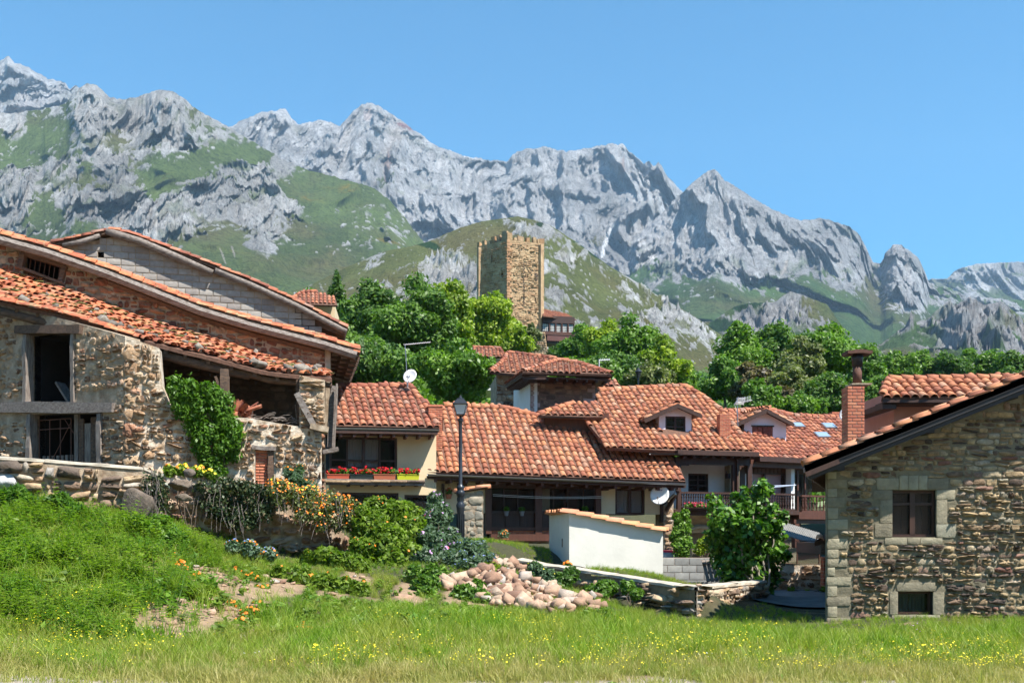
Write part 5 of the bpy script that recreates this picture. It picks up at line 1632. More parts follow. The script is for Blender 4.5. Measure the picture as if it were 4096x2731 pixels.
mb = MB(); s0, s1 = g0 + Vector((0, .15, -.16)), g1 + Vector((-.3, .15, -.16)); mb.hexa([s0, s1, s1 - ndir * 1.0, s0 - ndir * 1.0, s0 + Vector((0, 0, .05)), s1 + Vector((0, 0, .05)), s1 - ndir + Vector((0, 0, .05)), s0 - ndir + Vector((0, 0, .05))]); mb.build('soffit', m_wood2, gh)
for k in range(17):
    p = g0.lerp(g1, (k + .5) / 17.4); MB().beam(p + Vector((0, .15, -.2)), p - ndir * .95 + Vector((0, .1, -.2)), .10, .1).build('rafter', m_wood2, gh)
# wall behind, with openings for gallery and window
gal = rpx(FB, 1955, 1945, 2396, 2168); wr = rpx(FB, 2461, 1952, 2580, 2058)
tW = [FB.px(1700, 1912), FB.px(2655, 1925)]; bW = [FB.px(1700, 2240), FB.px(2655, 2300)]
wall(gh, FB, tW, [(bW[0][0], .4), (bW[1][0], .4)], [gal, wr], .3, m_beige2)
window(gh, FB, wr, m_wood, m_glass_clear, 2, 1, .05, .08, .07, .05, curtain=[m_curt, m_curt], stile=.11)
mb = MB(); recess(mb, FB, wr, 1.0, -.2); mb.build('bedroom_interior', m_dark, gh)
# gallery
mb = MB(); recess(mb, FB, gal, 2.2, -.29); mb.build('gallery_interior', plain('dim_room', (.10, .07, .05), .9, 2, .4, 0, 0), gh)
def gb(x0, y0, x1, y1, h0, h1, nm, mt=m_wood2, par=None): return part_box(FB, *C8(x0, y0), *C8(x1, y1), h0, h1, nm, mt, par or gh)
G4 = lambda x: 2.351 * ((1800 + x / 2.351) - 2100)       # crop-4 x to crop-8 x
gb(-330, 180, 706, 238, -.1, .12, 'top_beam', m_wood)
gb(-330, 670, 240, 735, -.1, .16, 'base_beam')
gb(-330, 606, 240, 634, -.08, .1, 'sill_rail')
for x0, x1 in [(-375, -322), (88, 152), (655, 706)]: gb(x0, 200, x1, 668, -.1, .14, 'post')
for x0, x1 in [(-322, 88), (152, 655)]: gb(x0, 455, x1, 474, -.08, .06, 'mid_rail', m_wood)
panels = [(-318, -190), (-186, -50), (-46, 84), (156, 262), (266, 400), (404, 540), (544, 650)]
for i, (x0, x1) in enumerate(panels):
    pn = gb(x0, 476, x1, 606, -.06, -.0, 'lower_panel', m_wood)
    for j in range(2):
        w_ = (x1 - x0) / 2
        gb(x0 + 8 + j * w_, 490, x0 + w_ * (j + 1) - 8, 594, -.0, .018, 'raised_field', m_wood, pn)
pan = [(-318, -205), (-195, -75), (-65, 84), (156, 262), (275, 395), (405, 540), (550, 650)]
for i, (x0, x1) in enumerate(pan):
    gb(x1, 238, x1 + 11, 456, -.06, .04, 'mullion', m_wood)
    a0, b1 = FB.px(*C8(x0, 240)); a1, b0 = FB.px(*C8(x1, 455))
    g_ = MB(); FB.box(g_, a0, a1, b0, b1, -.03, -.022); g_.build('pane', m_glass_clear, gh)
part_box(FB, *C8(158, 240), *C8(262, 455), -.5, -.4, 'cream_panel', m_beige2, gh)
part_box(FB, *C8(410, 236), *C8(545, 600), -.7, -.64, 'inner_door', plain('mahogany_door', (.12, .03, .02), .5, 3, .3, .2, .003), gh)
mb = MB(); FB.boxpx(mb, *C8(-322, 638), *C8(230, 668), -.1, .01); bs_ = mb.build('brick_strip', m_joint, gh)
it = []
for (xa, xb) in ((-320, 88), (152, 232)):
    for rrow in range(2):
        x = xa - 20 * rrow
        while x < xb:
            x0, x1 = max(x, xa), min(x + 42, xb)
            if x1 - x0 > 8:
                a0, b1 = FB.px(*C8(x0 + 2, 640 + rrow * 14)); a1, b0 = FB.px(*C8(x1 - 1, 652 + rrow * 14))
                it.append(('block0', basis(FB.ea * (a1 - a0), FB.eb * (b1 - b0), FB.n * .02, FB.P((a0 + a1) / 2, (b0 + b1) / 2, .008)), random.random()))
            x += 42
pieces(bs_, 'brick', it, m_brick, 60)
part_box(FB, *C8(-400, 738), *C8(300, 860), -.3, -.1, 'plinth', m_mortar, gh)
# brackets
for (x0, x1, y0, y1) in [(706, 762, 232, 262), (1215, 1262, 232, 275), (-640, -560, 195, 220)]: gb(x0, y0, x1, y1, -.05, .3, 'bracket', m_wood)
gb(G4(395) - 340 - 135, 200, G4(395) - 340 - 112, 400, -.05, .1, 'porch_post', m_wood)
# dark corner post and stone pier at the right end
gb(1268, 232, 1308, 560, -.05, .16, 'corner_post', m_wood)
PB = Pl(FB.P(0, 0, .2), eh, (0, 0, 1))
tp = [PB.px(*C8(1305, 400)), PB.px(*C8(1395, 350))]; bt = [PB.px(*C8(1300, 930)), PB.px(*C8(1395, 930))]
bt = [(tp[0][0], bt[0][1]), (tp[1][0], bt[1][1])]
wall(gh, PB, tp, bt, [], .8, m_mortar, 'stone_pier', grid=(.02, .05, 71))
pieces(gh, 'pier_stone', stone_items(PB, tp, bt, [], (.14, .28), (.2, .45), .03, .07, 'rough', .05), m_stone_barn, 60, 'pier_stones')
mb = MB(); mb.tube([g1 + Vector((-.35, .05, -.05)), g1 + Vector((-.35, .1, -.35)), g1 + Vector((-.6, .5, -.6))], .045, 8); mb.build('downpipe', m_metal, gh)
mb = MB(); mb.beam(FB.P(*C8(1290, 480) and FB.px(*C8(1290, 500)), .1), g1 + Vector((-.25, .2, -.25)), .1, .12); mb.build('eave_brace', m_wood, gh)
# clothes lines
mb = MB()
for dz in (0, -.05):
    pts = [Vector(FB.P(*FB.px(1958, 1979), .55)).lerp(Vector(FB.P(*FB.px(2392, 1987), .55)), t) + Vector((0, 0, dz - .05 * math.sin(math.pi * t))) for t in np.linspace(0, 1, 9)]
    mb.tube(pts, .008, 4)
cl_ = mb.build('clothes_line', plain('pale_cord', (.6, .58, .55), .7, 1, 0, 0, 0)); tag(cl_, 'double clothes line stretched in front of the glazed gallery', 'clothes line')
# satellite dish on the corner
c = at(2638, 1978, 35.35)
dish(None, 'satellite_dish', 'large white satellite dish with tiny blue logo at the corner of the tiled house', c, .33, (-.35, -1, .38), [[Vector(c) + Vector((.0, .12, -.1)), Vector(c) + Vector((.12, .5, -.3))], [Vector(c) + Vector((.12, .5, -.3)), Vector(c) + Vector((.1, .8, -.3))]], m_white, True)

# ================================================================== street lamp
lp = thing('street_lamp', (at(1842, 2110, 28.5)[0], 28.5, 1.35), 'black cast iron street lamp with a four sided frosted lantern', 'street lamp')
cx, cyl = at(1842, 2110, 28.5)[0], 28.5
zv = lambda v: CZ - (v - HZ) / F * 28.5
zb = zv(2150)
n = 12
prof = [(.10, zb - .3), (.10, zv(2050)), (.115, zv(2035)), (.125, zv(2020)), (.10, zv(2012)), (.085, zv(2005)), (.085, zv(1990)), (.11, zv(1982)), (.13, zv(1973)), (.12, zv(1965)), (.09, zv(1960)), (.10, zv(1955)), (.115, zv(1948)), (.08, zv(1942)), (.052, zv(1935)), (.047, zv(1700)), (.05, zv(1690)), (.075, zv(1682)), (.075, zv(1676)), (.035, zv(1672)), (.035, zv(1662))]
MB().lathe((cx, cyl, 0), [(r_, z) for r_, z in prof], 14).build('pole', m_lamp, lp, True)
fl = MB()
for k in range(12):
    a = 2 * math.pi * k / 12; fl.tube([(cx + .104 * math.cos(a), cyl + .104 * math.sin(a), zb - .2), (cx + .104 * math.cos(a), cyl + .104 * math.sin(a), zv(2055))], .012, 4)
    fl.tube([(cx + .088 * math.cos(a), cyl + .088 * math.sin(a), zv(2004)), (cx + .088 * math.cos(a), cyl + .088 * math.sin(a), zv(1988))], .01, 4)
o = fl.build('fluting', m_lamp, lp); o['kind'] = 'stuff'
z0, z1, z2 = zv(1658), zv(1618), zv(1594)
w0, w1 = .105, .178
ln = MB()
for sx, sy in ((-1, -1), (1, -1), (1, 1), (-1, 1)):
    ln.tube([(cx + sx * w0, cyl + sy * w0, z0), (cx + sx * w1, cyl + sy * w1, z1)], .011, 4)
    ln.tube([(cx + sx * .02, cyl + sy * .02, z0 - .06), (cx + sx * w0, cyl + sy * w0, z0)], .012, 4)
def sq(z, w): return [(cx - w, cyl - w, z), (cx + w, cyl - w, z), (cx + w, cyl + w, z), (cx - w, cyl + w, z)]
ln.hexa(sq(z0 - .012, w0 + .015) + sq(z0 + .012, w0 + .015)); ln.hexa(sq(z1 - .015, w1 + .02) + sq(z1 + .012, w1 + .025))
lan = ln.build('lantern_frame', m_lamp, lp)
for k in range(4):
    a = k * math.pi / 2; R_ = Matrix.Rotation(a, 3, 'Z')
    pts = [Vector((-w0, -w0, z0 + .012)), Vector((w0, -w0, z0 + .012)), Vector((w1, -w1, z1 - .015)), Vector((-w1, -w1, z1 - .015))]
    pts = [(R_ @ Vector((p.x, p.y, 0))) + Vector((cx, cyl, p.z)) for p in pts]
    MB().prism(pts, (0, 0, .004), 1).build('lantern_pane', m_frost, lan)
rfm = MB(); rfm.hexa(sq(z1 + .012, w1 + .03) + sq(z1 + .14, w1 * .55)); rfm.hexa(sq(z1 + .14, w1 * .55) + sq(z1 + .17, w1 * .5))
rfm.lathe((cx, cyl, z1 + .165), [(.055, 0), (.05, .03), (.025, .05), (.028, .075), (.006, .10)], 8)
rfm.build('lantern_roof', m_lamp, lp)

# ---------------- rooftop aerial with dish
ae = at(1629, 1545, 35.2)
aer = thing('tv_aerial', ae, 'tall television aerial with a long boom on the roof of the beige house', 'aerial')
za = lambda v: CZ - (v - HZ) / F * 35.2
MB().tube([(ae[0], ae[1], za(1560)), (ae[0] - .04, ae[1], za(1440)), (ae[0] - .08, ae[1], za(1376))], .018, 6).build('mast', m_metal, aer)
MB().tube([(ae[0] - .12, ae[1], za(1379)), (ae[0] + .8, ae[1], za(1369))], .014, 5).build('boom', m_dish, aer)
for k in range(12):
    x = ae[0] - .1 + k * .082; z = za(1379) + (k / 11) * (za(1369) - za(1379)); MB().tube([(x, ae[1] - .12, z + .01), (x, ae[1] + .12, z + .01)], .008, 4).build('element', m_dish, aer)
c = at(1639, 1503, 34.9)
dish(None, 'satellite_dish', 'round grey satellite dish under the tall aerial on the beige house ridge', c, .24, (-.3, -1, .45), [[Vector(c), Vector((ae[0], ae[1], za(1515)))], [Vector((ae[0] + .02, ae[1], za(1520))), Vector((ae[0] + .02, ae[1], za(1556)))]])

# ================================================================== stone pillar with little tiled cap
GP = Pl((0, 30.2, 0), (1, 0.05, 0), (0, 0, 1))
pil = thing('stone_pillar', at(1890, 2100, 30.2), 'grey rubble pillar with a small tiled cap beside the street lamp', 'pillar')
random.seed(64)
tp = [GP.px(1848, 1968), GP.px(1933, 1960)]; bt = [(tp[0][0], .8), (tp[1][0], .8)]
wall(pil, GP, tp, bt, [], .7, m_mortar, grid=(.02, .04, 81))
pieces(pil, 'stone', stone_items(GP, tp, [(tp[0][0], 1.2), (tp[1][0], 1.2)], [], (.16, .3), (.2, .4), .03, .03, 'stone', .3), piece_mat('grey_tan_stone', [(0, (.22, .2, .16)), (.5, (.34, .31, .25)), (1, (.40, .34, .24))], 6, .4, .9, .8, .015), 40)
CP = Pl(GP.P(tp[0][0] - .25, tp[0][1] + .02, .12), (1, .05, .16), (-.0, 1, .0))
mb = MB(); CP.prism(mb, [(0, 0), (1.0, 0), (1.0, 1.0), (0, 1.0)], -.03, .01); cp_ = mb.build('cap', m_under, pil)
it = []
for j in range(5):
    for k in range(3):
        o_ = CP.P(.02 + k * .32, .1 + j * .2, .0); it.append(('tile%d' % random.randrange(6), rot_in(basis(CP.eb, -CP.ea * -1, CP.n, o_), 0.05, 0, random.uniform(-.04, .04)) if False else rot_in(basis(-CP.eb, CP.ea, CP.n, o_), -.05, 0, random.uniform(-.04, .04)), random.random()))
pieces(cp_, 'cap_tile', it, m_tile_new, 20)

# ================================================================== white shed
shd = thing('white_shed', at(2480, 2290, 27), 'small off-white rendered shed with a sloping clay tile roof', 'shed')
S0, S1 = at(2277, 2050, 26.8), at(2652, 2118, 27.1)
SP = Pl((S0[0], S0[1], 0), (S1[0] - S0[0], S1[1] - S0[1], 0), (0, 0, 1))
back = at(2197, 2070, 29.4); bv = Vector((back[0] - S0[0], back[1] - S0[1], 0))
zA, zB = SP.px(2277, 2050)[1], SP.px(2652, 2122)[1]; aB = SP.px(2652, 2118)[0]
lo = [(S0[0], S0[1], -.2), (S0[0] + SP.ea[0] * aB, S0[1] + SP.ea[1] * aB, -.2)]
mb = MB(); mb.hexa([lo[0], lo[1], tuple(Vector(lo[1]) + bv), tuple(Vector(lo[0]) + bv), (lo[0][0], lo[0][1], zA), (lo[1][0], lo[1][1], zB), tuple(Vector((lo[1][0], lo[1][1], zB)) + bv), tuple(Vector((lo[0][0], lo[0][1], zA)) + bv)])
mb.build('walls', m_shed, shd)
MB().hexa([tuple(Vector(lo[0]) + bv * t + Vector((-.012, 0, z))) for t, z in ((.3, 1.2 + .35), (.34, 1.2 + .35))] + [tuple(Vector(lo[0]) + bv * t + Vector((.02, 0, z))) for t, z in ((.34, 1.55), (.3, 1.55))] + [tuple(Vector(lo[0]) + bv * t + Vector((-.012, 0, z))) for t, z in ((.3, 1.78), (.34, 1.78))] + [tuple(Vector(lo[0]) + bv * t + Vector((.02, 0, z))) for t, z in ((.34, 1.78), (.3, 1.78))]).build('vent_slot', m_oldwood, shd)
random.seed(65)
slope = (zB - zA) / aB
RS = Pl(SP.P(-.12, zA + .05 - slope * -.12, .10), -np.array(bv.normalized()) * -1.0, np.array(SP.ea) + np.array([0, 0, slope]))
RS = Pl(SP.P(-.14, zA + .04, .03), SP.ea + np.array([0, 0, slope]), np.array(bv.normalized()))
Lr = aB + .34
mb = MB(); RS.prism(mb, [(0, 0), (Lr, 0), (Lr, bv.length + .1), (0, bv.length + .1)], -.02, .02); rs = mb.build('roof', m_under, shd)
it = []
nrow = 7
for j in range(12):
    for k in range(nrow):
        a_ = Lr - (k * Lr / nrow); o_ = RS.P(a_ + random.uniform(-.02, .02), .08 + j * .205, .02)
        it.append(('fat%d' % random.randrange(6), rot_in(basis(RS.eb, -RS.ea, RS.n, o_) , -.07, random.uniform(-.04, .04), random.uniform(-.03, .03)), random.random()))
for j in range(11):      # channel tiles, seen at the left end and under the front
    o_ = RS.P(.0, .18 + j * .205, .06); it.append(('fat%d' % random.randrange(6), rot_in(basis(-RS.eb, RS.ea, -RS.n, o_) if False else basis(RS.eb, RS.ea, -RS.n, o_), 0, 0, 0), random.random()))
for k in range(nrow):
    o_ = RS.P(Lr - .1 - k * Lr / nrow, -.01, -.01); it.append(('tile%d' % random.randrange(6), rot_in(basis(RS.eb, -RS.ea, RS.n, o_), -.06, 0, random.uniform(-.03, .03)), random.random()))
pieces(rs, 'roof_tile', it, m_tile_new, 130)

# ================================================================== low block wall, pallet
bwl = thing('block_wall', at(2740, 2320, 28), 'low grey concrete block wall between the white shed and the fig tree', 'wall')
BWp = Pl((0, 28, 0), (1, 0, 0), (0, 0, 1))
r = rpx(BWp, 2640, 2230, 2880, 2345)
mb = MB(); BWp.box(mb, r[0], r[1], r[2] - .3, r[3], -.2, 0); cr = mb.build('wall', m_joint, bwl)
it = []
for i in range(4):
    x = r[0] - (.2 if i % 2 else 0)
    while x < r[1]:
        x0, x1 = max(x, r[0]), min(x + .4, r[1]); it.append(('block0', basis(BWp.ea * (x1 - x0 - .012), np.array([0, 0, .188]), BWp.n * .012, BWp.P((x0 + x1) / 2, r[3] - .1 - i * .2, 0)), random.random())); x += .4
pieces(cr, 'block', it, m_block_grey, 40)
pl_ = thing('wooden_pallet', at(2845, 2330, 27.4), 'weathered grey wooden pallet leaning beside the fig tree', 'pallet')
for k in range(5):
    mb = MB(); x0 = 2812 + k * 17; mb.beam(at(x0 + 22, 2325, 27.3), at(x0, 2238, 27.75), .09, .022, up=(0, -1, .3)); mb.build('slat', m_oldwoodv, pl_)
for v in (2252, 2290, 2318):
    mb = MB(); mb.beam(at(2806 + (v - 2238) * .25, v, 27.6), at(2890 + (v - 2238) * .25, v - 4, 27.6), .05, .08, up=(0, -1, .3)); mb.build('bearer', m_oldwoodv, pl_)
# ================================================================== balcony house with dormer (white, centre right)
bh_ = thing('balcony_house', (8, 38, .8), 'white house with a dark wooden balcony and one pinkish gabled dormer', 'house')
random.seed(71)
EC0, EC1 = at(2560, 1800, 36.0), at(3013, 1810, 37.3)
ec = EC1 - EC0; ec[2] *= .3
RC = Pl(EC0 + np.array([0, 0, .05]), ec, (-.20, 1, .64))
rbh = roof(bh_, RC, [(2430, 1790), (2683, 1803), (3013, 1808), (2985, 1768), (2880, 1640), (2820, 1590), (2740, 1545), (2392, 1563), (2390, 1618), (2330, 1668)], m_tile, m_under, [[(2392, 1563), (2740, 1545)], [(3010, 1803), (2982, 1765), (2880, 1640), (2815, 1590), (2742, 1547)]],
           sp=.245, ex=.34, holes=[[(2640, 1745), (2764, 1745), (2764, 1680), (2640, 1680)]])
mb = MB(); pp = lambda u, v: Vector(RC.P(*RC.px(u, v), -.04))
mb.prism([pp(2392, 1563), pp(2740, 1547), pp(2740, 1547) + Vector((-1, 5, -3)), pp(2392, 1563) + Vector((-1, 5, -3))], (0, 0, -1), .1)
mb.prism([pp(2740, 1547), pp(3012, 1806), pp(3012, 1806) + Vector((-1.4, 7, 0))], (0, 0, -1), .1); mb.build('rear_roof', m_under, rbh)
# lower wing of the roof, left
WGp = Pl(at(2150, 1662, 37.0), (1, .12, 0), (-.2, 1, .55))
wg = roof(bh_, WGp, [(2152, 1662), (2340, 1668), (2410, 1668), (2390, 1612), (2285, 1615), (2205, 1638)], m_tile, m_under, [[(2152, 1660), (2280, 1618)]], name='wing_roof', sp=.245, ex=.34)
q0, q1 = Vector(WGp.P(*WGp.px(2155, 1666), 0)), Vector(WGp.P(*WGp.px(2330, 1668), 0))
gutter(bh_, q0, q1, .06, m_dmetal)
mb = MB(); mb.hexa([q0 + Vector((.2, .5, -3)), q1 + Vector((1, .5, -3)), q1 + Vector((1, 1.5, -3)), q0 + Vector((.2, 1.5, -3)), q0 + Vector((.2, .5, .2)), q1 + Vector((1, .5, .2)), q1 + Vector((1, 1.5, .2)), q0 + Vector((.2, 1.5, .2))]); mb.build('wing_wall', m_wood2, bh_)
g0, g1 = Vector(RC.P(*RC.px(2600, 1812), 0)), Vector(RC.P(*RC.px(3015, 1815), 0))
gutter(bh_, g0, g1, .065, m_dmetal)
FC = Pl(at(2800, 2000, 38.0), ec / np.linalg.norm(ec) * np.array([1, 1, 0]), (0, 0, 1))
FCf = Pl(at(2800, 2000, 36.9), ec / np.linalg.norm(ec) * np.array([1, 1, 0]), (0, 0, 1))    # balcony front
wc = rpx(FC, *C5(595, 1040), *C5(785, 1215))
t_, b_ = [FC.px(2560, 1830), FC.px(3010, 1838)], [FC.px(2560, 2030), FC.px(3010, 2034)]
wall(bh_, FC, t_, b_, [wc], .3, m_white)
window(bh_, FC, wc, m_wood, m_glass, 2, 3, .04, .06, .06, .04)
mb = MB(); recess(mb, FC, wc, .8, -.2); mb.build('interior', m_dark, bh_)
def fb(x0, y0, x1, y1, h0, h1, nm, mt=m_wood, par=None, pl=FCf): return part_box(pl, *C5(x0, y0), *C5(x1, y1), h0, h1, nm, mt, par or bh_)
fb(470, 905, 1165, 952, -.1, .06, 'eave_beam'); fb(440, 850, 1195, 872, -.1, .5, 'eave_board')
for k in range(8): fb(510 + k * 88, 878, 540 + k * 88, 903, -.2, .35, 'rafter_end')
for x0, x1 in [(490, 522), (1008, 1048), (1150, 1190)]: fb(x0, 950, x1, 1400, -.08, .05, 'post')
fb(525, 950, 600, 965, -.05, .03, 'bracket'); 
fb(1050, 958, 1140, 1280, -.9, -.5, 'stone_pier', m_dressed)
fb(1036, 855, 1053, 1290, .06, .14, 'downpipe')
fb(455, 1384, 1190, 1430, -1.0, .1, 'balcony_floor'); 
railing(bh_, FCf, *C5(522, 1212), *C5(1008, 1384), 0, 22, m_wood)
mb = MB(); FCf.boxpx(mb, *C5(525, 1362), *C5(780, 1384), .06, .2); mb.build('planter_box', m_wood, bh_)
# ground floor: rubble with an arch, then open porch
GA = Pl(at(2800, 2150, 37.6), ec / np.linalg.norm(ec) * np.array([1, 1, 0]), (0, 0, 1))
wall(bh_, GA, [GA.px(2690, 2062), GA.px(3110, 2062)], [GA.px(2690, 2300), GA.px(3110, 2300)], [rpx(GA, 2760, 2130, 2850, 2330)], .4, plain('ochre_rubble', (.50, .36, .20), .9, 5, .35, .6, .02), 'ground_floor_wall')
pc = [GA.P(*GA.px(2805 + 62 * math.cos(math.pi * k / 12), 2138 - 34 * math.sin(math.pi * k / 12)), .02) for k in range(13)]
MB().tube(pc, .09, 6).build('arch_ring', m_dressed, bh_)
mb = MB(); GA.boxpx(mb, 2758, 2110, 2852, 2330, -.9, -.4); mb.build('arch_infill', m_mortar_grey, bh_)
lan = fb(980, 1040, 1005, 1085, -.3, -.1, 'wall_lantern', m_dmetal); fb(986, 1015, 992, 1040, -.3, -.28, 'lantern_hook', m_dmetal)
# dormer
def dormer(parent, roofpl, Yd, u0, v0, u1, v1, pk, el, er, wrect, wallmt, shutters=False, side=1.6, ov=.25):
    Dp = Pl((0, Yd, 0), (1, .15, 0), (0, 0, 1))
    a0, b0 = Dp.px(u0, v1); a1, _ = Dp.px(u1, v1); at0 = Dp.px(*pk); 
    le, re = Dp.px(*el), Dp.px(*er)
    sl_ = (at0[1] - le[1]) / (at0[0] - le[0]); sr_ = (at0[1] - re[1]) / (re[0] - at0[0])
    apx = (at0[0], at0[1] - .12)
    tl_ = (a0, apx[1] - sl_ * (apx[0] - a0)); tr_ = (a1, apx[1] - sr_ * (a1 - apx[0]))
    wr_ = rpx(Dp, *wrect)
    dm = wall(parent, Dp, [tl_, apx, tr_], [(a0, b0), (a1, b0)], [wr_], .2, wallmt, 'dormer')
    bk = -Dp.n * 1.0
    for (x, tt, nm) in ((a0, tl_, 'dormer_side'), (a1, tr_, 'dormer_side')):
        mb = MB(); s = .1 if x == a0 else -.1
        P0, P1 = Dp.P(x, b0 - .2, -.2), Dp.P(x + s, b0 - .2, -.2)
        d = Vector((-.2, 1, 0)).normalized() * side * 1.6
        P2, P3 = Dp.P(x, tt[1], -.2), Dp.P(x + s, tt[1], -.2)
        mb.hexa([P0, P1, Vector(P1) + d, Vector(P0) + d, P2, P3, Vector(P3) + d, Vector(P2) + d]); mb.build(nm, wallmt, dm)
    d = Vector((-.2, 1, 0)).normalized() * (side * 1.7 + ov)
    f0 = Dp.n * ov
    A_, L_, R_ = [Vector(Dp.P(x, y, ov)) for x, y in (at0, le, re)]
    for (E, nm, lr) in ((L_, 'dormer_roof', 0), (R_, 'dormer_roof', 1)):
        mb = MB(); mb.prism([A_, E, E + d, A_ + d] if lr else [E, A_, A_ + d, E + d], (0, 0, -1), .09)
        rr = mb.build(nm, m_wood, dm)
        up_ = np.array(A_ - E); 
        pl2 = Pl(E, np.array(-d if lr == 0 and False else d) * (1 if lr else -1), up_)
        if pl2.n[2] < 0: pl2 = Pl(E, -pl2.ea, up_)
        L2 = d.length; H2 = np.linalg.norm(up_)
        sgn = 1 if np.dot(pl2.ea, np.array(d)) > 0 else -1
        poly = [(0, 0), (sgn * L2, 0), (sgn * L2, H2), (0, H2)]
        pieces(rr, 'roof_tile', tile_items(pl2, poly, .23, .33, 'tile', 1, 1, .02, 0), m_tile, 60)
    pieces(dm, 'ridge_tile', line_tiles([tuple(A_ + Vector((0, 0, .03))), tuple(A_ + d + Vector((0, 0, .03)))], (0, 0, 1), .36, 'fat'), m_tile, 20)
    mb = MB(); off = Vector(-Dp.n) * .03
    for E in (L_, R_):
        mb.beam(A_ - off + Vector((0, 0, -.10)), E - off + Vector((0, 0, -.10)), .05, .12)
    mb.build('dormer_bargeboard', m_wood, dm)
    if shutters:
        mb = MB(); Dp.box(mb, wr_[0] - .04, wr_[1] + .04, wr_[3], wr_[3] + .05, -.02, .04); mb.build('shutter_lintel', m_wood, dm)
        for i in range(2):
            w_ = (wr_[1] - wr_[0]) / 2; x0 = wr_[0] + i * w_
            mb = MB(); Dp.box(mb, x0 + .01, x0 + w_ - .01, wr_[2], wr_[3], -.05, -.01); sh_ = mb.build('shutter', m_red, dm)
            for r_ in range(4):
                for c_ in range(2):
                    hh = (wr_[3] - wr_[2]) / 4; mb = MB(); Dp.box(mb, x0 + .05 + c_ * (w_ - .06) / 2, x0 + .02 + (c_ + 1) * (w_ - .06) / 2, wr_[2] + r_ * hh + .03, wr_[2] + (r_ + 1) * hh - .02, -.01, .01); mb.build('shutter_field', m_red, sh_)
    else:
        window(dm, Dp, wr_, m_wood, m_glass, 2, 2, .03, .06, .06, .045)
    return dm
m_red = plain('reddish_shutter_wood', (.22, .05, .025), .5, 4, .4, .3, .003, stretch=(8, 8, .8))
dormer(bh_, RC, 36.9, *C5(320, 500), *C5(625, 705), C5(475, 392), C5(163, 535), C5(700, 492), (*C5(380, 502), *C5(570, 702)), m_pinkwhite)
c3p = Pl((0, 37.2, 0), (1, .1, 0), (0, 0, 1))
c3 = thing('chimney', at(2900, 1750, 37.2), 'slim orange brick chimney between the two gabled dormers', 'chimney')
random.seed(72)
brick_stack(c3, c3p, rpx(c3p, 2879, 1654, 2922, 1760), .38, bh=.05, bw=.2)
part_box(c3p, 2877, 1746, 2924, 1762, -.4, .03, 'mortar_skirt', m_mortar, c3)

# ================================================================== shutter house (second dormer, skylights)
hh_ = thing('skylight_house', (11, 42, .8), 'long tiled house with three skylights and a dormer with red shutters', 'house')
random.seed(73)
ED0, ED1 = at(3000, 1836, 38.2), at(3320, 1836, 40.0)
ed = ED1 - ED0; ed[2] = 0
RD = Pl(ED0 + np.array([0, 0, .05]), ed, (-.24, 1, .60))
rhh = roof(hh_, RD, [(3004, 1834), (3600, 1834), (3700, 1680), (3395, 1672), (3170, 1664), (3078, 1640), (2880, 1648), (2925, 1700), (2990, 1790)], m_tile_old, m_under, [[(2880, 1648), (3070, 1638)], [(3170, 1664), (3700, 1680)], [(3170, 1664), (3070, 1638)]], sp=.245, ex=.33, jit=1.4)
mb = MB(); pp = lambda u, v: Vector(RD.P(*RD.px(u, v), -.04))
mb.prism([pp(2880, 1648), pp(3700, 1680), pp(3700, 1680) + Vector((-1, 5, -3)), pp(2880, 1648) + Vector((-1, 5, -3))], (0, 0, -1), .1); mb.build('rear_roof', m_under, rhh)
gutter(hh_, pp(3006, 1842), pp(3560, 1842), .06, m_dmetal)
for (x0, y0, x1, y1) in [(1545, 588, 1690, 628), (1830, 592, 1990, 637), (1760, 678, 1930, 725)]:
    p00, p10, p11, p01 = [RD.px(*C5(*p)) for p in ((x0 + 48, y1), (x1, y1), (x1 - 45, y0), (x0, y0))]
    mb = MB(); RD.prism(mb, [p00, p10, p11, p01], .02, .14); fr_ = mb.build('skylight', m_metal, hh_)
    cx_ = np.mean([p[0] for p in (p00, p10, p11, p01)]); cy_ = np.mean([p[1] for p in (p00, p10, p11, p01)])
    ins = [(cx_ + (p[0] - cx_) * .84, cy_ + (p[1] - cy_) * .84) for p in (p00, p10, p11, p01)]
    mb = MB(); RD.prism(mb, ins, .142, .148); mb.build('skylight_pane', m_sky, fr_)
dormer(hh_, RD, 39.2, *C5(1120, 500), *C5(1515, 785), C5(1310, 440), C5(1000, 585), C5(1560, 572), (*C5(1195, 600), *C5(1390, 778)), m_pinkwhite, True)
FD = Pl(at(3100, 2000, 38.6), ed / np.linalg.norm(ed), (0, 0, 1))
def fd(x0, y0, x1, y1, h0, h1, nm, mt=m_wood, par=None): return part_box(FD, *C5(x0, y0), *C5(x1, y1), h0, h1, nm, mt, par or hh_)
fd(1185, 908, 1650, 935, -.2, .5, 'eave_board'); fd(1150, 935, 1660, 980, -.2, .2, 'top_beam', m_wood2)
fd(1195, 985, 1580, 1035, -.5, -.4, 'carved_frieze')
for k in range(10):
    fd(1200 + k * 38, 990, 1232 + k * 38, 1030, -.4, -.37, 'frieze_panel', m_wood2)
m_roll = plain('pinkish_roller_shutter', (.50, .33, .34), .6, 2, .08, 0, 0)
for x0, x1 in [(1198, 1376), (1390, 1562)]:
    rs_ = fd(x0, 1037, x1, 1400, -.62, -.58, 'roller_shutter', m_roll)
    a0, b1 = FD.px(*C5(x0, 1037)); a1, b0 = FD.px(*C5(x1, 1400))
    nS = 26
    for k in range(nS):
        z0_ = b0 + (b1 - b0) * k / nS
        mb = MB(); FD.box(mb, a0, a1, z0_ + .006, z0_ + (b1 - b0) / nS - .006, -.58, -.565); mb.build('shutter_slat', m_roll, rs_)
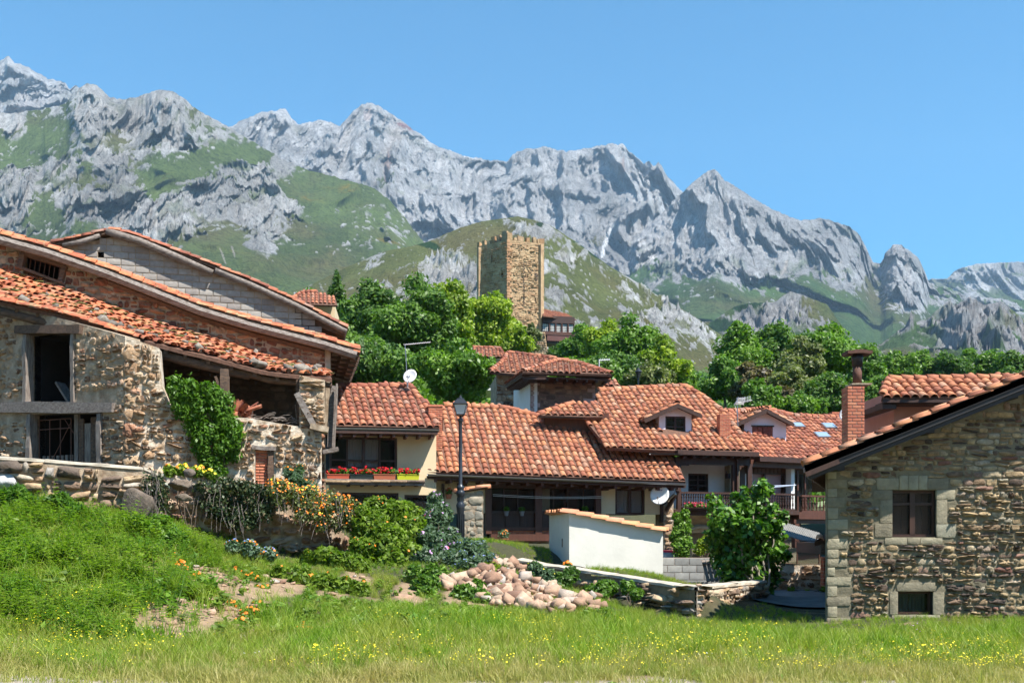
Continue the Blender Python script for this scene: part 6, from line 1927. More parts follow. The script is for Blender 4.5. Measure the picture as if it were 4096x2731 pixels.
for x0, x1, mt in [(1145, 1196, m_wood), (1376, 1390, m_wood), (1563, 1580, m_wood), (1580, 1612, m_white), (1626, 1655, m_wood2)]:
    fd(x0, 960, x1, 1400, -.5, -.4 if mt != m_white else -.1, 'gallery_post', mt)
railing(hh_, FD, *C5(1330, 1225), *C5(1590, 1390), 0, 11, m_wood)
fd(1185, 1388, 1620, 1425, -1.2, .1, 'balcony_floor')
fd(1620, 1408, 1920, 1470, -1.2, .1, 'balcony_floor', m_wood2)
railing(hh_, FD, *C5(1655, 1243), *C5(1915, 1408), 0, 8, m_wood2)
part_box(FD, *C5(1655, 960), *C5(1960, 1410), -1.5, -1.4, 'inner_wall', m_oldbrown, hh_)
for x in (1655, 1707, 1765, 1835): fd(x, 1000, x + 12, 1400, -.9, -.84, 'window_bar', m_wood2)
g_ = MB(); FD.boxpx(g_, *C5(1660, 1040), *C5(1930, 1400), -1.0, -.99); g_.build('gallery_pane', m_glass, hh_)
fd(1590, 1475, 1915, 1510, -.3, .0, 'porch_beam', m_wood2); fd(1600, 1505, 1640, 1740, -.2, 0, 'porch_post', m_wood2)
fd(1500, 1505, 1640, 1900, -1.9, -1.7, 'porch_wall', m_white)
fd(1640, 1505, 2000, 1900, -2.4, -2.3, 'porch_back', m_mortar_grey); fd(1785, 1505, 1810, 1640, -1.0, -.9, 'inner_post', m_wood)
mb = MB()
for dz in (0, -.06, -.1):
    mb.tube([at(3010, 1946 + dz * 60, 37.6), at(3100, 1948 + dz * 60, 37.7), at(3184, 1940 + dz * 10, 37.8)], .012, 4)
tag(mb.build('washing_line', plain('pale_blue_cord', (.55, .62, .75), .7, 1, 0, 0, 0)), 'pale blue washing lines across the roller shutters', 'clothes line')
# small chimney with dish
c4p = Pl((0, 44.5, 0), (1, .1, 0), (0, 0, 1))
c4 = thing('chimney', at(3360, 1700, 44.5), 'short wide brick chimney near the ridge behind the tall flue', 'chimney')
brick_stack(c4, c4p, rpx(c4p, 3331, 1655, 3388, 1720), .5, bh=.055, bw=.2)
part_box(c4p, 3327, 1648, 3392, 1656, -.55, .05, 'cap_slab', m_brick, c4)
c = at(3382, 1656, 43.4)
dish(None, 'satellite_dish', 'small white satellite dish half hidden by the tall brick chimney', c, .28, (-.9, -1, .3), [[Vector(c), Vector(c) + Vector((-.1, .1, -.75))]], m_white)
# aerial
ae = at(2949, 1740, 38.9); zz_ = lambda v: CZ - (v - HZ) / F * 38.9; xx_ = lambda u: (u - 2048) / F * 38.9
aer = thing('tv_aerial', ae, 'grid shaped television aerial on a mast beside the red shuttered dormer', 'aerial')
MB().tube([(xx_(2952), 38.9, zz_(1735)), (xx_(2948), 38.9, zz_(1590))], .02, 6).build('mast', m_metal, aer)
for (a, b) in [((2937, 1620), (2952, 1590)), ((2972, 1620), (2978, 1590))]: MB().tube([(xx_(a[0]), 38.9, zz_(a[1])), (xx_(b[0]), 38.8, zz_(b[1]))], .015, 4).build('frame', m_dish, aer)
for k in range(6):
    MB().tube([(xx_(2938 + k * 2.6), 38.9, zz_(1617 - k * 5)), (xx_(2972 + k * 1.2), 38.85, zz_(1617 - k * 5))], .01, 4).build('reflector_bar', m_dish, aer)
MB().tube([(xx_(2940), 38.9, zz_(1612)), (xx_(2996), 38.4, zz_(1607))], .014, 4).build('boom', m_dish, aer)
for k in range(6): MB().tube([(xx_(2962 + k * 6), 38.5, zz_(1604 - k) - .12), (xx_(2962 + k * 6), 38.5, zz_(1604 - k) + .1)], .008, 4).build('element', m_dish, aer)
MB().tube([(xx_(2937), 38.9, zz_(1614)), (xx_(2948), 38.9, zz_(1650))], .01, 4).build('stay', m_dish, aer)

# ================================================================== small square house with hipped roof
sq_ = thing('hip_roof_house', (3, 44, 2), 'small square stone house with pink quoins under a wide hipped roof', 'house')
random.seed(74)
E0, E1 = at(2089, 1490, 42.0), at(2446, 1500, 43.0)
ee_ = E1 - E0; ee_[2] = 0
pk = at(2236, 1442, 45.2)
RE = Pl(E0 + np.array([0, 0, .04]), ee_, pk - (E0 + (E1 - E0) * .42))
re_ = roof(sq_, RE, [(2089, 1488), (2446, 1497), (2310, 1452), (2236, 1442), (2160, 1462)], m_tile_old, m_under, [[(2091, 1486), (2160, 1462), (2236, 1441)], [(2446, 1496), (2310, 1452), (2238, 1441)]], sp=.255, ex=.34)
lft = at(2021, 1535, 45.2)
pkv = Vector(pk); e0v, e1v = Vector(E0), Vector(E1); lv = Vector(lft); lv.z = e0v.z
mb = MB(); mb.prism([lv, e0v, pkv], (0, 0, -1), .1); mb.prism([pkv, e1v, e1v + (lv - e0v)], (0, 0, -1), .1); mb.build('side_slope', m_under, re_)
gutter(sq_, e0v + Vector((0, -.06, -.04)), e1v + Vector((0, -.06, -.04)), .07, m_wood)
mb = MB(); zc = e0v.z - .12; s_ = (lv - e0v)
mb.hexa([Vector((e0v.x, e0v.y + .05, zc - .05)), Vector((e1v.x, e1v.y + .05, zc - .05)), Vector((e1v.x, e1v.y, zc - .05)) + s_, Vector((e0v.x, e0v.y, zc - .05)) + s_, Vector((e0v.x, e0v.y + .05, zc)), Vector((e1v.x, e1v.y + .05, zc)), Vector((e1v.x, e1v.y, zc)) + s_, Vector((e0v.x, e0v.y, zc)) + s_]); mb.build('soffit', m_wood2, sq_)
for k in range(11):
    p = lv.lerp(e0v, (k + .5) / 11); MB().beam(Vector((p.x + .05, p.y, zc - .1)), Vector((p.x + 1.0, p.y, zc - .1)), .08, .1).build('rafter', m_wood, sq_)
for k in range(9):
    p = e0v.lerp(e1v, (k + .5) / 9); MB().beam(Vector((p.x, p.y + .1, zc - .1)), Vector((p.x - .1, p.y + .9, zc - .1)), .09, .1).build('rafter', m_wood, sq_)
it = []
for k in range(18):
    p = lv.lerp(e0v, (k + .5) / 18); dd = (pkv - (lv + e0v) / 2).normalized()
    y = np.array(dd); x = np.array((e0v - lv).normalized()); z = np.cross(x, y); z = z / np.linalg.norm(z)
    it.append(('tile%d' % random.randrange(6), basis(np.cross(y, z), y, z, np.array(p) + z * .02), random.random()))
pieces(re_, 'side_tile', it, m_tile_old, 20)
FE = Pl(at(2121, 1600, 43.2), ee_ / np.linalg.norm(ee_), (0, 0, 1))
tE, bE = [FE.px(2121, 1505), FE.px(2381, 1512)], [FE.px(2121, 1670), FE.px(2381, 1670)]
bE = [(tE[0][0], bE[0][1]), (tE[1][0], bE[1][1])]
wall(sq_, FE, tE, bE, [], .4, plain('red_brown_mortar', (.22, .14, .10), .95, 5, .3, .6, .015), grid=(.01, .06, 91))
dr = []; holes = []
for y0, y1, x1 in [(395, 418, 800), (420, 452, 845), (455, 502, 808), (506, 540, 836), (543, 608, 802), (612, 655, 845), (658, 705, 802)]: holes.append(dress(*C4(757, y0), *C4(x1, y1), .03, FE))
for y0, y1, x0 in [(412, 445, 1290), (448, 476, 1330), (478, 516, 1292), (518, 570, 1338), (572, 612, 1252)]: holes.append(dress(*C4(x0, y0), *C4(1364, y1), .03, FE))
pieces(sq_, 'quoin', dr, piece_mat('pink_sandstone', [(0, (.36, .25, .22)), (.5, (.48, .34, .31)), (1, (.40, .32, .26))], 5, .25, .9, .5, .01), 20)
pieces(sq_, 'stone', stone_items(FE, tE, bE, holes, (.13, .26), (.2, .5), .03, .03, 'stone', .04), piece_mat('dark_red_stone', [(0, (.12, .075, .06)), (.4, (.22, .125, .095)), (.75, (.33, .19, .13)), (1, (.38, .27, .2))], 7, .4, .9, .8, .015), 260)
w0_ = Vector(FE.P(tE[0][0], 0, 0)); w0_.z = 0; w0_, w1_ = w0_, s_.normalized() * 3.2
mb = MB(); mb.hexa([w0_ + Vector((0, .02, 6.2)), w0_ + Vector((.3, .02, 6.2)), w0_ + Vector((.3, .0, 6.2)) + w1_, w0_ + Vector((0, 0, 6.2)) + w1_, w0_ + Vector((0, .02, zc)), w0_ + Vector((.3, .02, zc)), w0_ + Vector((.3, .0, zc)) + w1_, w0_ + Vector((0, 0, zc)) + w1_]); mb.build('white_side_wall', m_white, sq_)

# ================================================================== roofs further back
def far_house(label, Y, eave, ex_dir, up, poly, ridges, wallpx, wallmt, name='village_house', tm=m_tile_old, Yw=None, sp=.25):
    h = thing(name, at(eave[0], eave[1], Y), label, 'house')
    Rp = Pl(at(eave[0], eave[1], Y), ex_dir, up)
    r_ = roof(h, Rp, poly, tm, m_under, ridges, sp=sp, ex=.36)
    if wallpx:
        Wp = Pl(at(eave[0], eave[1], Yw or Y + .8), (ex_dir[0], ex_dir[1], 0), (0, 0, 1))
        u0, v0, u1, v1 = wallpx
        mb = MB(); Wp.boxpx(mb, u0, v0, u1, v1, -3.5, 0); mb.build('wall', wallmt, h)
    return h
random.seed(75)
h1 = far_house('weathered roof with a low rubble wall seen behind the small hipped house', 48, (1957, 1497), (1, .1, 0), (-.05, 1, .42), [(1958, 1488), (1990, 1462), (2030, 1410), (2220, 1432), (2250, 1470), (2180, 1500), (2105, 1500)], [[(2035, 1412), (2220, 1433)], [(1960, 1486), (2000, 1455), (2032, 1412)]], (1985, 1500, 2095, 1760), m_mortar)
Wp = Pl(at(1957, 1497, 48.75), (1, .1, 0), (0, 0, 1))
tt_ = [Wp.px(1986, 1504), Wp.px(2084, 1504)]; bb_ = [(tt_[0][0], Wp.px(1986, 1650)[1]), (tt_[1][0], Wp.px(2084, 1650)[1])]
pieces(h1, 'stone', stone_items(Wp, tt_, bb_, [], (.16, .3), (.2, .5), .04, .05, 'rough', .1), m_stone_barn, 150, 'wall_stones')
far_house('white walled cottage with a small tiled roof beside the big green trees', 66, (1900, 1428), (1, .08, 0), (-.05, 1, .5), [(1905, 1426), (2020, 1428), (1998, 1392), (1890, 1388)], [[(1890, 1389), (1998, 1393)], [(2020, 1427), (1998, 1393)]], (1920, 1428, 2014, 1560), m_white)
far_house('brown tiled roof corner showing right behind the hipped house', 47, (2400, 1545), (1, .05, 0), (-.1, 1, .6), [(2390, 1540), (2487, 1548), (2470, 1530), (2430, 1514), (2385, 1520)], [], (2390, 1548, 2470, 1700), m_oldbrown)
far_house('orange roof peeping through the treetops above the barns', 62, (1140, 1212), (1, .1, 0), (-.2, 1, .8), [(1140, 1215), (1350, 1222), (1340, 1190), (1260, 1164), (1200, 1172)], [[(1142, 1213), (1200, 1173), (1260, 1165)]], (1180, 1222, 1340, 1500), m_beige)
far_house('narrow orange roof strip hidden among the dark trees', 92, (1430, 1240), (1, -.15, 0), (-.2, 1, .7), [(1430, 1240), (1550, 1256), (1545, 1244), (1500, 1232), (1430, 1216)], [], (1440, 1244, 1540, 1560), m_beige)
# yard outbuilding with corrugated roof behind the mesh fence
ob = thing('outbuilding', at(3200, 2300, 33), 'low brown outbuilding under a grey fibre cement roof behind wire mesh', 'shed')
OB = Pl((0, 33, 0), (1, .1, 0), (0, 0, 1))
mb = MB(); tt_ = [OB.px(3100, 2130), OB.px(3315, 2190)]; mb_ = [(tt_[0][0], .1), (tt_[1][0], .1)]
wall(ob, OB, tt_, mb_, [], .3, plain('brown_board_wall', (.13, .045, .03), .8, 3, .4, .4, .01, stretch=(6, 6, .6)))
o0, o1 = Vector(at(3120, 2132, 32.5)), Vector(at(3318, 2192, 32.6)); bk_ = Vector((.2, 1.7, .5))
mb = MB(); n = 80
vs, fs = [], []
for k in range(n + 1):
    p = o0.lerp(o1, k / n); dz = .012 * math.sin(k * 1.55)
    for j in range(2): vs.append(p + bk_ * j + Vector((0, 0, dz)))
    for j in range(2): vs.append(p + bk_ * j + Vector((0, 0, dz - .03)))
for k in range(n):
    a = k * 4; fs += [(a, a + 4, a + 5, a + 1), (a + 2, a + 3, a + 7, a + 6), (a, a + 2, a + 6, a + 4)]
mb.add(vs, fs); mb.build('roof_sheet', m_fibro, ob)
far_house('little lean-to roof of orange tiles against the corner of the stone house', 25, (3258, 2168), (1, -.1, .12), (.3, 1, .35), [(3258, 2168), (3330, 2150), (3330, 2125), (3300, 2135)], [], (3285, 2170, 3330, 2215), m_oldbrown, 'lean_to', m_tile_new)
bp = Pl((0, 28.6, 0), (1, 0, 0), (0, 0, 1))
bpl = thing('brick_pier', at(3305, 2340, 28.6), 'narrow hollow brick pier at the end of the yard wall', 'pillar')
brick_stack(bpl, bp, rpx(bp, 3295, 2225, 3325, 2385), .3, bh=.09, bw=.2)
# mesh fence
FN = Pl((0, 29.6, 0), (1, .0, 0), (0, 0, 1))
fn = thing('mesh_fence', at(3200, 2250, 29.6), 'rusty chain link fence on thin posts above the yard wall', 'fence')
r = rpx(FN, 3110, 2158, 3280, 2252)
for u in (3188, 3276): MB().tube([FN.P(*FN.px(u, 2255)), FN.P(*FN.px(u + 1, 2165))], .022, 6).build('post', m_rust, fn)
mb = MB(); s = .065
k = r[0] - (r[3] - r[2])
while k < r[1]:
    for sg in (1, -1):
        a0_, b0_ = (k, r[2]) if sg > 0 else (k, r[3])
        L = r[3] - r[2]
        t0 = max(0, (r[0] - a0_)); t1 = min(L, r[1] - a0_)
        if t1 > t0:
            p0, p1 = FN.P(a0_ + t0, b0_ + sg * t0), FN.P(a0_ + t1, b0_ + sg * t1)
            mb.beam(p0, p1, .005, .005, up=(0, -1, 0))
    k += s
o = mb.build('wire_mesh', m_rust, fn); o['kind'] = 'stuff'
for v in (2160, 2252): MB().tube([FN.P(*FN.px(3110, v)), FN.P(*FN.px(3280, v + 3))], .008, 4).build('strand', m_rust, fn)

# ================================================================== the tower
tw = thing('castle_tower', at(2027, 1330, 190), 'tall square medieval stone tower with broken battlements on the wooded hill', 'tower')
YT = 190.0
c0, c1, c2_ = at(2029, 1400, YT), at(2176, 1400, 192.5), at(1908, 1400, 194.5)
zt = lambda v, Y=YT: CZ - (v - HZ) / F * Y
z0t, z1t = zt(1345), zt(967)
TF = Pl((c0[0], c0[1], 0), (c1[0] - c0[0], c1[1] - c0[1], 0), (0, 0, 1))
TL = Pl((c2_[0], c2_[1], 0), (c0[0] - c2_[0], c0[1] - c2_[1], 0), (0, 0, 1))
wF, wL = np.linalg.norm(np.array(c1 - c0)[:2]), np.linalg.norm(np.array(c0 - c2_)[:2])
random.seed(81)
m_tower = piece_mat('tower_stone', [(0, (.36, .20, .10)), (.4, (.48, .31, .165)), (.75, (.55, .38, .22)), (1, (.40, .25, .15))], .9, .4, .95, 1.0, .15, ((.30, .22, .14), .35, .55, .75))
m_tower_mortar = plain('tower_render', (.54, .38, .22), .95, .5, .35, 1.0, .2, c2=(.36, .22, .12))
hf = [(x, x + .28, z, z + 1.3) for x, z in []]
def tpx(pl, u, v): return pl.px(u, v)
T1 = lambda x, y: (1700 + x / 2.351, 850 + y / 2.351)
hf = [rpx(TF, *T1(x0, y0), *T1(x1, y1)) for x0, y0, x1, y1 in [(943, 578, 951, 612), (957, 578, 966, 612), (855, 572, 861, 600), (903, 785, 910, 820), (1031, 805, 1037, 835), (1008, 950, 1018, 970), (945, 985, 952, 1010)]]
hl = [rpx(TL, *T1(x0, y0), *T1(x1, y1)) for x0, y0, x1, y1 in [(622, 400, 634, 470), (628, 570, 636, 600), (715, 570, 721, 596)]]
wall(tw, TF, [(0, z1t), (wF, z1t)], [(0, z0t - 4), (wF, z0t - 4)], hf, 1.2, m_tower_mortar, 'right_wall', grid=(.08, .22, 82))
wall(tw, TL, [(0, z1t), (wL, z1t)], [(0, z0t - 4), (wL, z0t - 4)], hl, 1.2, m_tower_mortar, 'left_wall', grid=(.08, .3, 83))
# rear walls
bkT = Vector(c1) + (Vector(c2_) - Vector(c0))
for (pA, pB) in ((c1, bkT), (bkT, c2_)):
    a_, b_ = Vector((pA[0], pA[1], 0)), Vector((pB[0], pB[1], 0)); d_ = (b_ - a_).normalized(); n_ = Vector((-d_.y, d_.x, 0)) * 1.0
    mb = MB(); mb.hexa([a_ + Vector((0, 0, z0t - 4)), b_ + Vector((0, 0, z0t - 4)), b_ + n_ + Vector((0, 0, z0t - 4)), a_ + n_ + Vector((0, 0, z0t - 4)), a_ + Vector((0, 0, z1t)), b_ + Vector((0, 0, z1t)), b_ + n_ + Vector((0, 0, z1t)), a_ + n_ + Vector((0, 0, z1t))]); mb.build('rear_wall', m_tower_mortar, tw)
pieces(tw, 'stone', [(k, m, r_) for k, m, r_ in stone_items(TF, [(0, z1t), (wF, z1t)], [(0, z0t), (wF, z0t)], hf, (.28, .5), (.4, 1.3), .08, .09, 'rough', .06, skip=.3)], m_tower, 250, 'wall_stones')
pieces(tw, 'dark_side_stone', stone_items(TL, [(0, z1t), (wL, z1t)], [(0, z0t), (wL, z0t)], hl, (.28, .5), (.4, 1.3), .08, .09, 'rough', .06, skip=.25), m_tower, 40, 'side_wall_stones')
# quoins on the near corner
it = []
z = z0t; k = 0
while z < z1t:
    w_ = .9 if k % 2 else .55
    it.append(('dress%d' % (k % 16), basis(TF.ea * w_, np.array([0, 0, .5]), TF.n * .12, TF.P(w_ / 2 - .05, z + .27, 0)), .9)); z += .54; k += 1
pieces(tw, 'quoin', it, piece_mat('orange_quoin', [(0, (.42, .22, .11)), (1, (.50, .29, .16))], 2, .3, .9, .6, .05), 60)
# parapet with merlons
for pl2, w_, hs in ((TF, wF, [(0, .9, 1.0), (1.35, .5, .35), (2.0, 1.0, .62), (3.6, .6, .55), (4.9, .55, .75), (5.7, .3, .5), (6.1, .8, .6)]), (TL, wL, [(0.0, .55, .5), (1.0, .55, .55), (1.9, .6, .35), (2.7, .7, .9), (3.7, .6, .9), (4.6, 1.0, 1.35)])):
    mb = MB(); pl2.box(mb, 0, w_, z1t, z1t + .35, -.9, .02); mb.build('parapet', m_tower_mortar, tw)
    for a_, ww, hh2 in hs:
        a_ = a_ * w_ / (6.9 if pl2 is TF else 5.6); ww = ww * w_ / 6.5
        mb = MB(); P = pl2.P
        v8 = [P(a_, z1t + .3, -.8), P(a_ + ww, z1t + .3, -.8), P(a_ + ww, z1t + .3, .03), P(a_, z1t + .3, .03)]
        v8 += [p + np.array([random.uniform(-.06, .06), 0, hh2 + .35 + random.uniform(-.12, .12)]) for p in v8]
        mb.hexa(v8); mb.build('merlon', m_tower, tw)
mb = MB()
for h_ in hf: recess(mb, TF, h_, 1.1, -.1)
o = mb.build('loophole_depth', m_dark, tw); o['kind'] = 'stuff'
# cracks: dark strips on the face, with the shade inside them painted in
mcr = plain('crack_shadow', (.10, .07, .05), .95, 3, .3, .5, .05)
def crack(pts, w_):
    pp_ = [TF.px(*T1(*p)) for p in pts]; vs, fs = [], []
    for i, (a, b) in enumerate(pp_):
        j = w_ * random.uniform(.4, 1.3); o_ = random.uniform(-.12, .12)
        vs += [TF.P(a - j + o_, b, .12), TF.P(a + j + o_, b, .12)]
    for i in range(len(pp_) - 1): fs.append((2 * i, 2 * i + 2, 2 * i + 3, 2 * i + 1))
    k = len(vs); vs += [Vector(v) - Vector(TF.n) * .1 for v in vs]; fs += [tuple(x + k for x in f) for f in fs]
    MB().add(vs, fs).build('crack', mcr, tw)
crack([(925 + (i % 3) * 6 - 4, 470 + i * 12) for i in range(36)], .10)
crack([(1040 + (i % 2) * 6, 570 + i * 9) for i in range(9)], .28)
# low outwork at the foot
ow = thing('ruined_wall', at(2120, 1400, 186), 'crumbling rubble wall at the foot of the tower', 'wall')
OW = Pl(at(2050, 1400, 186), (1, .12, 0), (0, 0, 1))
tO = [OW.px(*p) for p in [(2020, 1345), (2100, 1322), (2180, 1328), (2192, 1345), (2190, 1400)]]; bO = [(tO[0][0], OW.px(0, 1470)[1]), (tO[-1][0], OW.px(0, 1470)[1])]
wall(ow, OW, tO, bO, [], 1.5, m_tower_mortar, grid=(.15, .3, 84))
pieces(ow, 'stone', stone_items(OW, tO, bO, [], (.3, .6), (.4, 1.2), .1, .15, 'rough', .1), piece_mat('grey_tower_stone', [(0, (.28, .2, .13)), (.5, (.42, .31, .2)), (1, (.46, .38, .28))], 1, .4, .95, 1, .1), 60, 'wall_stones')
# gallery house by the tower
tg = thing('gallery_annex', at(2240, 1360, 190), 'dark wooden gallery with five arched windows beside the tower', 'house')
GT = Pl(at(2176, 1300, 191.5), (1, .22, 0), (0, 0, 1))
rG = Pl(at(2176, 1268, 189.8), (1, .22, -.19), (-.1, 1, .5))
roof(tg, rG, [(2172, 1266), (2308, 1281), (2262, 1254), (2172, 1238)], m_tile_old, m_under, [], sp=.36, ex=.6, scale=1.6, jit=1.2, limit=200)
mb = MB(); GT.boxpx(mb, 2174, 1266, 2300, 1370, -4, -.35); mb.build('wall', m_wood, tg)
part_box(GT, 2174, 1268, 2298, 1290, -.3, .1, 'carved_lintel', m_wood, tg)
part_box(GT, 2188, 1338, 2294, 1362, -.3, .05, 'boarding', plain('maroon_boarding', (.14, .05, .04), .7, .6, .3, .3, .02), tg)
part_box(GT, 2174, 1330, 2296, 1338, -.3, .12, 'sill', m_wood2, tg)
for i in range(5):
    u0, u1 = 2176 + i * 24.6 + (0 if i else -6), 2176 + i * 24.6 + 20
    a0, b0 = GT.px(u0, 1332); a1, _ = GT.px(u1, 1332); _, bt_ = GT.px(u0, 1290 + i)
    rr_ = (a1 - a0) / 2; cx_ = (a0 + a1) / 2
    poly = [(a0, b0), (a1, b0)] + [(cx_ + rr_ * math.cos(math.pi * k / 8), bt_ - rr_ * .8 + rr_ * .8 * math.sin(math.pi * k / 8)) for k in range(9)]
    mb = MB(); GT.prism(mb, poly, -.25, -.2); wn_ = mb.build('arched_window', m_glass, tg)
    for k in range(1, 4):
        mb = MB(); x = a0 + (a1 - a0) * k / 4; GT.box(mb, x - .03, x + .03, b0, bt_ - .15, -.2, -.15); mb.build('glazing_bar', m_white, wn_)
    for k in range(1, 6):
        mb = MB(); y = b0 + (bt_ - b0) * k / 6; GT.box(mb, a0 + .05, a1 - .05, y - .03, y + .03, -.2, -.148); mb.build('glazing_bar', m_white, wn_)
    if i: part_box(GT, u0 - 4, 1288, u0, 1338, -.2, .08, 'gallery_post', m_wood2, tg)
# ================================================================== field walls
def path_wall(parent, pts, th, mt, mstone, name_p='stone', ch=(.18, .34), cw=(.2, .6), proud=.07, joint=.05, kind='rough', cap=None, limit=300, bottom=-.35, grid=(.012, .05, 95)):
    """pts: list of (x, y, ztop); the wall follows them"""
    items = []
    for i, (p, q_) in enumerate(zip(pts[:-1], pts[1:])):
        d = np.array([q_[0] - p[0], q_[1] - p[1], 0]); L = np.linalg.norm(d)
        pl = Pl((p[0], p[1], 0), d, (0, 0, 1))
        g0, g1 = float(ground(p[0], p[1])) + bottom, float(ground(q_[0], q_[1])) + bottom
        top, bot = [(0, p[2]), (L, q_[2])], [(0, min(g0, p[2] - .2)), (L, min(g1, q_[2] - .2))]
        wall(parent, pl, top, bot, [], th, mt, 'wall_core', grid=(grid[0], grid[1], grid[2] + i))
        items += stone_items(pl, [(a, b - .04) for a, b in top], bot, [], ch, cw, joint, proud, kind, .12, .02)
        if cap:
            mb = MB(); n = max(2, int(L / .3)); vs, fs = [], []
            for k in range(n + 1):
                a = L * k / n; b = p[2] + (q_[2] - p[2]) * k / n
                for (h, dz) in ((.04, -.03), (.03, .025 + random.uniform(-.012, .012)), (-th * .5, .05 + random.uniform(-.012, .012)), (-th - .02, .02), (-th - .03, -.05)):
                    vs.append(pl.P(a, b + dz, h + random.uniform(-.012, .012)))
            for k in range(n):
                for j in range(4): fs.append((k * 5 + j, k * 5 + 5 + j, k * 5 + 6 + j, k * 5 + j + 1))
            mb.add(vs, fs); mb.build('coping', cap, parent)
    pieces(parent, name_p, items, mstone, limit, name_p + 's')
random.seed(91)
m_cope = plain('lime_coping', (.50, .44, .35), .95, 4, .3, .7, .02)
pw = thing('parapet_wall', at(300, 1950, 22.2), 'old mortared stone parapet in front of the barn doors', 'wall')
path_wall(pw, [(*at(-60, 1828, 21.9)[:2], at(-60, 1828, 21.9)[2]), tuple(at(180, 1843, 22.1)), tuple(at(400, 1860, 22.4)), tuple(at(575, 1874, 22.6)), tuple(at(650, 1905, 22.8))], .45, m_mortar, m_stone_wall, ch=(.16, .34), cw=(.2, .6), proud=.14, joint=.045, kind='stone', cap=m_cope)
rw = thing('retaining_wall', at(1000, 2100, 23.6), 'collapsing dry stone retaining wall half covered by ivy under the barn', 'wall')
path_wall(rw, [tuple(at(640, 1930, 23.0)), tuple(at(800, 1940, 23.2)), tuple(at(1000, 1975, 23.6)), tuple(at(1200, 2020, 23.9)), tuple(at(1330, 2085, 24.2)), tuple(at(1440, 2180, 24.4))], .7, m_mortar, m_rubble, ch=(.16, .34), cw=(.2, .6), proud=.14, joint=.05, kind='rough')
lw = thing('garden_wall', at(2500, 2330, 22), 'low curved rubble wall with a cream coping running past the white shed', 'wall')
path_wall(lw, [tuple(at(1995, 2222, 27.2)), tuple(at(2150, 2258, 26)), tuple(at(2300, 2280, 24.5)), tuple(at(2450, 2302, 23.2)), tuple(at(2600, 2328, 21.9)), tuple(at(2700, 2343, 21.1)), tuple(at(2782, 2352, 20.5))], .4, m_mortar_grey, m_stone_wall, ch=(.14, .26), cw=(.16, .5), proud=.12, joint=.05, cap=m_cope, limit=180)
lw2 = thing('garden_wall', at(2900, 2370, 22.5), 'sunlit end of the low garden wall turning back beside the fig tree', 'wall')
path_wall(lw2, [tuple(at(2785, 2352, 20.5)), tuple(at(2850, 2346, 21.8)), tuple(at(2950, 2336, 23.6)), tuple(at(3062, 2326, 25.8))], .4, m_mortar_white, m_stone_wall, ch=(.13, .24), cw=(.14, .36), proud=.10, joint=.06, kind='stone', cap=m_cope, limit=150)
yw = thing('yard_wall', at(3200, 2310, 29.5), 'tan rubble wall below the mesh fence beside the asphalt lane', 'wall')
path_wall(yw, [tuple(at(3080, 2252, 29.5)), tuple(at(3200, 2253, 29.45)), tuple(at(3297, 2250, 29.3))], .4, m_mortar_white, m_stone_barn, ch=(.12, .24), cw=(.14, .4), proud=.08, joint=.05, kind='rough', limit=150, bottom=-.4)
# boulders
m_boulder = piece_mat('dark_boulder', [(0, (.13, .10, .08)), (1, (.18, .14, .105))], 3, .5, .95, 1.0, .05, ((.36, .34, .30), 4, .6, .7))
def boulder(u, v, Y, w, h, label, mt, seed, name='boulder', dep=None):
    p = at(u, v, Y); r_ = np.random.default_rng(seed)
    import bmesh
    bm = bmesh.new(); bmesh.ops.create_icosphere(bm, subdivisions=3, radius=1)
    w_, h_ = w * Y / F / 2, h * Y / F / 2; d_ = dep or (w_ + h_) / 2
    cs = r_.normal(0, 1, (14, 3)); cs /= np.linalg.norm(cs, axis=1)[:, None]; off = r_.uniform(.5, .8, 14)
    for vt in bm.verts:
        c = np.array(vt.co)
        for n_, o_ in zip(cs, off):
            e = c @ n_ - o_
            if e > 0: c = c - n_ * e * .9
        c = c * (1 + .3 * float(fbm(c[0] * 1.7, c[1] * 1.7, c[2] * 1.7, 4, seed, .6)))
        vt.co = (p[0] + c[0] * w_, p[1] + c[1] * d_, p[2] + c[2] * h_)
    V = np.array([tuple(x.co) for x in bm.verts]); Fc = np.array([[x.index for x in f.verts] for f in bm.faces]); bm.free()
    tag(np_obj(name, V, Fc, mt), label, 'boulder')
boulder(560, 2025, 21.8, 190, 170, 'big dark brown boulder at the foot of the parapet', m_boulder, 1)
boulder(20, 1925, 21.9, 110, 90, 'pale grey boulder against the left end of the parapet', plain('pale_boulder', (.50, .50, .49), .95, 4, .3, 1, .03), 2)
boulder(720, 1937, 22.4, 130, 56, 'flat grey slab resting on top of the broken parapet end', m_boulder, 3)
boulder(735, 1988, 22.3, 74, 44, 'rounded brown stone wedged beneath the flat grey slab', m_boulder, 4)
boulder(755, 1895, 22.5, 60, 44, 'small upright grey rock beside the yellow flowers on the parapet end', m_boulder, 5)
boulder(1600, 2395, 19.4, 110, 84, 'reddish tan boulder lying alone among the weeds of the bank', m_rubble, 6)
boulder(2360, 2385, 21.2, 100, 42, 'long tan boulder at the right end of the rubble heap', m_rubble, 7)
boulder(1840, 2430, 19.3, 46, 36, 'small pale stone in the grass left of the rubble heap', m_rubble, 8)
boulder(2795, 2338, 20.6, 26, 14, 'little brown stone sitting on the coping of the low wall', m_rubble, 9)
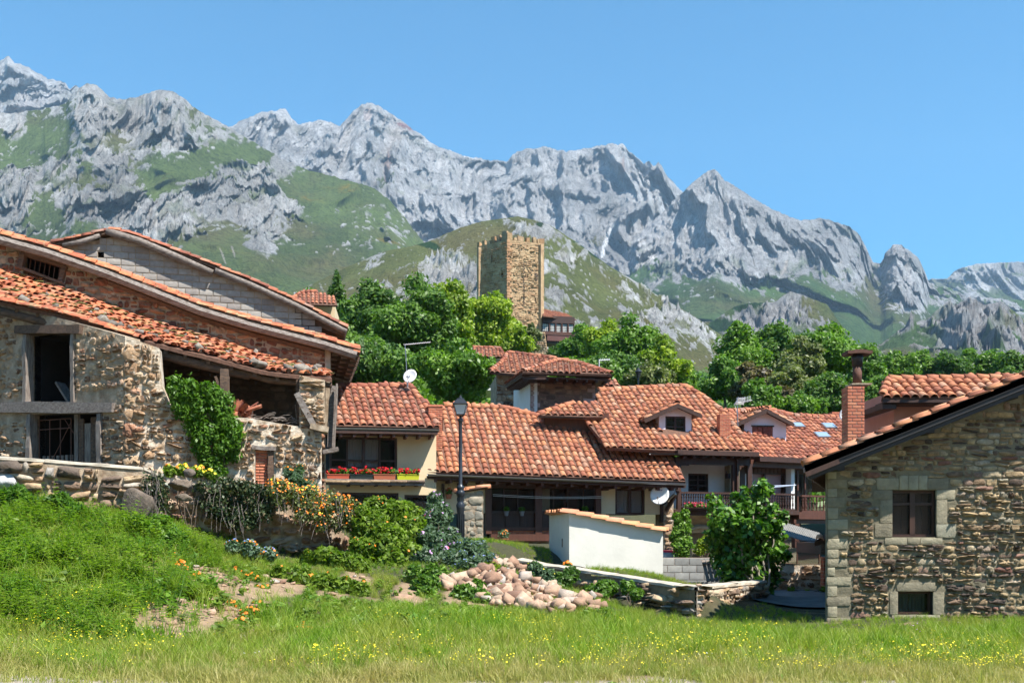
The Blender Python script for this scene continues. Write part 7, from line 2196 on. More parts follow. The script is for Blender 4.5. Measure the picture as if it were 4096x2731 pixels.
# rubble heap
hp = thing('rubble_heap', gpt(2120, 2390, 20.5), 'tumbled heap of tan broken stones below the low wall', 'rubble')
it = []
random.seed(92)
n = 0
hpoly = [(1740, 2300), (1850, 2320), (1960, 2240), (2060, 2260), (2140, 2330), (2330, 2390), (2450, 2400), (2420, 2440), (2250, 2462), (2000, 2440), (1900, 2390), (1760, 2360)]
for _ in range(4000):
    u, v = random.uniform(1740, 2450), random.uniform(2240, 2462)
    if not inpoly(u, v, hpoly): continue
    # find the ground under this pixel
    lo, hi = 17.0, 26.5
    for _k in range(18):
        Y = (lo + hi) / 2; p = at(u, v, Y)
        if p[2] > float(ground0(p[0], Y)): lo = Y
        else: hi = Y
    k = random.choice([.07, .09, .11, .14, .18, .26]) * random.uniform(.8, 1.2)
    m = rot_in(basis(np.array([k * 1.2, 0, 0]), np.array([0, k, 0]), np.array([0, 0, k * .75]), np.array([p[0], Y, float(ground0(p[0], Y)) + k * .25 + random.uniform(0, .08)])), random.uniform(-1, 1), random.uniform(-1, 1), random.uniform(-3, 3))
    it.append(('rock%d' % random.randrange(8), m, random.random())); n += 1
    if n >= 330: break
pieces(hp, 'stone', it, m_rubble, 300)
cp = at(2241, 2418, 20.6)
tag(MB().hexa([(cp[0] - .06, 20.3, cp[2] - .05), (cp[0] + .07, 20.3, cp[2] - .06), (cp[0] + .08, 20.36, cp[2] - .05), (cp[0] - .05, 20.36, cp[2] - .04), (cp[0] - .09, 20.42, cp[2] + .08), (cp[0] + .01, 20.42, cp[2] + .06), (cp[0] + .02, 20.45, cp[2] + .06), (cp[0] - .08, 20.45, cp[2] + .085)]).build('plastic_scrap', plain('turquoise_plastic', (.08, .6, .5), .4, 2, .1, 0, 0)), 'turquoise scrap of plastic lying on the rubble heap', 'litter')
# loose stones on the bare soil of the bank
it = []
for _ in range(260):
    u, v = random.uniform(580, 1500), random.uniform(2260, 2560)
    Y = random.uniform(14, 22)
    lo, hi = 12.0, 24.0
    for _k in range(16):
        Y = (lo + hi) / 2; p = at(u, v, Y)
        if p[2] > float(ground0(p[0], Y)): lo = Y
        else: hi = Y
    if float(soil_mask(np.array([p[0]]), np.array([Y]))[0]) < .5: continue
    k = random.choice([.03, .04, .06, .1]) * random.uniform(.8, 1.3)
    it.append(('rock%d' % random.randrange(8), rot_in(basis(np.array([k * 1.2, 0, 0]), np.array([0, k, 0]), np.array([0, 0, k * .7]), np.array([p[0], Y, float(ground(p[0], Y)) + k * .2])), random.uniform(-1, 1), random.uniform(-1, 1), random.uniform(-3, 3)), random.random()))
_V, _F, _r, nb = [], [], [], 0
for key, m, r_ in it:
    V, Fs = TPL[key]; _V.append(V @ m[:3, :3].T + m[:3, 3]); _F.append(Fs[0] + nb); _r.append(np.full(len(V), r_)); nb += len(V)
if _V: tag(np_obj('gravel', np.concatenate(_V), np.concatenate(_F), m_rubble, None, {'rnd': np.concatenate(_r)}), 'loose stones on the bare soil of the bank', None, None, 'stuff')
# ================================================================== foliage
def leaf_cloud(blobs, n, size, seed, surf=.35, upb=.35, elong=1.5, rj=.35, flat=0.0, droop=0.0):
    r_ = np.random.default_rng(seed)
    B = np.array(blobs, float)
    w = (B[:, 3] * B[:, 4] + B[:, 3] * B[:, 5]) ; w /= w.sum()
    k = r_.choice(len(B), n, p=w)
    d = r_.normal(0, 1, (n, 3)); d /= np.linalg.norm(d, axis=1)[:, None]
    rad = 1 - np.abs(r_.normal(0, surf, n)); rad = np.clip(rad, .05, 1) * (1 + r_.normal(0, .07, n))
    c = B[k, :3] + d * rad[:, None] * B[k, 3:6]
    ns = fbm(c[:, 0] / (B[k, 3] * .6), c[:, 1] / (B[k, 3] * .6), c[:, 2] / (B[k, 3] * .6), 2, seed)
    c = c + d * (ns * .35)[:, None] * B[k, 3:6]
    nrm = d * .7 + r_.normal(0, .55, (n, 3)); nrm[:, 2] += upb
    nrm /= np.linalg.norm(nrm, axis=1)[:, None]
    a = r_.normal(0, 1, (n, 3)); a[:, 2] -= droop; a -= (a * nrm).sum(1)[:, None] * nrm; a /= np.linalg.norm(a, axis=1)[:, None] + 1e-9
    b = np.cross(nrm, a)
    s = size * r_.uniform(.6, 1.35, n)[:, None]
    V = np.stack([c - a * s * .5 * elong, c + b * s * .38 - nrm * s * .06, c + a * s * .5 * elong - nrm * s * .1, c - b * s * .38 - nrm * s * .06], 1).reshape(-1, 3)
    Fq = np.arange(4 * n).reshape(-1, 4)
    hue = np.clip(r_.uniform(0, 1, n) * rj + r_.uniform(0, 1, len(B))[k] * (1 - rj) * .9 + .04, .01, .97)
    return V, Fq, np.repeat(hue, 4)

G_DARK = leaf_mat('dark_leaf', [(0, (0.048, 0.103, 0.022)), (.5, (0.090, 0.172, 0.031)), (1, (0.159, 0.270, 0.052))])
G_MID = leaf_mat('mid_leaf', [(0, (0.062, 0.133, 0.019)), (.5, (0.113, 0.219, 0.027)), (1, (0.183, 0.305, 0.041))])
G_LIME = leaf_mat('lime_leaf', [(0, (0.123, 0.195, 0.019)), (.5, (0.210, 0.296, 0.025)), (1, (0.323, 0.406, 0.037))])
G_OLIVE = leaf_mat('olive_leaf', [(0, (0.069, 0.089, 0.025)), (.5, (0.137, 0.166, 0.055)), (1, (0.245, 0.266, 0.108))])
G_RED = leaf_mat('reddish_leaf', [(0, (0.064, 0.051, 0.025)), (.5, (0.129, 0.101, 0.051)), (1, (0.216, 0.187, 0.079))])
G_BLUE = leaf_mat('blue_green_leaf', [(0, (0.062, 0.106, 0.056)), (.5, (0.106, 0.175, 0.094)), (1, (0.163, 0.237, 0.150))])
G_IVY = leaf_mat('ivy_leaf', [(0, (.014, .032, .012)), (.6, (.035, .060, .022)), (.9, (.075, .095, .04)), (1, (.20, .17, .09))], .4, .15)
G_CREEP = leaf_mat('creeper_leaf', [(0, (.04, .105, .010)), (.5, (.080, .175, .018)), (1, (.135, .25, .035))], .45, .4)
G_FIG = leaf_mat('fig_leaf', [(0, (0.026, 0.081, 0.010)), (.5, (0.058, 0.150, 0.016)), (1, (0.150, 0.280, 0.033))], .38, .3, .35)
G_BUSH = leaf_mat('bush_leaf', [(0, (.075, .135, .012)), (.5, (.135, .215, .02)), (1, (.21, .30, .035))], .5, .4)
m_bark = plain('grey_brown_bark', (.12, .09, .065), .95, 4, .4, .8, .02)
def petal(name, c): return plain(name, c, .6, 3, .1, 0, 0)
P_OR = petal('orange_petal', (.78, .19, .0)); P_YE = petal('yellow_petal', (.90, .72, .02)); P_RED = petal('red_petal', (.75, .008, .02)); P_PUR = petal('mauve_petal', (.45, .25, .5)); P_WH = petal('white_petal', (.8, .8, .76)); P_PK = petal('pink_petal', (.75, .10, .16)); P_BL = petal('blue_petal', (.18, .24, .55))

def limb(mb, p, q, r0, r1, seed):
    r_ = random.Random(seed); p, q = Vector(p), Vector(q); L = (q - p).length
    pts = [p.lerp(q, t) + Vector((r_.uniform(-1, 1), r_.uniform(-1, 1), r_.uniform(-.3, .6))) * L * .06 * (0 if t in (0, 1) else 1) for t in (0, .25, .5, .75, 1)]
    mb.tube(pts, [r0 + (r1 - r0) * t for t in (0, .25, .5, .75, 1)], 6)

def tree(u, vtop, wpx, Y, vbot, mt, label, n=8000, leaf=.3, seed=0, name='tree', nb=18, shape='round', group=None, trunk=True):
    r_ = np.random.default_rng(seed)
    W_ = wpx * Y / F; top = at(u, vtop, Y); bot = at(u, vbot, Y); H = top[2] - bot[2]
    g = float(ground(top[0], Y)); g = min(g, bot[2])
    t = thing(name, (top[0], Y, g), label, 'tree', group)
    cx, cz = top[0], (top[2] + bot[2]) / 2
    blobs = []
    if shape == 'conifer':
        for i in range(nb):
            f = i / (nb - 1); rr = W_ * .5 * (1 - f) ** .85 + W_ * .05
            for _ in range(3):
                an = r_.uniform(0, 6.28); blobs.append((cx + math.cos(an) * rr * .55, Y + math.sin(an) * rr * .55, bot[2] + H * f * .97, rr * .5 + .1, rr * .5 + .1, H / nb * .8))
    else:
        for i in range(nb):
            for _ in range(30):
                p = r_.uniform(-1, 1, 3)
                e = np.linalg.norm(p)
                if .25 < e < .95: break
            rr = W_ * r_.uniform(.13, .24)
            k = 1.0 if p[2] < .2 else 1 - .35 * (p[2] - .2)
            blobs.append((cx + p[0] * W_ * .40 * k, Y + p[1] * W_ * .36 * k, cz + p[2] * (H * .5 - rr * .75), rr, rr, rr * r_.uniform(.65, .9)))
        blobs.append((cx + r_.uniform(-.1, .1) * W_, Y, top[2] - W_ * .14, W_ * .15, W_ * .15, W_ * .14))
        blobs.append((cx, Y, cz, W_ * .28, W_ * .26, H * .3))
        for i in range(nb):      # small sprays that break the outline
            b = blobs[r_.integers(0, nb)]; d = r_.normal(0, 1, 3); d /= np.linalg.norm(d); d[2] = abs(d[2]) * .8
            rr = b[3] * r_.uniform(.25, .45); blobs.append((b[0] + d[0] * b[3], b[1] + d[1] * b[4], b[2] + d[2] * b[5], rr, rr, rr))
    V, Fq, hu = leaf_cloud(blobs, n, leaf, seed + 1)
    np_obj('crown', V, Fq, mt, t, {'rnd': hu})
    mb = MB(); base = Vector((cx, Y, g - .2)); fork = Vector((cx + W_ * .03, Y, bot[2] + H * .28)); r0 = max(.1, W_ * .035)
    limb(mb, base, fork, r0, r0 * .65, seed)
    for i, b in enumerate(blobs[:9]):
        limb(mb, fork, (b[0], b[1], b[2]), r0 * .45, r0 * .1, seed + i)
    mb.build('trunk', m_bark, t, True)
    return t

TREES = [
 # u, vtop, width, Y, vbottom, material, n, leaf, seed, label
 (1345, 1085, 130, 84, 1330, G_DARK, 3500, .30, 1, 'dark pointed conifer rising behind the orange roof on the left', 'conifer'),
 (1250, 1150, 120, 75, 1300, G_MID, 2200, .26, 2, 'small feathery tree in front of the orange roof', 'round'),
 (1470, 1110, 310, 78, 1420, G_DARK, 9000, .30, 3, 'dark green tree next to the conifer with a rounded top', 'round'),
 (1640, 1090, 330, 74, 1480, G_DARK, 11000, .30, 4, 'tallest dark green tree between the barns and the tower', 'round'),
 (1500, 1330, 360, 64, 1600, G_DARK, 9500, .26, 5, 'broad dark tree behind the television aerial', 'round'),
 (1360, 1290, 190, 66, 1600, G_DARK, 4500, .26, 6, 'dark tree half hidden by the barn eaves', 'round'),
 (1800, 1115, 250, 92, 1400, G_LIME, 7500, .34, 7, 'yellow green tree left of the tower with an open crown', 'round'),
 (1800, 1350, 330, 60, 1625, G_MID, 11000, .25, 8, 'big fresh green tree right of the aerial above the long roof', 'round'),
 (1960, 1165, 260, 104, 1400, G_LIME, 7500, .38, 9, 'lime green tree overlapping the dark face of the tower', 'round'),
 (2040, 1270, 190, 112, 1420, G_LIME, 4500, .4, 10, 'small lime tree at the left foot of the tower', 'round'),
 (2120, 1290, 90, 150, 1400, G_OLIVE, 1800, .45, 11, 'olive shrub climbing the corner of the tower', 'round'),
 (1920, 1400, 120, 70, 1500, G_MID, 2500, .26, 12, 'light leafy shrub tree beside the white cottage', 'round'),
 (2230, 1370, 120, 150, 1460, G_DARK, 2500, .45, 13, 'dark rounded bush below the wooden gallery', 'round'),
 (2330, 1290, 170, 125, 1440, G_MID, 4500, .42, 14, 'green tree immediately right of the gallery annex', 'round'),
 (2420, 1270, 200, 118, 1450, G_LIME, 5500, .4, 15, 'yellowish tree second from the gallery annex', 'round'),
 (2540, 1250, 240, 112, 1480, G_MID, 7500, .38, 16, 'tall vivid green tree on the slope right of the tower', 'round'),
 (2650, 1330, 210, 100, 1560, G_LIME, 6000, .34, 17, 'lime green tree at the right end of the hillside grove', 'round'),
 (2440, 1400, 280, 90, 1560, G_DARK, 7500, .32, 18, 'shaded dark tree low on the hillside above the hipped roof', 'round'),
 (2300, 1420, 190, 110, 1520, G_MID, 4000, .36, 19, 'low green thicket tree between the hipped roof and the gallery', 'round'),
 (2590, 1440, 230, 76, 1590, G_OLIVE, 6500, .28, 20, 'grey green tree behind the ridge of the balcony house', 'round'),
 (2750, 1480, 110, 100, 1590, G_MID, 2600, .3, 21, 'small bright tree in the gap beside the forested slope', 'round'),
 (2790, 1560, 150, 72, 1660, G_MID, 3200, .24, 22, 'low bright shrub tree behind the balcony house hip', 'round'),
 (2960, 1290, 240, 108, 1520, G_MID, 6500, .36, 23, 'left tall tree of the big grove behind the dormers', 'round'),
 (3100, 1280, 230, 112, 1480, G_DARK, 6500, .38, 24, 'dark topped tree in the middle of the big grove', 'round'),
 (3330, 1285, 290, 104, 1500, G_MID, 9000, .36, 25, 'broad bright tree above the black chimney cowl', 'round'),
 (3210, 1340, 200, 98, 1520, G_OLIVE, 5000, .34, 26, 'olive tree between the dark and the bright tall trees', 'round'),
 (3470, 1370, 200, 96, 1640, G_MID, 6000, .33, 27, 'green tree just right of the black chimney cowl', 'round'),
 (2890, 1420, 200, 92, 1610, G_MID, 5500, .32, 28, 'fresh green tree at the left foot of the big grove', 'round'),
 (3010, 1440, 170, 86, 1600, G_RED, 4500, .3, 29, 'reddish brown tree low in the big grove', 'round'),
 (3160, 1450, 230, 84, 1620, G_OLIVE, 6500, .3, 30, 'flowering olive tree behind the second dormer', 'round'),
 (3120, 1540, 150, 80, 1640, G_RED, 3500, .27, 31, 'small reddish tree directly above the red shuttered dormer', 'round'),
 (3040, 1510, 190, 76, 1660, G_MID, 5500, .26, 32, 'glossy green tree behind the grid aerial', 'round'),
 (3330, 1480, 220, 80, 1670, G_DARK, 6500, .28, 33, 'dark green tree left of the tall chimney shaft', 'round'),
 (3220, 1560, 200, 76, 1670, G_MID, 5000, .26, 34, 'low spreading green tree above the skylights', 'round'),
 (3510, 1500, 200, 78, 1670, G_DARK, 6000, .28, 35, 'dark tree filling the gap beside the salmon house', 'round'),
 (3580, 1400, 170, 140, 1540, G_MID, 4500, .42, 36, 'first tree of the row behind the salmon house', 'round'),
 (3680, 1395, 150, 145, 1540, G_MID, 4000, .42, 37, 'second tree of the row above the salmon house ridge', 'round'),
 (3790, 1400, 170, 142, 1540, G_DARK, 4500, .42, 38, 'darker third tree in the row above the salmon house', 'round'),
 (3880, 1390, 130, 148, 1540, G_MID, 3500, .42, 39, 'slender fourth tree in the row above the salmon house', 'round'),
 (3960, 1395, 150, 145, 1540, G_MID, 4000, .42, 40, 'fifth tree in the row with a thin crown', 'round'),
 (4060, 1400, 170, 140, 1540, G_DARK, 4500, .42, 41, 'last tree of the row at the far right', 'round'),
]
for (u, vt_, w_, Y, vb_, mt, n, lf, sd, lab, shp) in TREES:
    if shp == 'round': vb_ += 30; w_ *= 1.12; n = int(n * 1.85)
    tree(u, vt_, w_, Y, vb_, mt, lab, n, lf * .78, sd * 7, 'conifer_tree' if shp == 'conifer' else 'broadleaf_tree', 18 if shp == 'round' else 14, shp, 'trees around the village')
# far wood on the slope between the groves, and ground cover under the trees
r_ = np.random.default_rng(5)
def wood(name, label, n, ur, Yr, rad, mt, leaf, seed, per=60, zoff=0.0, poly=None):
    q_ = np.random.default_rng(seed); B = []
    while len(B) < n:
        u, Y = q_.uniform(*ur), q_.uniform(*Yr) ; x = (u - 2048) / F * Y; z = float(ground(x, Y)) + zoff; rr = rad * q_.uniform(.6, 1.3)
        B.append((x, Y, z + rr * .4, rr, rr, rr * .8))
    V, Fq, hu = leaf_cloud(B, n * per, leaf, seed, rj=.3)
    tag(np_obj(name, V, Fq, mt, None, {'rnd': hu}), label, None, None, 'stuff')
wood('forest', 'distant wooded slope in the gap between the two groves', 420, (2640, 3000), (230, 620), 5.0, G_DARK, 1.1, 71, 50)
wood('forest', 'distant wooded slope behind the right hand tree row', 380, (3300, 4200), (200, 500), 5.5, G_DARK, 1.2, 72, 45)
wood('undergrowth', 'scrub and undergrowth on the castle hill', 500, (1250, 2850), (58, 185), 2.6, G_MID, .42, 73, 110)
wood('undergrowth', 'scrub below the right hand grove', 260, (2850, 4200), (56, 120), 2.4, G_MID, .38, 74, 110)
wood('undergrowth', 'dark scrub behind the barns', 160, (500, 1300), (60, 150), 3.0, G_MID, .45, 75, 90)

# ------------------------------------------------------------------ bushes
def flowers_on(parent, blobs, n, size, mt, seed, name='flowers', upper=True):
    q_ = np.random.default_rng(seed); B = np.array(blobs, float)
    k = q_.integers(0, len(B), n); d = q_.normal(0, 1, (n, 3)); d /= np.linalg.norm(d, axis=1)[:, None]
    d[:, 1] = -np.abs(d[:, 1]) * .7
    if upper: d[:, 2] = np.abs(d[:, 2])
    c = B[k, :3] + d * B[k, 3:6] * 1.04
    V, Fs = [], []
    m = 7
    for i in range(n):
        nr = Vector((d[i][0] * .5, d[i][1] * .6 - .3, .55)).normalized(); e = nr.orthogonal().normalized(); g = nr.cross(e); s = size * q_.uniform(.7, 1.3); b0 = len(V)
        cc = Vector(c[i])
        V.append(tuple(cc + nr * s * .25))
        for j in range(m):
            a = 6.283 * j / m; V.append(tuple(cc + (e * math.cos(a) + g * math.sin(a)) * s * .5 * (1 + .15 * (j % 2))))
        Fs += [(b0, b0 + 1 + j, b0 + 1 + (j + 1) % m) for j in range(m)]
    o = np_obj(name, V, np.array(Fs), mt, parent); o['kind'] = 'stuff'
    return o
def bush(name, label, cat, pix, mt, n, leaf, seed, flowers=(), elong=1.5, stems=6, rj=.6, surf=.35, droop=0.0, depth=.75):
    """pix: (u, v, radius px, Y) balls"""
    blobs = []
    for (u, v, r, Y, *sq) in pix:
        p = at(u, v, Y); rr = r * Y / F
        blobs.append((p[0], p[1], p[2], rr, rr * depth, rr * (sq[0] if sq else .9)))
    lo = min(blobs, key=lambda b: b[2] - b[5]); bx, by = np.mean([b[0] for b in blobs]), np.mean([b[1] for b in blobs])
    g = float(ground(bx, by))
    t = thing(name, (bx, by, g), label, cat)
    extra = []
    q_ = random.Random(seed)
    for b in blobs:
        for _ in range(4):
            a, e = q_.uniform(0, 6.28), q_.uniform(.2, 1.2); rr = b[3] * q_.uniform(.2, .35)
            extra.append((b[0] + math.cos(a) * b[3] * .9 * math.cos(e), b[1] + math.sin(a) * b[4] * .9 * math.cos(e), b[2] + math.sin(e) * b[5] * .95, rr, rr, rr * 1.2))
    V, Fq, hu = leaf_cloud(blobs + extra, n, leaf, seed, elong=elong, rj=rj, surf=surf, droop=droop)
    np_obj('foliage', V, Fq, mt, t, {'rnd': hu})
    mb = MB()
    for i in range(stems):
        b = blobs[i % len(blobs)]; limb(mb, (bx + q_.uniform(-.1, .1), by, g - .05), (b[0] + q_.uniform(-.3, .3) * b[3], b[1], b[2] + b[5] * .5), .018, .006, seed + i)
    if stems: mb.build('stems', m_bark, t)
    for (fm, fn, fs, fname) in flowers: flowers_on(t, blobs + extra, fn, fs, fm, seed + 3, fname)
    return t

# creeper on the barn wall
cpoly = [C2_ for C2_ in [(663, 1512), (712, 1540), (808, 1542), (860, 1575), (915, 1590), (925, 1665), (970, 1700), (955, 1760), (940, 1820), (915, 1870), (912, 1905), (850, 1905), (810, 1850), (790, 1760), (740, 1700), (715, 1640), (690, 1580)]]
q_ = np.random.default_rng(31); B = []
ab = [WR.px(*p) for p in cpoly]
while len(B) < 150:
    u, v = q_.uniform(655, 975), q_.uniform(1505, 1910)
    if inpoly(u, v, cpoly):
        a, b = WR.px(u, v); h = q_.uniform(.1, .34) * (1 if 1540 < v < 1800 else .6); p = WR.P(a, b, h); rr = q_.uniform(.08, .26); B.append((p[0], p[1], p[2], rr, rr * .6, rr * 1.2))
V, Fq, hu = leaf_cloud(B, 11000, .075, 32, upb=.5, elong=1.6, rj=.6, droop=1.2)
cr = thing('wall_creeper', WR.P(*WR.px(850, 1890), .2), 'bright green creeper hanging from the loft down the sunlit barn wall', 'creeper')
np_obj('foliage', V, Fq, G_CREEP, cr, {'rnd': hu})
mb = MB()
for k in range(7): limb(mb, WR.P(*WR.px(870 + k * 6, 1900), .1), WR.P(*WR.px(700 + k * 35, 1560 + k * 18), .15), .02, .006, k)
mb.build('stems', m_bark, cr)
def ivy(label, poly, Y0, dY, nb, n, leaf, mt, seed, name='ivy', rr=(.10, .22), cat='ivy', flowers=()):
    q_ = np.random.default_rng(seed); B = []; xs_ = [p[0] for p in poly]; ys_ = [p[1] for p in poly]
    while len(B) < nb:
        u, v = q_.uniform(min(xs_), max(xs_)), q_.uniform(min(ys_), max(ys_))
        if inpoly(u, v, poly):
            Y = Y0 + dY * (u - min(xs_)) / (max(xs_) - min(xs_)) - q_.uniform(0, .25); p = at(u, v, Y); r = q_.uniform(*rr); B.append((p[0], p[1], p[2], r, r * .6, r))
    t = thing(name, np.mean(np.array(B)[:, :3], 0), label, cat)
    V, Fq, hu = leaf_cloud(B, n, leaf, seed, upb=.3, elong=1.2, rj=.7, droop=.8)
    np_obj('foliage', V, Fq, mt, t, {'rnd': hu})
    mb = MB()
    for i in range(30):
        b = B[q_.integers(0, len(B))]; limb(mb, (b[0], b[1] - .12, b[2] + .2), (b[0] + q_.uniform(-.2, .2), b[1] - .15, b[2] - q_.uniform(.2, .5)), .007, .004, i)
    mb.build('stems', m_oldwood, t)
    for (fm, fn, fs, fname) in flowers: flowers_on(t, B, fn, fs, fm, seed + 3, fname)
    return t
ivy('dark ivy mat hanging over the retaining wall below the creeper', [(790, 1925), (1000, 1935), (1110, 1970), (1110, 2030), (1040, 2080), (960, 2110), (900, 2080), (830, 2040), (775, 2000)], 23.0, .45, 120, 9500, .06, G_IVY, 41)
ivy('thin dark ivy strand between the parapet and the dark boulder', [(585, 1905), (640, 1910), (660, 2040), (620, 2050), (590, 1960)], 22.0, .2, 26, 1500, .06, G_IVY, 42)
ivy('tangle of orange marigolds spilling over the right end of the retaining wall', [(1080, 1930), (1180, 1955), (1290, 1980), (1400, 2000), (1440, 2080), (1370, 2150), (1250, 2090), (1130, 2030)], 23.3, .6, 90, 9000, .055, G_OLIVE, 43, 'marigold_tangle', (.12, .25), 'flowering plant', ((P_OR, 520, .042, 'orange_flowers'), (P_YE, 90, .036, 'yellow_flowers')))
bush('marigold_clump', 'yellow orange marigolds blooming between the creeper and parapet', 'flowering plant', [(680, 1885, 26, 22.8), (730, 1880, 28, 22.9), (790, 1888, 26, 23), (840, 1895, 20, 23)], G_BUSH, 1800, .07, 44, ((P_YE, 60, .065, 'yellow_flowers'), (P_OR, 40, .06, 'orange_flowers')))
bush('weed_bush', 'tall spindly green weeds beside the bricked-up barn window', 'bush', [(1180, 1925, 38, 24.2, 1.3), (1130, 1950, 30, 24.1), (1230, 1960, 40, 24.3), (1150, 1890, 16, 24.2, 1.6), (1200, 1880, 16, 24.3, 1.6)], G_BLUE, 3000, .06, 45, ((P_OR, 30, .05, 'orange_flowers'),), elong=2.2)
bush('green_bush', 'large bright green bush in front of the beige house', 'bush', [(1560, 2070, 85, 24.0), (1480, 2110, 80, 23.6), (1620, 2130, 80, 23.8), (1550, 2180, 95, 23.2), (1460, 2200, 60, 23.0), (1640, 2220, 60, 23.2), (1500, 2040, 55, 24.2), (1650, 2060, 45, 24.4), (1560, 2260, 60, 22.6)], G_BUSH, 19000, .085, 46, ((P_OR, 24, .05, 'orange_flowers'),))
bush('green_bush', 'low leafy bush at the foot of the large bright bush', 'bush', [(1300, 2230, 50, 21.8), (1370, 2250, 50, 21.5), (1430, 2270, 48, 21.3), (1240, 2240, 38, 22)], G_BUSH, 5500, .085, 47, ((P_OR, 10, .05, 'orange_flowers'),))
bush('mallow_plants', 'tall grassy mallow plants with pale purple flowers beside the lamp post', 'flowering plant', [(1735, 2080, 50, 24.6, 1.2), (1790, 2150, 46, 24.2), (1720, 2160, 60, 23.8), (1700, 2240, 50, 23), (1738, 2010, 30, 25, 1.5), (1775, 2060, 34, 24.8, 1.4), (1700, 2090, 40, 24.4), (1820, 2200, 34, 23.8), (1760, 2220, 40, 23.4)], G_BLUE, 13000, .06, 48, ((P_PUR, 110, .055, 'mauve_flowers'), (P_PK, 14, .05, 'pink_flowers')), elong=2.6)
bush('blue_bush', 'round blue green aromatic bush right of the large bright bush', 'bush', [(1880, 2230, 72, 23.0), (1830, 2250, 56, 22.8), (1930, 2250, 52, 23), (1870, 2290, 64, 22.6), (1850, 2190, 34, 23.2), (1915, 2190, 30, 23.2)], G_BLUE, 12000, .055, 49, ((P_BL, 160, .032, 'blue_flowers'),), elong=3.0)
bush('yellow_tuft', 'small yellow green tuft beside the blue green bush', 'bush', [(1965, 2275, 34, 22.8), (1945, 2300, 30, 22.6)], G_LIME, 1800, .05, 50, (), elong=3)
bush('weed_bush', 'leafy weeds left of the rubble heap', 'bush', [(1700, 2350, 60, 20.2), (1740, 2300, 44, 20.8), (1660, 2300, 40, 20.8), (1700, 2390, 44, 19.7)], G_MID, 4200, .07, 51, ())
bush('weed_bush', 'dense green weeds directly below the rubble heap', 'bush', [(1890, 2390, 54, 19.8), (1940, 2410, 46, 19.6), (1840, 2380, 40, 19.9), (1910, 2350, 36, 20.2)], G_MID, 4200, .07, 52, ())
bush('shrub', 'dark green shrub against the start of the low wall', 'bush', [(2160, 2310, 52, 22.4), (2110, 2330, 42, 22.2), (2200, 2350, 40, 22), (2140, 2270, 30, 22.8)], G_BLUE, 4800, .06, 53, ((P_YE, 14, .03, 'yellow_flowers'),))
bush('shrub', 'leafy shrub growing in front of the low wall coping', 'bush', [(2250, 2330, 40, 22.4), (2285, 2300, 34, 22.8), (2260, 2370, 30, 22)], G_DARK, 2600, .07, 54, ())
bush('shrub', 'green weeds half covering the low wall below the white shed', 'bush', [(2400, 2370, 44, 21.8), (2440, 2350, 36, 22), (2360, 2360, 26, 22.2)], G_MID, 2800, .06, 55, ())
bush('shrub', 'small weeds at the wall nearest the shed corner', 'bush', [(2510, 2350, 30, 21.8), (2545, 2375, 26, 21.4)], G_MID, 1300, .06, 56, ())
bush('garden_shrub', 'slender shrub between the stone pier and the fig tree', 'bush', [(2730, 2110, 38, 31), (2720, 2160, 44, 31), (2740, 2200, 44, 30.8), (2710, 2075, 22, 31, 1.3), (2740, 2060, 20, 31, 1.3)], G_MID, 4200, .075, 57, ())
bush('vine', 'yellow green vine leaves left of the fig tree', 'vine', [(2815, 2175, 26, 29), (2835, 2150, 18, 29), (2800, 2200, 22, 29)], G_LIME, 900, .1, 58, ())
bush('weed_bush', 'broad green weeds in the long grass by the dark boulder', 'bush', [(640, 2130, 60, 20.6), (560, 2120, 50, 20.6), (700, 2170, 55, 20.2), (500, 2110, 36, 20.8)], G_MID, 4500, .09, 59, (), elong=2)
bush('weed_bush', 'large leaved weeds just below the parapet on the left', 'bush', [(60, 2000, 60, 21.2, .7), (150, 2030, 50, 21, .7), (240, 2010, 40, 21, .8), (300, 2060, 44, 20.8)], G_CREEP, 3600, .11, 60, (), elong=2)
bush('marigold_clump', 'low orange marigolds on the bare soil of the bank', 'flowering plant', [(945, 2440, 46, 17.0), (990, 2470, 44, 16.6), (1030, 2430, 30, 17.2), (960, 2500, 34, 16.2)], G_MID, 2600, .06, 61, ((P_OR, 75, .05, 'orange_flowers'),))
bush('marigold_clump', 'second orange marigold patch higher up the bank', 'flowering plant', [(1000, 2330, 40, 19), (1050, 2370, 36, 18.4), (950, 2300, 34, 19.4)], G_MID, 2200, .06, 62, ((P_OR, 48, .05, 'orange_flowers'),))
bush('marigold_clump', 'orange marigold group left of the bare soil', 'flowering plant', [(760, 2300, 34, 18.6), (720, 2270, 28, 19), (790, 2320, 26, 18.4)], G_MID, 1500, .06, 63, ((P_OR, 34, .055, 'orange_flowers'),))
bush('marigold_clump', 'marigolds and blue flowers under the retaining wall', 'flowering plant', [(1000, 2200, 40, 21.4), (1070, 2220, 36, 21.4), (930, 2190, 34, 21.4)], G_BLUE, 2400, .06, 64, ((P_OR, 26, .05, 'orange_flowers'), (P_BL, 40, .03, 'blue_flowers')))
bush('weed_bush', 'pale leafy weeds between the two marigold patches', 'bush', [(820, 2370, 50, 17.4), (760, 2380, 44, 17.2), (690, 2360, 34, 17.4)], G_MID, 2600, .085, 65, (), elong=2.2)
bush('weed_bush', 'clump of rosette weeds below the bare soil patch', 'bush', [(650, 2580, 40, 14.4, .7), (690, 2590, 30, 14.3, .7)], G_MID, 900, .08, 66, (), elong=2.4)
bush('weed_bush', 'green weeds under the low leafy bush on the bank', 'bush', [(1200, 2320, 50, 19.4), (1280, 2340, 50, 19.2), (1120, 2300, 40, 19.8), (1360, 2350, 46, 19.2), (1440, 2360, 40, 19.2)], G_BUSH, 4600, .075, 67, ((P_OR, 12, .05, 'orange_flowers'),))
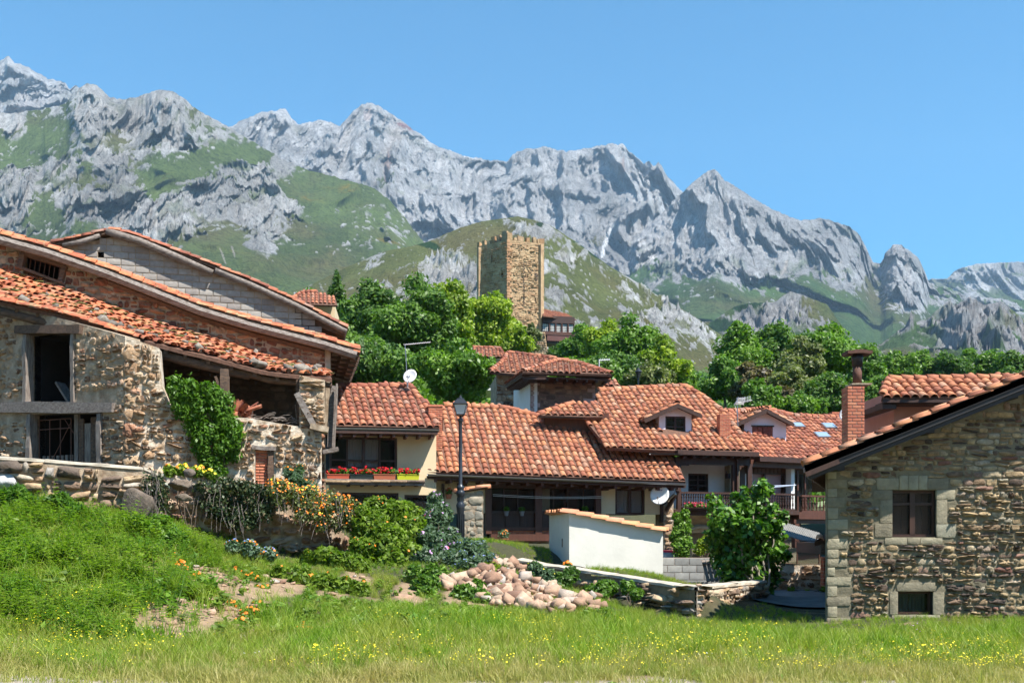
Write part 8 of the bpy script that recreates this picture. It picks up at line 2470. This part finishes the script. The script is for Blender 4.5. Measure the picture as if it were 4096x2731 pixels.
bush('marigold_clump', 'orange flowers at the base of the white shed', 'flowering plant', [(2270, 2262, 18, 26.2), (2420, 2300, 14, 25.2), (2400, 2296, 12, 25.2)], G_MID, 500, .06, 68, ((P_OR, 34, .055, 'orange_flowers'),))
bush('weed_bush', 'small weeds at the foot of the yard wall', 'bush', [(3165, 2362, 16, 29, .9), (3230, 2368, 12, 29), (3300, 2360, 18, 28.3)], G_LIME, 700, .06, 69, ())

# fig tree
fg = thing('fig_tree', gpt(3060, 2380, 25.4), 'bushy fig tree with large glossy leaves beside the end of the low wall', 'tree')
FB_ = []
for (u, v, r) in [(2900, 2080, 70), (2860, 2020, 42), (3000, 2010, 66), (3040, 1960, 46), (2960, 2110, 90), (3070, 2080, 70), (3090, 2150, 60), (2880, 2180, 56), (2960, 2220, 95), (3060, 2230, 85), (2920, 2290, 62), (3000, 2300, 80), (3080, 2310, 52), (3070, 2370, 28), (2870, 2130, 44), (3110, 2220, 36), (2990, 2140, 80)]:
    p = at(u, v, 26.6 + random.uniform(-.3, .3)); rr = r * 26.6 / F; FB_.append((p[0], p[1], p[2], rr, rr * .9, rr))
FB2 = list(FB_)
for b in FB_:
    for _ in range(5):
        d = Vector((random.gauss(0, 1), random.gauss(0, 1), random.gauss(0, 1) + .3)).normalized(); rr = b[3] * random.uniform(.2, .35); FB2.append((b[0] + d.x * b[3], b[1] + d.y * b[4], b[2] + d.z * b[5], rr, rr, rr))
V, Fq, hu = leaf_cloud(FB2, 6500, .15, 77, upb=.5, elong=1.15, rj=.7, surf=.3)
np_obj('crown', V, Fq, G_FIG, fg, {'rnd': hu})
mb = MB()
g_ = gpt(3060, 2385, 25.6)
for i, b in enumerate(FB_[:12]): limb(mb, (g_[0] - .2 + .04 * i, 26.2, .1), (b[0], b[1] - b[4] * .4, b[2] + b[5] * .6), .045, .012, i)
mb.build('trunk', plain('pale_fig_bark', (.30, .26, .21), .8, 5, .3, .4, .01), fg, True)

# ------------------------------------------------------------------ flower boxes and pots
def tub(name, label, cat, pl, u0, v0, u1, v1, h0, h1, mt, fm, nfl, seed, leafn=420, over=34, fsz=.075):
    a0, b0 = pl.px(u0, v1); a1, b1 = pl.px(u1, v0); c = pl.P((a0 + a1) / 2, b0, (h0 + h1) / 2)
    t = thing(name, c, label, cat, 'geranium boxes')
    mb = MB(); P = pl.P; ins = .02
    mb.hexa([P(a0 + ins, b0, h0 + ins), P(a1 - ins, b0, h0 + ins), P(a1 - ins, b0, h1 - ins), P(a0 + ins, b0, h1 - ins), P(a0, b1, h0), P(a1, b1, h0), P(a1, b1, h1), P(a0, b1, h1)]); pl.box(mb, a0 - .012, a1 + .012, b1 - .02, b1, h0 - .012, h1 + .012)
    mb.build('box', mt, t)
    q_ = random.Random(seed); B = []
    for k in range(7):
        a = a0 + (k + .5) * (a1 - a0) / 7; hh = over * 33 / F * q_.uniform(.25, .5); p = P(a, b1 + hh * .7, (h0 + h1) / 2); B.append((p[0], p[1], p[2], (a1 - a0) / 9, .10, hh))
    V, Fq, hu = leaf_cloud(B, leafn, .065, seed, elong=1.1, rj=.8); np_obj('leaves', V, Fq, G_MID, t, {'rnd': hu})
    for k in range(nfl):
        b = B[q_.randrange(7)]; p = Vector((b[0] + q_.uniform(-1, 1) * b[3], b[1] - q_.uniform(.02, .14), b[2] + q_.uniform(-.35, 1.25) * b[5]))
        V, Fq, hu = leaf_cloud([(p.x, p.y, p.z, fsz * .55, fsz * .5, fsz * .45)], 30, fsz * .5, seed + k, elong=1); np_obj('blossom', V, Fq, fm, t, {'rnd': hu})
tub('flower_box', 'terracotta red flower box of red geraniums, leftmost on the ledge', 'flower box', FA, 1302, 1899, 1391, 1921, .16, .38, plain('red_plastic', (.50, .10, .05), .5, 3, .1, 0, 0), P_RED, 24, 201)
tub('flower_box', 'dark green flower box of red geraniums on the beige house ledge', 'flower box', FA, 1393, 1900, 1485, 1921, .16, .38, plain('dark_green_plastic', (.02, .03, .028), .5, 3, .1, 0, 0), P_RED, 26, 202)
tub('flower_box', 'terracotta flower box of red geraniums between dark and yellow boxes', 'flower box', FA, 1487, 1899, 1574, 1921, .16, .38, plain('terracotta_plastic', (.42, .12, .06), .5, 3, .1, 0, 0), P_RED, 26, 203)
tub('flower_box', 'yellow green flower box of red geraniums at the ledge end', 'flower box', FA, 1580, 1899, 1668, 1923, .16, .38, plain('lime_plastic', (.50, .52, .02), .5, 3, .1, 0, 0), P_RED, 24, 204)
tub('flower_box', 'long dark balcony box of pinkish geraniums on the white house', 'flower box', FCf, *C5(530, 1365), *C5(780, 1382), .22, .42, m_wood, P_PK, 22, 205, 420, 30, .07)
def pot(name, label, c, r, h, mt, leafmt, n, seed, fl=None, hang=False, ls=.05):
    t = thing(name, c, label, 'potted plant'); c = Vector(c)
    MB().tube([c, c + Vector((0, 0, h * .85)), c + Vector((0, 0, h * .85)), c + Vector((0, 0, h))], [r * .7, r * .95, r * 1.1, r * 1.12], 12).build('pot', mt, t, False)
    B = [(c.x, c.y, c.z + h + r * .8, r * 1.3, r * 1.2, r * 1.1)]
    V, Fq, hu = leaf_cloud(B, n, ls, seed, elong=1.4, rj=.9); np_obj('plant', V, Fq, leafmt, t, {'rnd': hu})
    if fl: flowers_on(t, B, 8, .05, fl, seed)
    if hang:
        for k in range(3):
            a = k * 2.1; MB().tube([c + Vector((r * math.cos(a), r * math.sin(a), h)), c + Vector((0, 0, h + .42))], .004, 4).build('hanger', m_dmetal, t)
    return t
m_terra = plain('terracotta', (.42, .15, .08), .8, 4, .15, .2, .003)
pot('hanging_pot', 'hanging terracotta pot under the eave beside the lamp post', FB.P(*FB.px(1788, 1996), .35), .11, .15, m_terra, G_DARK, 180, 211, P_RED, True)
m_bucket = plain('grey_zinc_pot', (.20, .21, .22), .5, 4, .15, 0, 0)
pot('zinc_pot', 'small grey pot of leafy green on the gallery rail, left of the pair', FB.P(*FB.px(2020, 2063), .2), .085, .16, m_bucket, G_CREEP, 200, 212, None, False, .045)
pot('zinc_pot', 'small grey pot of leafy green on the gallery rail, right of the pair', FB.P(*FB.px(2082, 2063), .2), .085, .16, m_bucket, G_CREEP, 200, 213, None, False, .045)
pot('green_pot', 'leafy potted plant peeping above the white shed roof', FB.P(*FB.px(2330, 2060), .3), .09, .14, m_bucket, G_CREEP, 220, 214, None, False, .05)
pot('green_pot', 'smaller potted plant peeping above the left of the shed roof', FB.P(*FB.px(2276, 2062), .3), .07, .12, m_bucket, G_CREEP, 120, 215, None, False, .045)
pot('patio_pot', 'low terracotta pot with grey green plant at the gallery plinth', FB.P(*FB.px(1990, 2178), .9), .16, .22, m_terra, G_BLUE, 420, 216, P_OR, False, .05)

# parked car glimpsed behind the block wall
car = thing('parked_car', (5.35, 31.4, .1), 'small pinkish red car almost hidden behind the block wall', 'car')
mb = MB(); pf = [(-.2, .25), (3.2, .25), (3.25, .6), (2.9, .75), (2.3, .8), (1.7, 1.2), (.6, 1.22), (0, .8), (-.25, .7)]
mb.prism([(4.2 + x * .55, 31.0, z) for x, z in pf], (0, 1.6, 0), 1); mb.build('body', plain('pinkish_red_paint', (.5, .03, .08), .25, 1, .05, 0, 0), car)
MB().prism([(4.2 + x * .55, 30.99, z) for x, z in [(2.2, .84), (1.66, 1.15), (.65, 1.16), (.15, .84)]], (0, 1.62, 0), 1).build('windows', m_sky, car)
for x in (.5, 2.6):
    MB().tube([(4.2 + x * .55, 30.97, .3), (4.2 + x * .55, 31.15, .3)], .28, 14).build('wheel', m_dmetal, car)
# stone gate pier and iron railings
gp_ = thing('gate_pier', at(2790, 2215, 29.3), 'short dark stone gate pier behind the block wall', 'pillar')
GPP = Pl((0, 29.3, 0), (1, 0, 0), (0, 0, 1)); tp = [GPP.px(2768, 2194), GPP.px(2812, 2194)]; bt = [(tp[0][0], .2), (tp[1][0], .2)]
wall(gp_, GPP, tp, bt, [], .35, m_mortar_grey); pieces(gp_, 'stone', stone_items(GPP, tp, bt, [], (.12, .2), (.12, .3), .02, .04, 'rough', .05), m_stone_house, 30)
ir = thing('iron_railing', at(2850, 2225, 29.2), 'thin rusty iron railing between the gate pier and the fig tree', 'railing')
for k in range(8): u = 2822 + k * 10; MB().tube([at(u, 2232, 29.2), at(u, 2200, 29.2)], .012, 5).build('bar', m_rust, ir)
MB().tube([at(2815, 2210, 29.2), at(2900, 2210, 29.2)], .012, 5).build('rail', m_rust, ir)
# distant lamps and aerial among the trees
l2 = thing('street_lamp', at(2553, 1548, 60), 'distant small street lamp among the trees behind the ridge', 'street lamp')
p = at(2553, 1548, 60); z_ = lambda v: CZ - (v - HZ) / F * 60
MB().tube([(p[0], 60, z_(1640)), (p[0], 60, z_(1512))], .05, 6).build('pole', m_lamp, l2)
MB().lathe((p[0], 60, z_(1512)), [(.1, 0), (.2, .35), (.24, .37), (.06, .55), (.02, .65)], 6).build('lantern', m_lamp, l2)
a2 = thing('tv_aerial', at(2397, 1480, 50), 'bent television aerial on a thin mast right of the hipped roof', 'aerial')
z_ = lambda v: CZ - (v - HZ) / F * 50; x_ = lambda u: (u - 2048) / F * 50
MB().tube([(x_(2397), 50, z_(1560)), (x_(2397), 50, z_(1437))], .025, 5).build('mast', m_dish, a2)
MB().tube([(x_(2397), 50, z_(1442)), (x_(2440), 50, z_(1438))], .025, 5).build('boom', m_dish, a2)
for k in range(6): MB().tube([(x_(2402 + k * 7), 49.9, z_(1443)), (x_(2402 + k * 7), 49.9, z_(1434))], .012, 4).build('element', m_dish, a2)
# ================================================================== grass and meadow flowers
def tuft_mesh(name, nbl, h, spread, wid, lean, mt, seed, seg=3, head=None):
    r_ = np.random.default_rng(seed); V, Fq = [], []
    for i in range(nbl):
        a = r_.uniform(0, 6.283); rad = spread * math.sqrt(r_.uniform(0, 1)); x, y = math.cos(a) * rad, math.sin(a) * rad
        hh = h * r_.uniform(.45, 1.15); la = r_.uniform(0, 6.283); ll = lean * r_.uniform(.2, 1.2) * hh
        face = r_.uniform(0, 6.283); wx, wy = math.cos(face) * wid * .5, math.sin(face) * wid * .5
        b = len(V)
        for k in range(seg):
            t = k / seg; w = 1 - t * .6
            px, py, pz = x + math.cos(la) * ll * t ** 2, y + math.sin(la) * ll * t ** 2, hh * (t - .12 * t * t)
            V += [(px - wx * w, py - wy * w, pz), (px + wx * w, py + wy * w, pz)]
        V.append((x + math.cos(la) * ll, y + math.sin(la) * ll, hh * .88))
        for k in range(seg - 1): Fq.append((b + 2 * k, b + 2 * k + 1, b + 2 * k + 3, b + 2 * k + 2))
        Fq.append((b + 2 * seg - 2, b + 2 * seg - 1, b + 2 * seg, b + 2 * seg))
    me = bpy.data.meshes.new(name); me.from_pydata(V, [], [f if f[2] != f[3] else f[:3] for f in Fq]); me.materials.append(mt); me.update()
    return me
def leafy_mesh(name, nl, size, h, spread, mt, seed, elong=2.2):
    V, Fq, hu = leaf_cloud([(0, 0, h * .5, spread, spread, h * .5)], nl, size, seed, upb=.8, elong=elong)
    return np_mesh(name, V, Fq, mt, {'rnd': hu})
def flower_mesh(name, nf, h, spread, size, mpet, mstem, seed):
    r_ = np.random.default_rng(seed); V, Fs, mi = [], [], []
    for i in range(nf):
        a = r_.uniform(0, 6.283); rad = spread * math.sqrt(r_.uniform(0, 1)); x, y = math.cos(a) * rad, math.sin(a) * rad; hh = h * r_.uniform(.6, 1.1); tx, ty = x + r_.normal(0, .04), y + r_.normal(0, .04)
        b = len(V); V += [(x - .002, y, 0), (x + .002, y, 0), (tx + .002, ty, hh), (tx - .002, ty, hh)]; Fs.append((b, b + 1, b + 2, b + 3)); mi.append(1)
        n = Vector((r_.normal(0, .35), r_.normal(0, .35) - .3, 1)).normalized(); e = n.orthogonal().normalized(); g = n.cross(e); s = size * r_.uniform(.7, 1.2); b = len(V)
        c = Vector((tx, ty, hh))
        V.append(tuple(c + n * s * .2)); V += [tuple(c + (e * math.cos(6.283 * j / 6) + g * math.sin(6.283 * j / 6)) * s * .5) for j in range(6)]
        for j in range(6): Fs.append((b, b + 1 + j, b + 1 + (j + 1) % 6)); mi.append(0)
    me = bpy.data.meshes.new(name); me.from_pydata(V, [], Fs); me.materials.append(mpet); me.materials.append(mstem)
    me.polygons.foreach_set('material_index', mi); me.update(); return me
_src = {}
def scatter_group(src):
    ng = bpy.data.node_groups.new('scatter_' + src.name, 'GeometryNodeTree')
    ng.interface.new_socket('Geometry', in_out='INPUT', socket_type='NodeSocketGeometry')
    ng.interface.new_socket('Geometry', in_out='OUTPUT', socket_type='NodeSocketGeometry')
    gi, go = ng.nodes.new('NodeGroupInput'), ng.nodes.new('NodeGroupOutput')
    ins = ng.nodes.new('GeometryNodeInstanceOnPoints'); oi = ng.nodes.new('GeometryNodeObjectInfo'); oi.inputs['Object'].default_value = src
    nr = ng.nodes.new('GeometryNodeInputNamedAttribute'); nr.data_type = 'FLOAT_VECTOR'; nr.inputs['Name'].default_value = 'rot'
    ns = ng.nodes.new('GeometryNodeInputNamedAttribute'); ns.data_type = 'FLOAT_VECTOR'; ns.inputs['Name'].default_value = 'scl'
    L = ng.links.new
    L(gi.outputs[0], ins.inputs['Points']); L(oi.outputs['Geometry'], ins.inputs['Instance'])
    L([o for o in nr.outputs if o.enabled and o.name == 'Attribute'][0], ins.inputs['Rotation']); L([o for o in ns.outputs if o.enabled and o.name == 'Attribute'][0], ins.inputs['Scale'])
    L(ins.outputs[0], go.inputs[0])
    return ng
def scatter(name, label, src_mesh, P, scl, seed, tilt=.12):
    r_ = np.random.default_rng(seed); n = len(P)
    src = bpy.data.objects.new(src_mesh.name, src_mesh)
    me = bpy.data.meshes.new(name); me.vertices.add(n); me.vertices.foreach_set('co', np.asarray(P, np.float32).ravel())
    rot = np.stack([r_.normal(0, tilt, n), r_.normal(0, tilt, n), r_.uniform(0, 6.283, n)], 1).astype(np.float32)
    sc = np.asarray(scl, np.float32) * ((1 + .8 * fbm(P[:, 0] * 1.3, P[:, 1] * 1.3, 0, 3, 71) + .25 * sstep(-3, -7, P[:, 0]) * sstep(14, 17, P[:, 1])) * (1 - .42 * sstep(16.5, 19, P[:, 1]) * sstep(-7.5, -5, P[:, 0])) * (1 - .3 * (P[:, 1] > 21.2)) * (1 - .25 * (P[:, 0] > 5) * (P[:, 1] > 17))).astype(np.float32); sc = np.stack([sc, sc, sc * r_.uniform(.8, 1.2, n)], 1).astype(np.float32)
    for k, a in (('rot', rot), ('scl', sc)):
        t = me.attributes.new(k, 'FLOAT_VECTOR', 'POINT'); t.data.foreach_set('vector', a.ravel())
    o = bpy.data.objects.new(name, me); COL.objects.link(o)
    md = o.modifiers.new('scatter', 'NODES'); md.node_group = scatter_group(src)
    return tag(o, label, None, None, 'stuff')
def grass_mat(name, greens, dry, bias):
    m, nt, b = mat(name)
    oi = nt.nodes.new('ShaderNodeObjectInfo')
    c = ramp(nt, oi.outputs['Random'], greens)
    d = ramp(nt, posn(nt, .9, 4, .6), [(.38 + bias, (0, 0, 0)), (.66 + bias, (1, 1, 1))])
    c = mixc(nt, d, c, dry)
    nt.links.new(c, b.inputs['Base Color']); b.inputs['Roughness'].default_value = .5; b.inputs['Specular IOR Level'].default_value = .35
    tr = nt.nodes.new('ShaderNodeBsdfTranslucent'); nt.links.new(mixc(nt, 1.0, c, (1.2, 1.4, .6), 'MULTIPLY'), tr.inputs[0])
    mx = nt.nodes.new('ShaderNodeMixShader'); mx.inputs[0].default_value = .4
    nt.links.new(b.outputs[0], mx.inputs[1]); nt.links.new(tr.outputs[0], mx.inputs[2]); nt.links.new(mx.outputs[0], nt.nodes['Material Output'].inputs[0])
    return m
GR1 = grass_mat('lush_grass', [(0, (.09, .20, .010)), (.4, (.16, .30, .015)), (.8, (.25, .38, .025)), (1, (.36, .40, .08))], (.30, .33, .05), .0)
GR2 = grass_mat('dry_grass', [(0, (.17, .24, .03)), (.5, (.28, .33, .05)), (1, (.46, .41, .17))], (.42, .36, .14), -.06)
def points(n, poly_xy, seed, cond=None):
    r_ = np.random.default_rng(seed); xs_ = [p[0] for p in poly_xy]; ys_ = [p[1] for p in poly_xy]
    X = r_.uniform(min(xs_), max(xs_), n); Y = r_.uniform(min(ys_), max(ys_), n)
    k = inpoly(X, Y, poly_xy)
    X, Y = X[k], Y[k]
    if cond is not None:
        k = cond(X, Y, r_); X, Y = X[k], Y[k]
    return np.stack([X, Y, ground(X, Y) - .01], 1)
_walls = [[(-9.2, 22.2), (-2.5, 24.6), (-2.2, 26), (-9, 23.2)]]
LWP = [tuple(at(u, 2300, Y)[:2]) for u, Y in ((1995, 27.2), (2150, 26), (2300, 24.5), (2450, 23.2), (2600, 21.9), (2782, 20.5), (2850, 21.8), (2950, 23.6), (3062, 25.8))]
def free(X, Y):
    ok = ~((X > 6.1) & (Y > 19.95)) & ~inpoly(X, Y, rp)
    ok &= ~((X > 1.1) & (X < 4) & (Y > 26.5))
    for a_, b_ in zip(LWP[:-1], LWP[1:]):
        d = np.array(b_) - np.array(a_); t = np.clip(((X - a_[0]) * d[0] + (Y - a_[1]) * d[1]) / (d @ d), 0, 1)
        ok &= np.hypot(X - a_[0] - t * d[0], Y - a_[1] - t * d[1]) > .34
    return ok
def lush(X, Y, r_):
    front = sstep(11.7, 13.6, Y + .5 * fbm(X * .5, Y * .5, 0, 3, 2) - .03 * X + .12 * np.minimum(X, 0) * -1)
    s = soil_mask(X, Y)
    return free(X, Y) & (r_.random(len(X)) < front * (1 - .93 * s) * (.75 + .5 * fbm(X * .8, Y * .8, 0, 3, 8)))
def dryz(X, Y, r_):
    front = sstep(15.5, 12.4, Y + .6 * fbm(X * .6, Y * .6, 0, 3, 2))
    g = gravel_mask(X, Y)
    return free(X, Y) & (r_.random(len(X)) < (front * .9 + .12) * (1 - .93 * g) * (1 - .9 * soil_mask(X, Y)))
field = [(-7.0, 10.6), (6.5, 10.6), (10.5, 16), (13, 20), (6.1, 20.2), (6.0, 24.5), (3.5, 26), (3.6, 28), (0, 30), (-2.5, 30), (-4, 25.3), (-12.5, 22.0), (-12.5, 18), (-9, 13)]
t1 = tuft_mesh('grass_tuft', 16, .26, .09, .009, .55, GR1, 1); t2 = tuft_mesh('tall_grass_tuft', 12, .42, .08, .008, .6, GR1, 2); t3 = tuft_mesh('dry_grass_tuft', 16, .22, .10, .006, .6, GR2, 3); t4 = tuft_mesh('short_grass_tuft', 18, .12, .12, .009, .7, GR2, 4)
P = points(52000, field, 11, lush); scatter('grass', 'lush green meadow grass', t1, P, np.random.default_rng(1).uniform(.6, 1.25, len(P)), 21)
P = points(15000, field, 12, lush); scatter('grass', 'tall green grass blades', t2, P, np.random.default_rng(2).uniform(.5, 1.1, len(P)), 22)
P = points(52000, field, 13, dryz); scatter('grass', 'dry straw coloured grass along the front of the field', t3, P, np.random.default_rng(3).uniform(.6, 1.3, len(P)), 23)
P = points(40000, [(-7, 10.3), (6.5, 10.3), (10, 14), (-8, 14)], 14, dryz); scatter('grass', 'short worn turf beside the gravel', t4, P, np.random.default_rng(4).uniform(.6, 1.2, len(P)), 24)
def sparse(k):
    def f(X, Y, r_): return free(X, Y) & (r_.random(len(X)) < (1 - .85 * soil_mask(X, Y)) * sstep(k, k + .25, fbm(X * .7, Y * .7, 0, 3, 40 + int(k * 100)) * .5 + .5) * (1 - .8 * gravel_mask(X, Y)))
    return f
wl1 = leafy_mesh('broad_weed', 16, .065, .16, .10, G_MID, 5); wl2 = leafy_mesh('bright_weed', 26, .045, .2, .09, G_BUSH, 6)
bank = [(-9, 13), (-2, 15.5), (2.0, 19), (2.0, 23), (-2.5, 25), (-12, 21.8), (-12.5, 17)]
P = points(4500, bank, 15, sparse(.42)); scatter('weeds', 'broad leaved weeds on the bank', wl1, P, np.random.default_rng(5).uniform(.6, 1.4, len(P)), 25)
P = points(6500, bank, 16, sparse(.38)); scatter('weeds', 'bright leafy weeds on the bank', wl2, P, np.random.default_rng(6).uniform(.6, 1.4, len(P)), 26)
P = points(3500, field, 17, sparse(.45)); scatter('weeds', 'scattered low weeds in the meadow', wl1, P, np.random.default_rng(7).uniform(.35, .8, len(P)), 27)
yf = flower_mesh('buttercups', 8, .26, .22, .023, P_YE, GR1, 7); of = flower_mesh('marigolds', 6, .26, .16, .05, P_OR, GR1, 8); wf = flower_mesh('clover', 6, .12, .15, .03, P_WH, GR1, 9); pf_ = flower_mesh('mauve_flowers', 4, .3, .15, .03, P_PUR, GR1, 10)
def yz(X, Y, r_): return free(X, Y) & (r_.random(len(X)) < sstep(.52, .72, fbm(X * .45, Y * .6, 0, 3, 55) * .5 + .5 + .10 * sstep(15, 12.5, Y)) * (1 - gravel_mask(X, Y)))
P = points(3200, [(-6.5, 11.2), (6, 11.2), (10, 16), (9, 18.5), (-3, 17), (-8, 16)], 18, yz); scatter('buttercups', 'yellow buttercups in the meadow', yf, P, np.random.default_rng(8).uniform(.7, 1.1, len(P)), 28)
P = points(260, bank, 19, sparse(.5)); scatter('marigolds', 'orange marigolds scattered over the bank', of, P, np.random.default_rng(9).uniform(.7, 1.1, len(P)), 29)
P = points(260, field, 20, sparse(.55)); scatter('clover', 'white clover heads in the meadow', wf, P, np.random.default_rng(10).uniform(.7, 1.1, len(P)), 30)
P = points(90, field, 24, sparse(.5)); scatter('mauve_flowers', 'mauve flowers dotted in the meadow', pf_, P, np.random.default_rng(11).uniform(.7, 1.1, len(P)), 31)

def stalk_mesh(name, n, h, ls, mt, mstem, seed):
    r_ = np.random.default_rng(seed); V, Fs, rn, mi = [], [], [], []
    for k in range(n):
        x0, y0 = r_.normal(0, .09, 2); lx, ly = r_.normal(0, .09, 2); hh = h * r_.uniform(.6, 1.1); b = len(V)
        V += [(x0 - .004, y0, 0), (x0 + .004, y0, 0), (x0 + lx + .002, y0 + ly, hh), (x0 + lx - .002, y0 + ly, hh)]; Fs.append((b, b + 1, b + 2, b + 3)); rn += [.3] * 4
        for j in range(9):
            t = .15 + .85 * j / 8; c = np.array([x0 + lx * t, y0 + ly * t, hh * t]); a = r_.uniform(0, 6.283); L = ls * (1.15 - .6 * t) * r_.uniform(.8, 1.2); d = np.array([math.cos(a), math.sin(a), .25]); sd = np.array([-math.sin(a), math.cos(a), 0]); b = len(V); q = r_.uniform(.1, .9)
            V += [tuple(c), tuple(c + d * L * .5 + sd * L * .22), tuple(c + d * L + np.array([0, 0, -.3 * L])), tuple(c + d * L * .5 - sd * L * .22)]; Fs.append((b, b + 1, b + 2, b + 3)); rn += [q] * 4
    return np_mesh(name, V, np.array(Fs), mt, {'rnd': rn})
s1 = stalk_mesh('nettle_clump', 8, .42, .11, G_BUSH, None, 61); s2 = stalk_mesh('herb_clump', 7, .32, .09, G_MID, None, 62)
def herb(k, sd):
    def f(X, Y, r_): return free(X, Y) & (r_.random(len(X)) < (1 - .9 * soil_mask(X, Y)) * sstep(k, k + .2, fbm(X * .9, Y * .9, 0, 3, sd) * .5 + .5))
    return f
lb = [(-9.5, 13.5), (-5.2, 14.0), (-4.6, 16), (-4.8, 18), (-5.2, 20), (-6.6, 21.8), (-12, 21.5), (-12.5, 17)]
P = points(3400, lb, 41, herb(.45, 91)); scatter('weeds', 'tall leafy nettle like weeds on the bank', s1, P, np.random.default_rng(12).uniform(.5, 1.1, len(P)), 51)
P = points(3400, lb, 42, herb(.45, 92)); scatter('weeds', 'darker herb clumps on the bank', s2, P, np.random.default_rng(13).uniform(.5, 1.2, len(P)), 52)
# ------------------------------------------------------------------ haze
hz = MB().box((-6500, -400, -12), (6500, 6500, 2480)).build('haze', None)
m = bpy.data.materials.new('haze_air'); m.use_nodes = True
m.node_tree.nodes.clear()
out = m.node_tree.nodes.new('ShaderNodeOutputMaterial')
pv = m.node_tree.nodes.new('ShaderNodeVolumePrincipled')
pv.inputs['Color'].default_value = (.5, .74, 1.0, 1)
pv.inputs['Density'].default_value = 0.00006
pv.inputs['Anisotropy'].default_value = 0.0
m.node_tree.links.new(pv.outputs[0], out.inputs['Volume'])
hz.data.materials.append(m)
tag(hz, 'thin blue air between the village and the mountains', None, None, 'stuff')
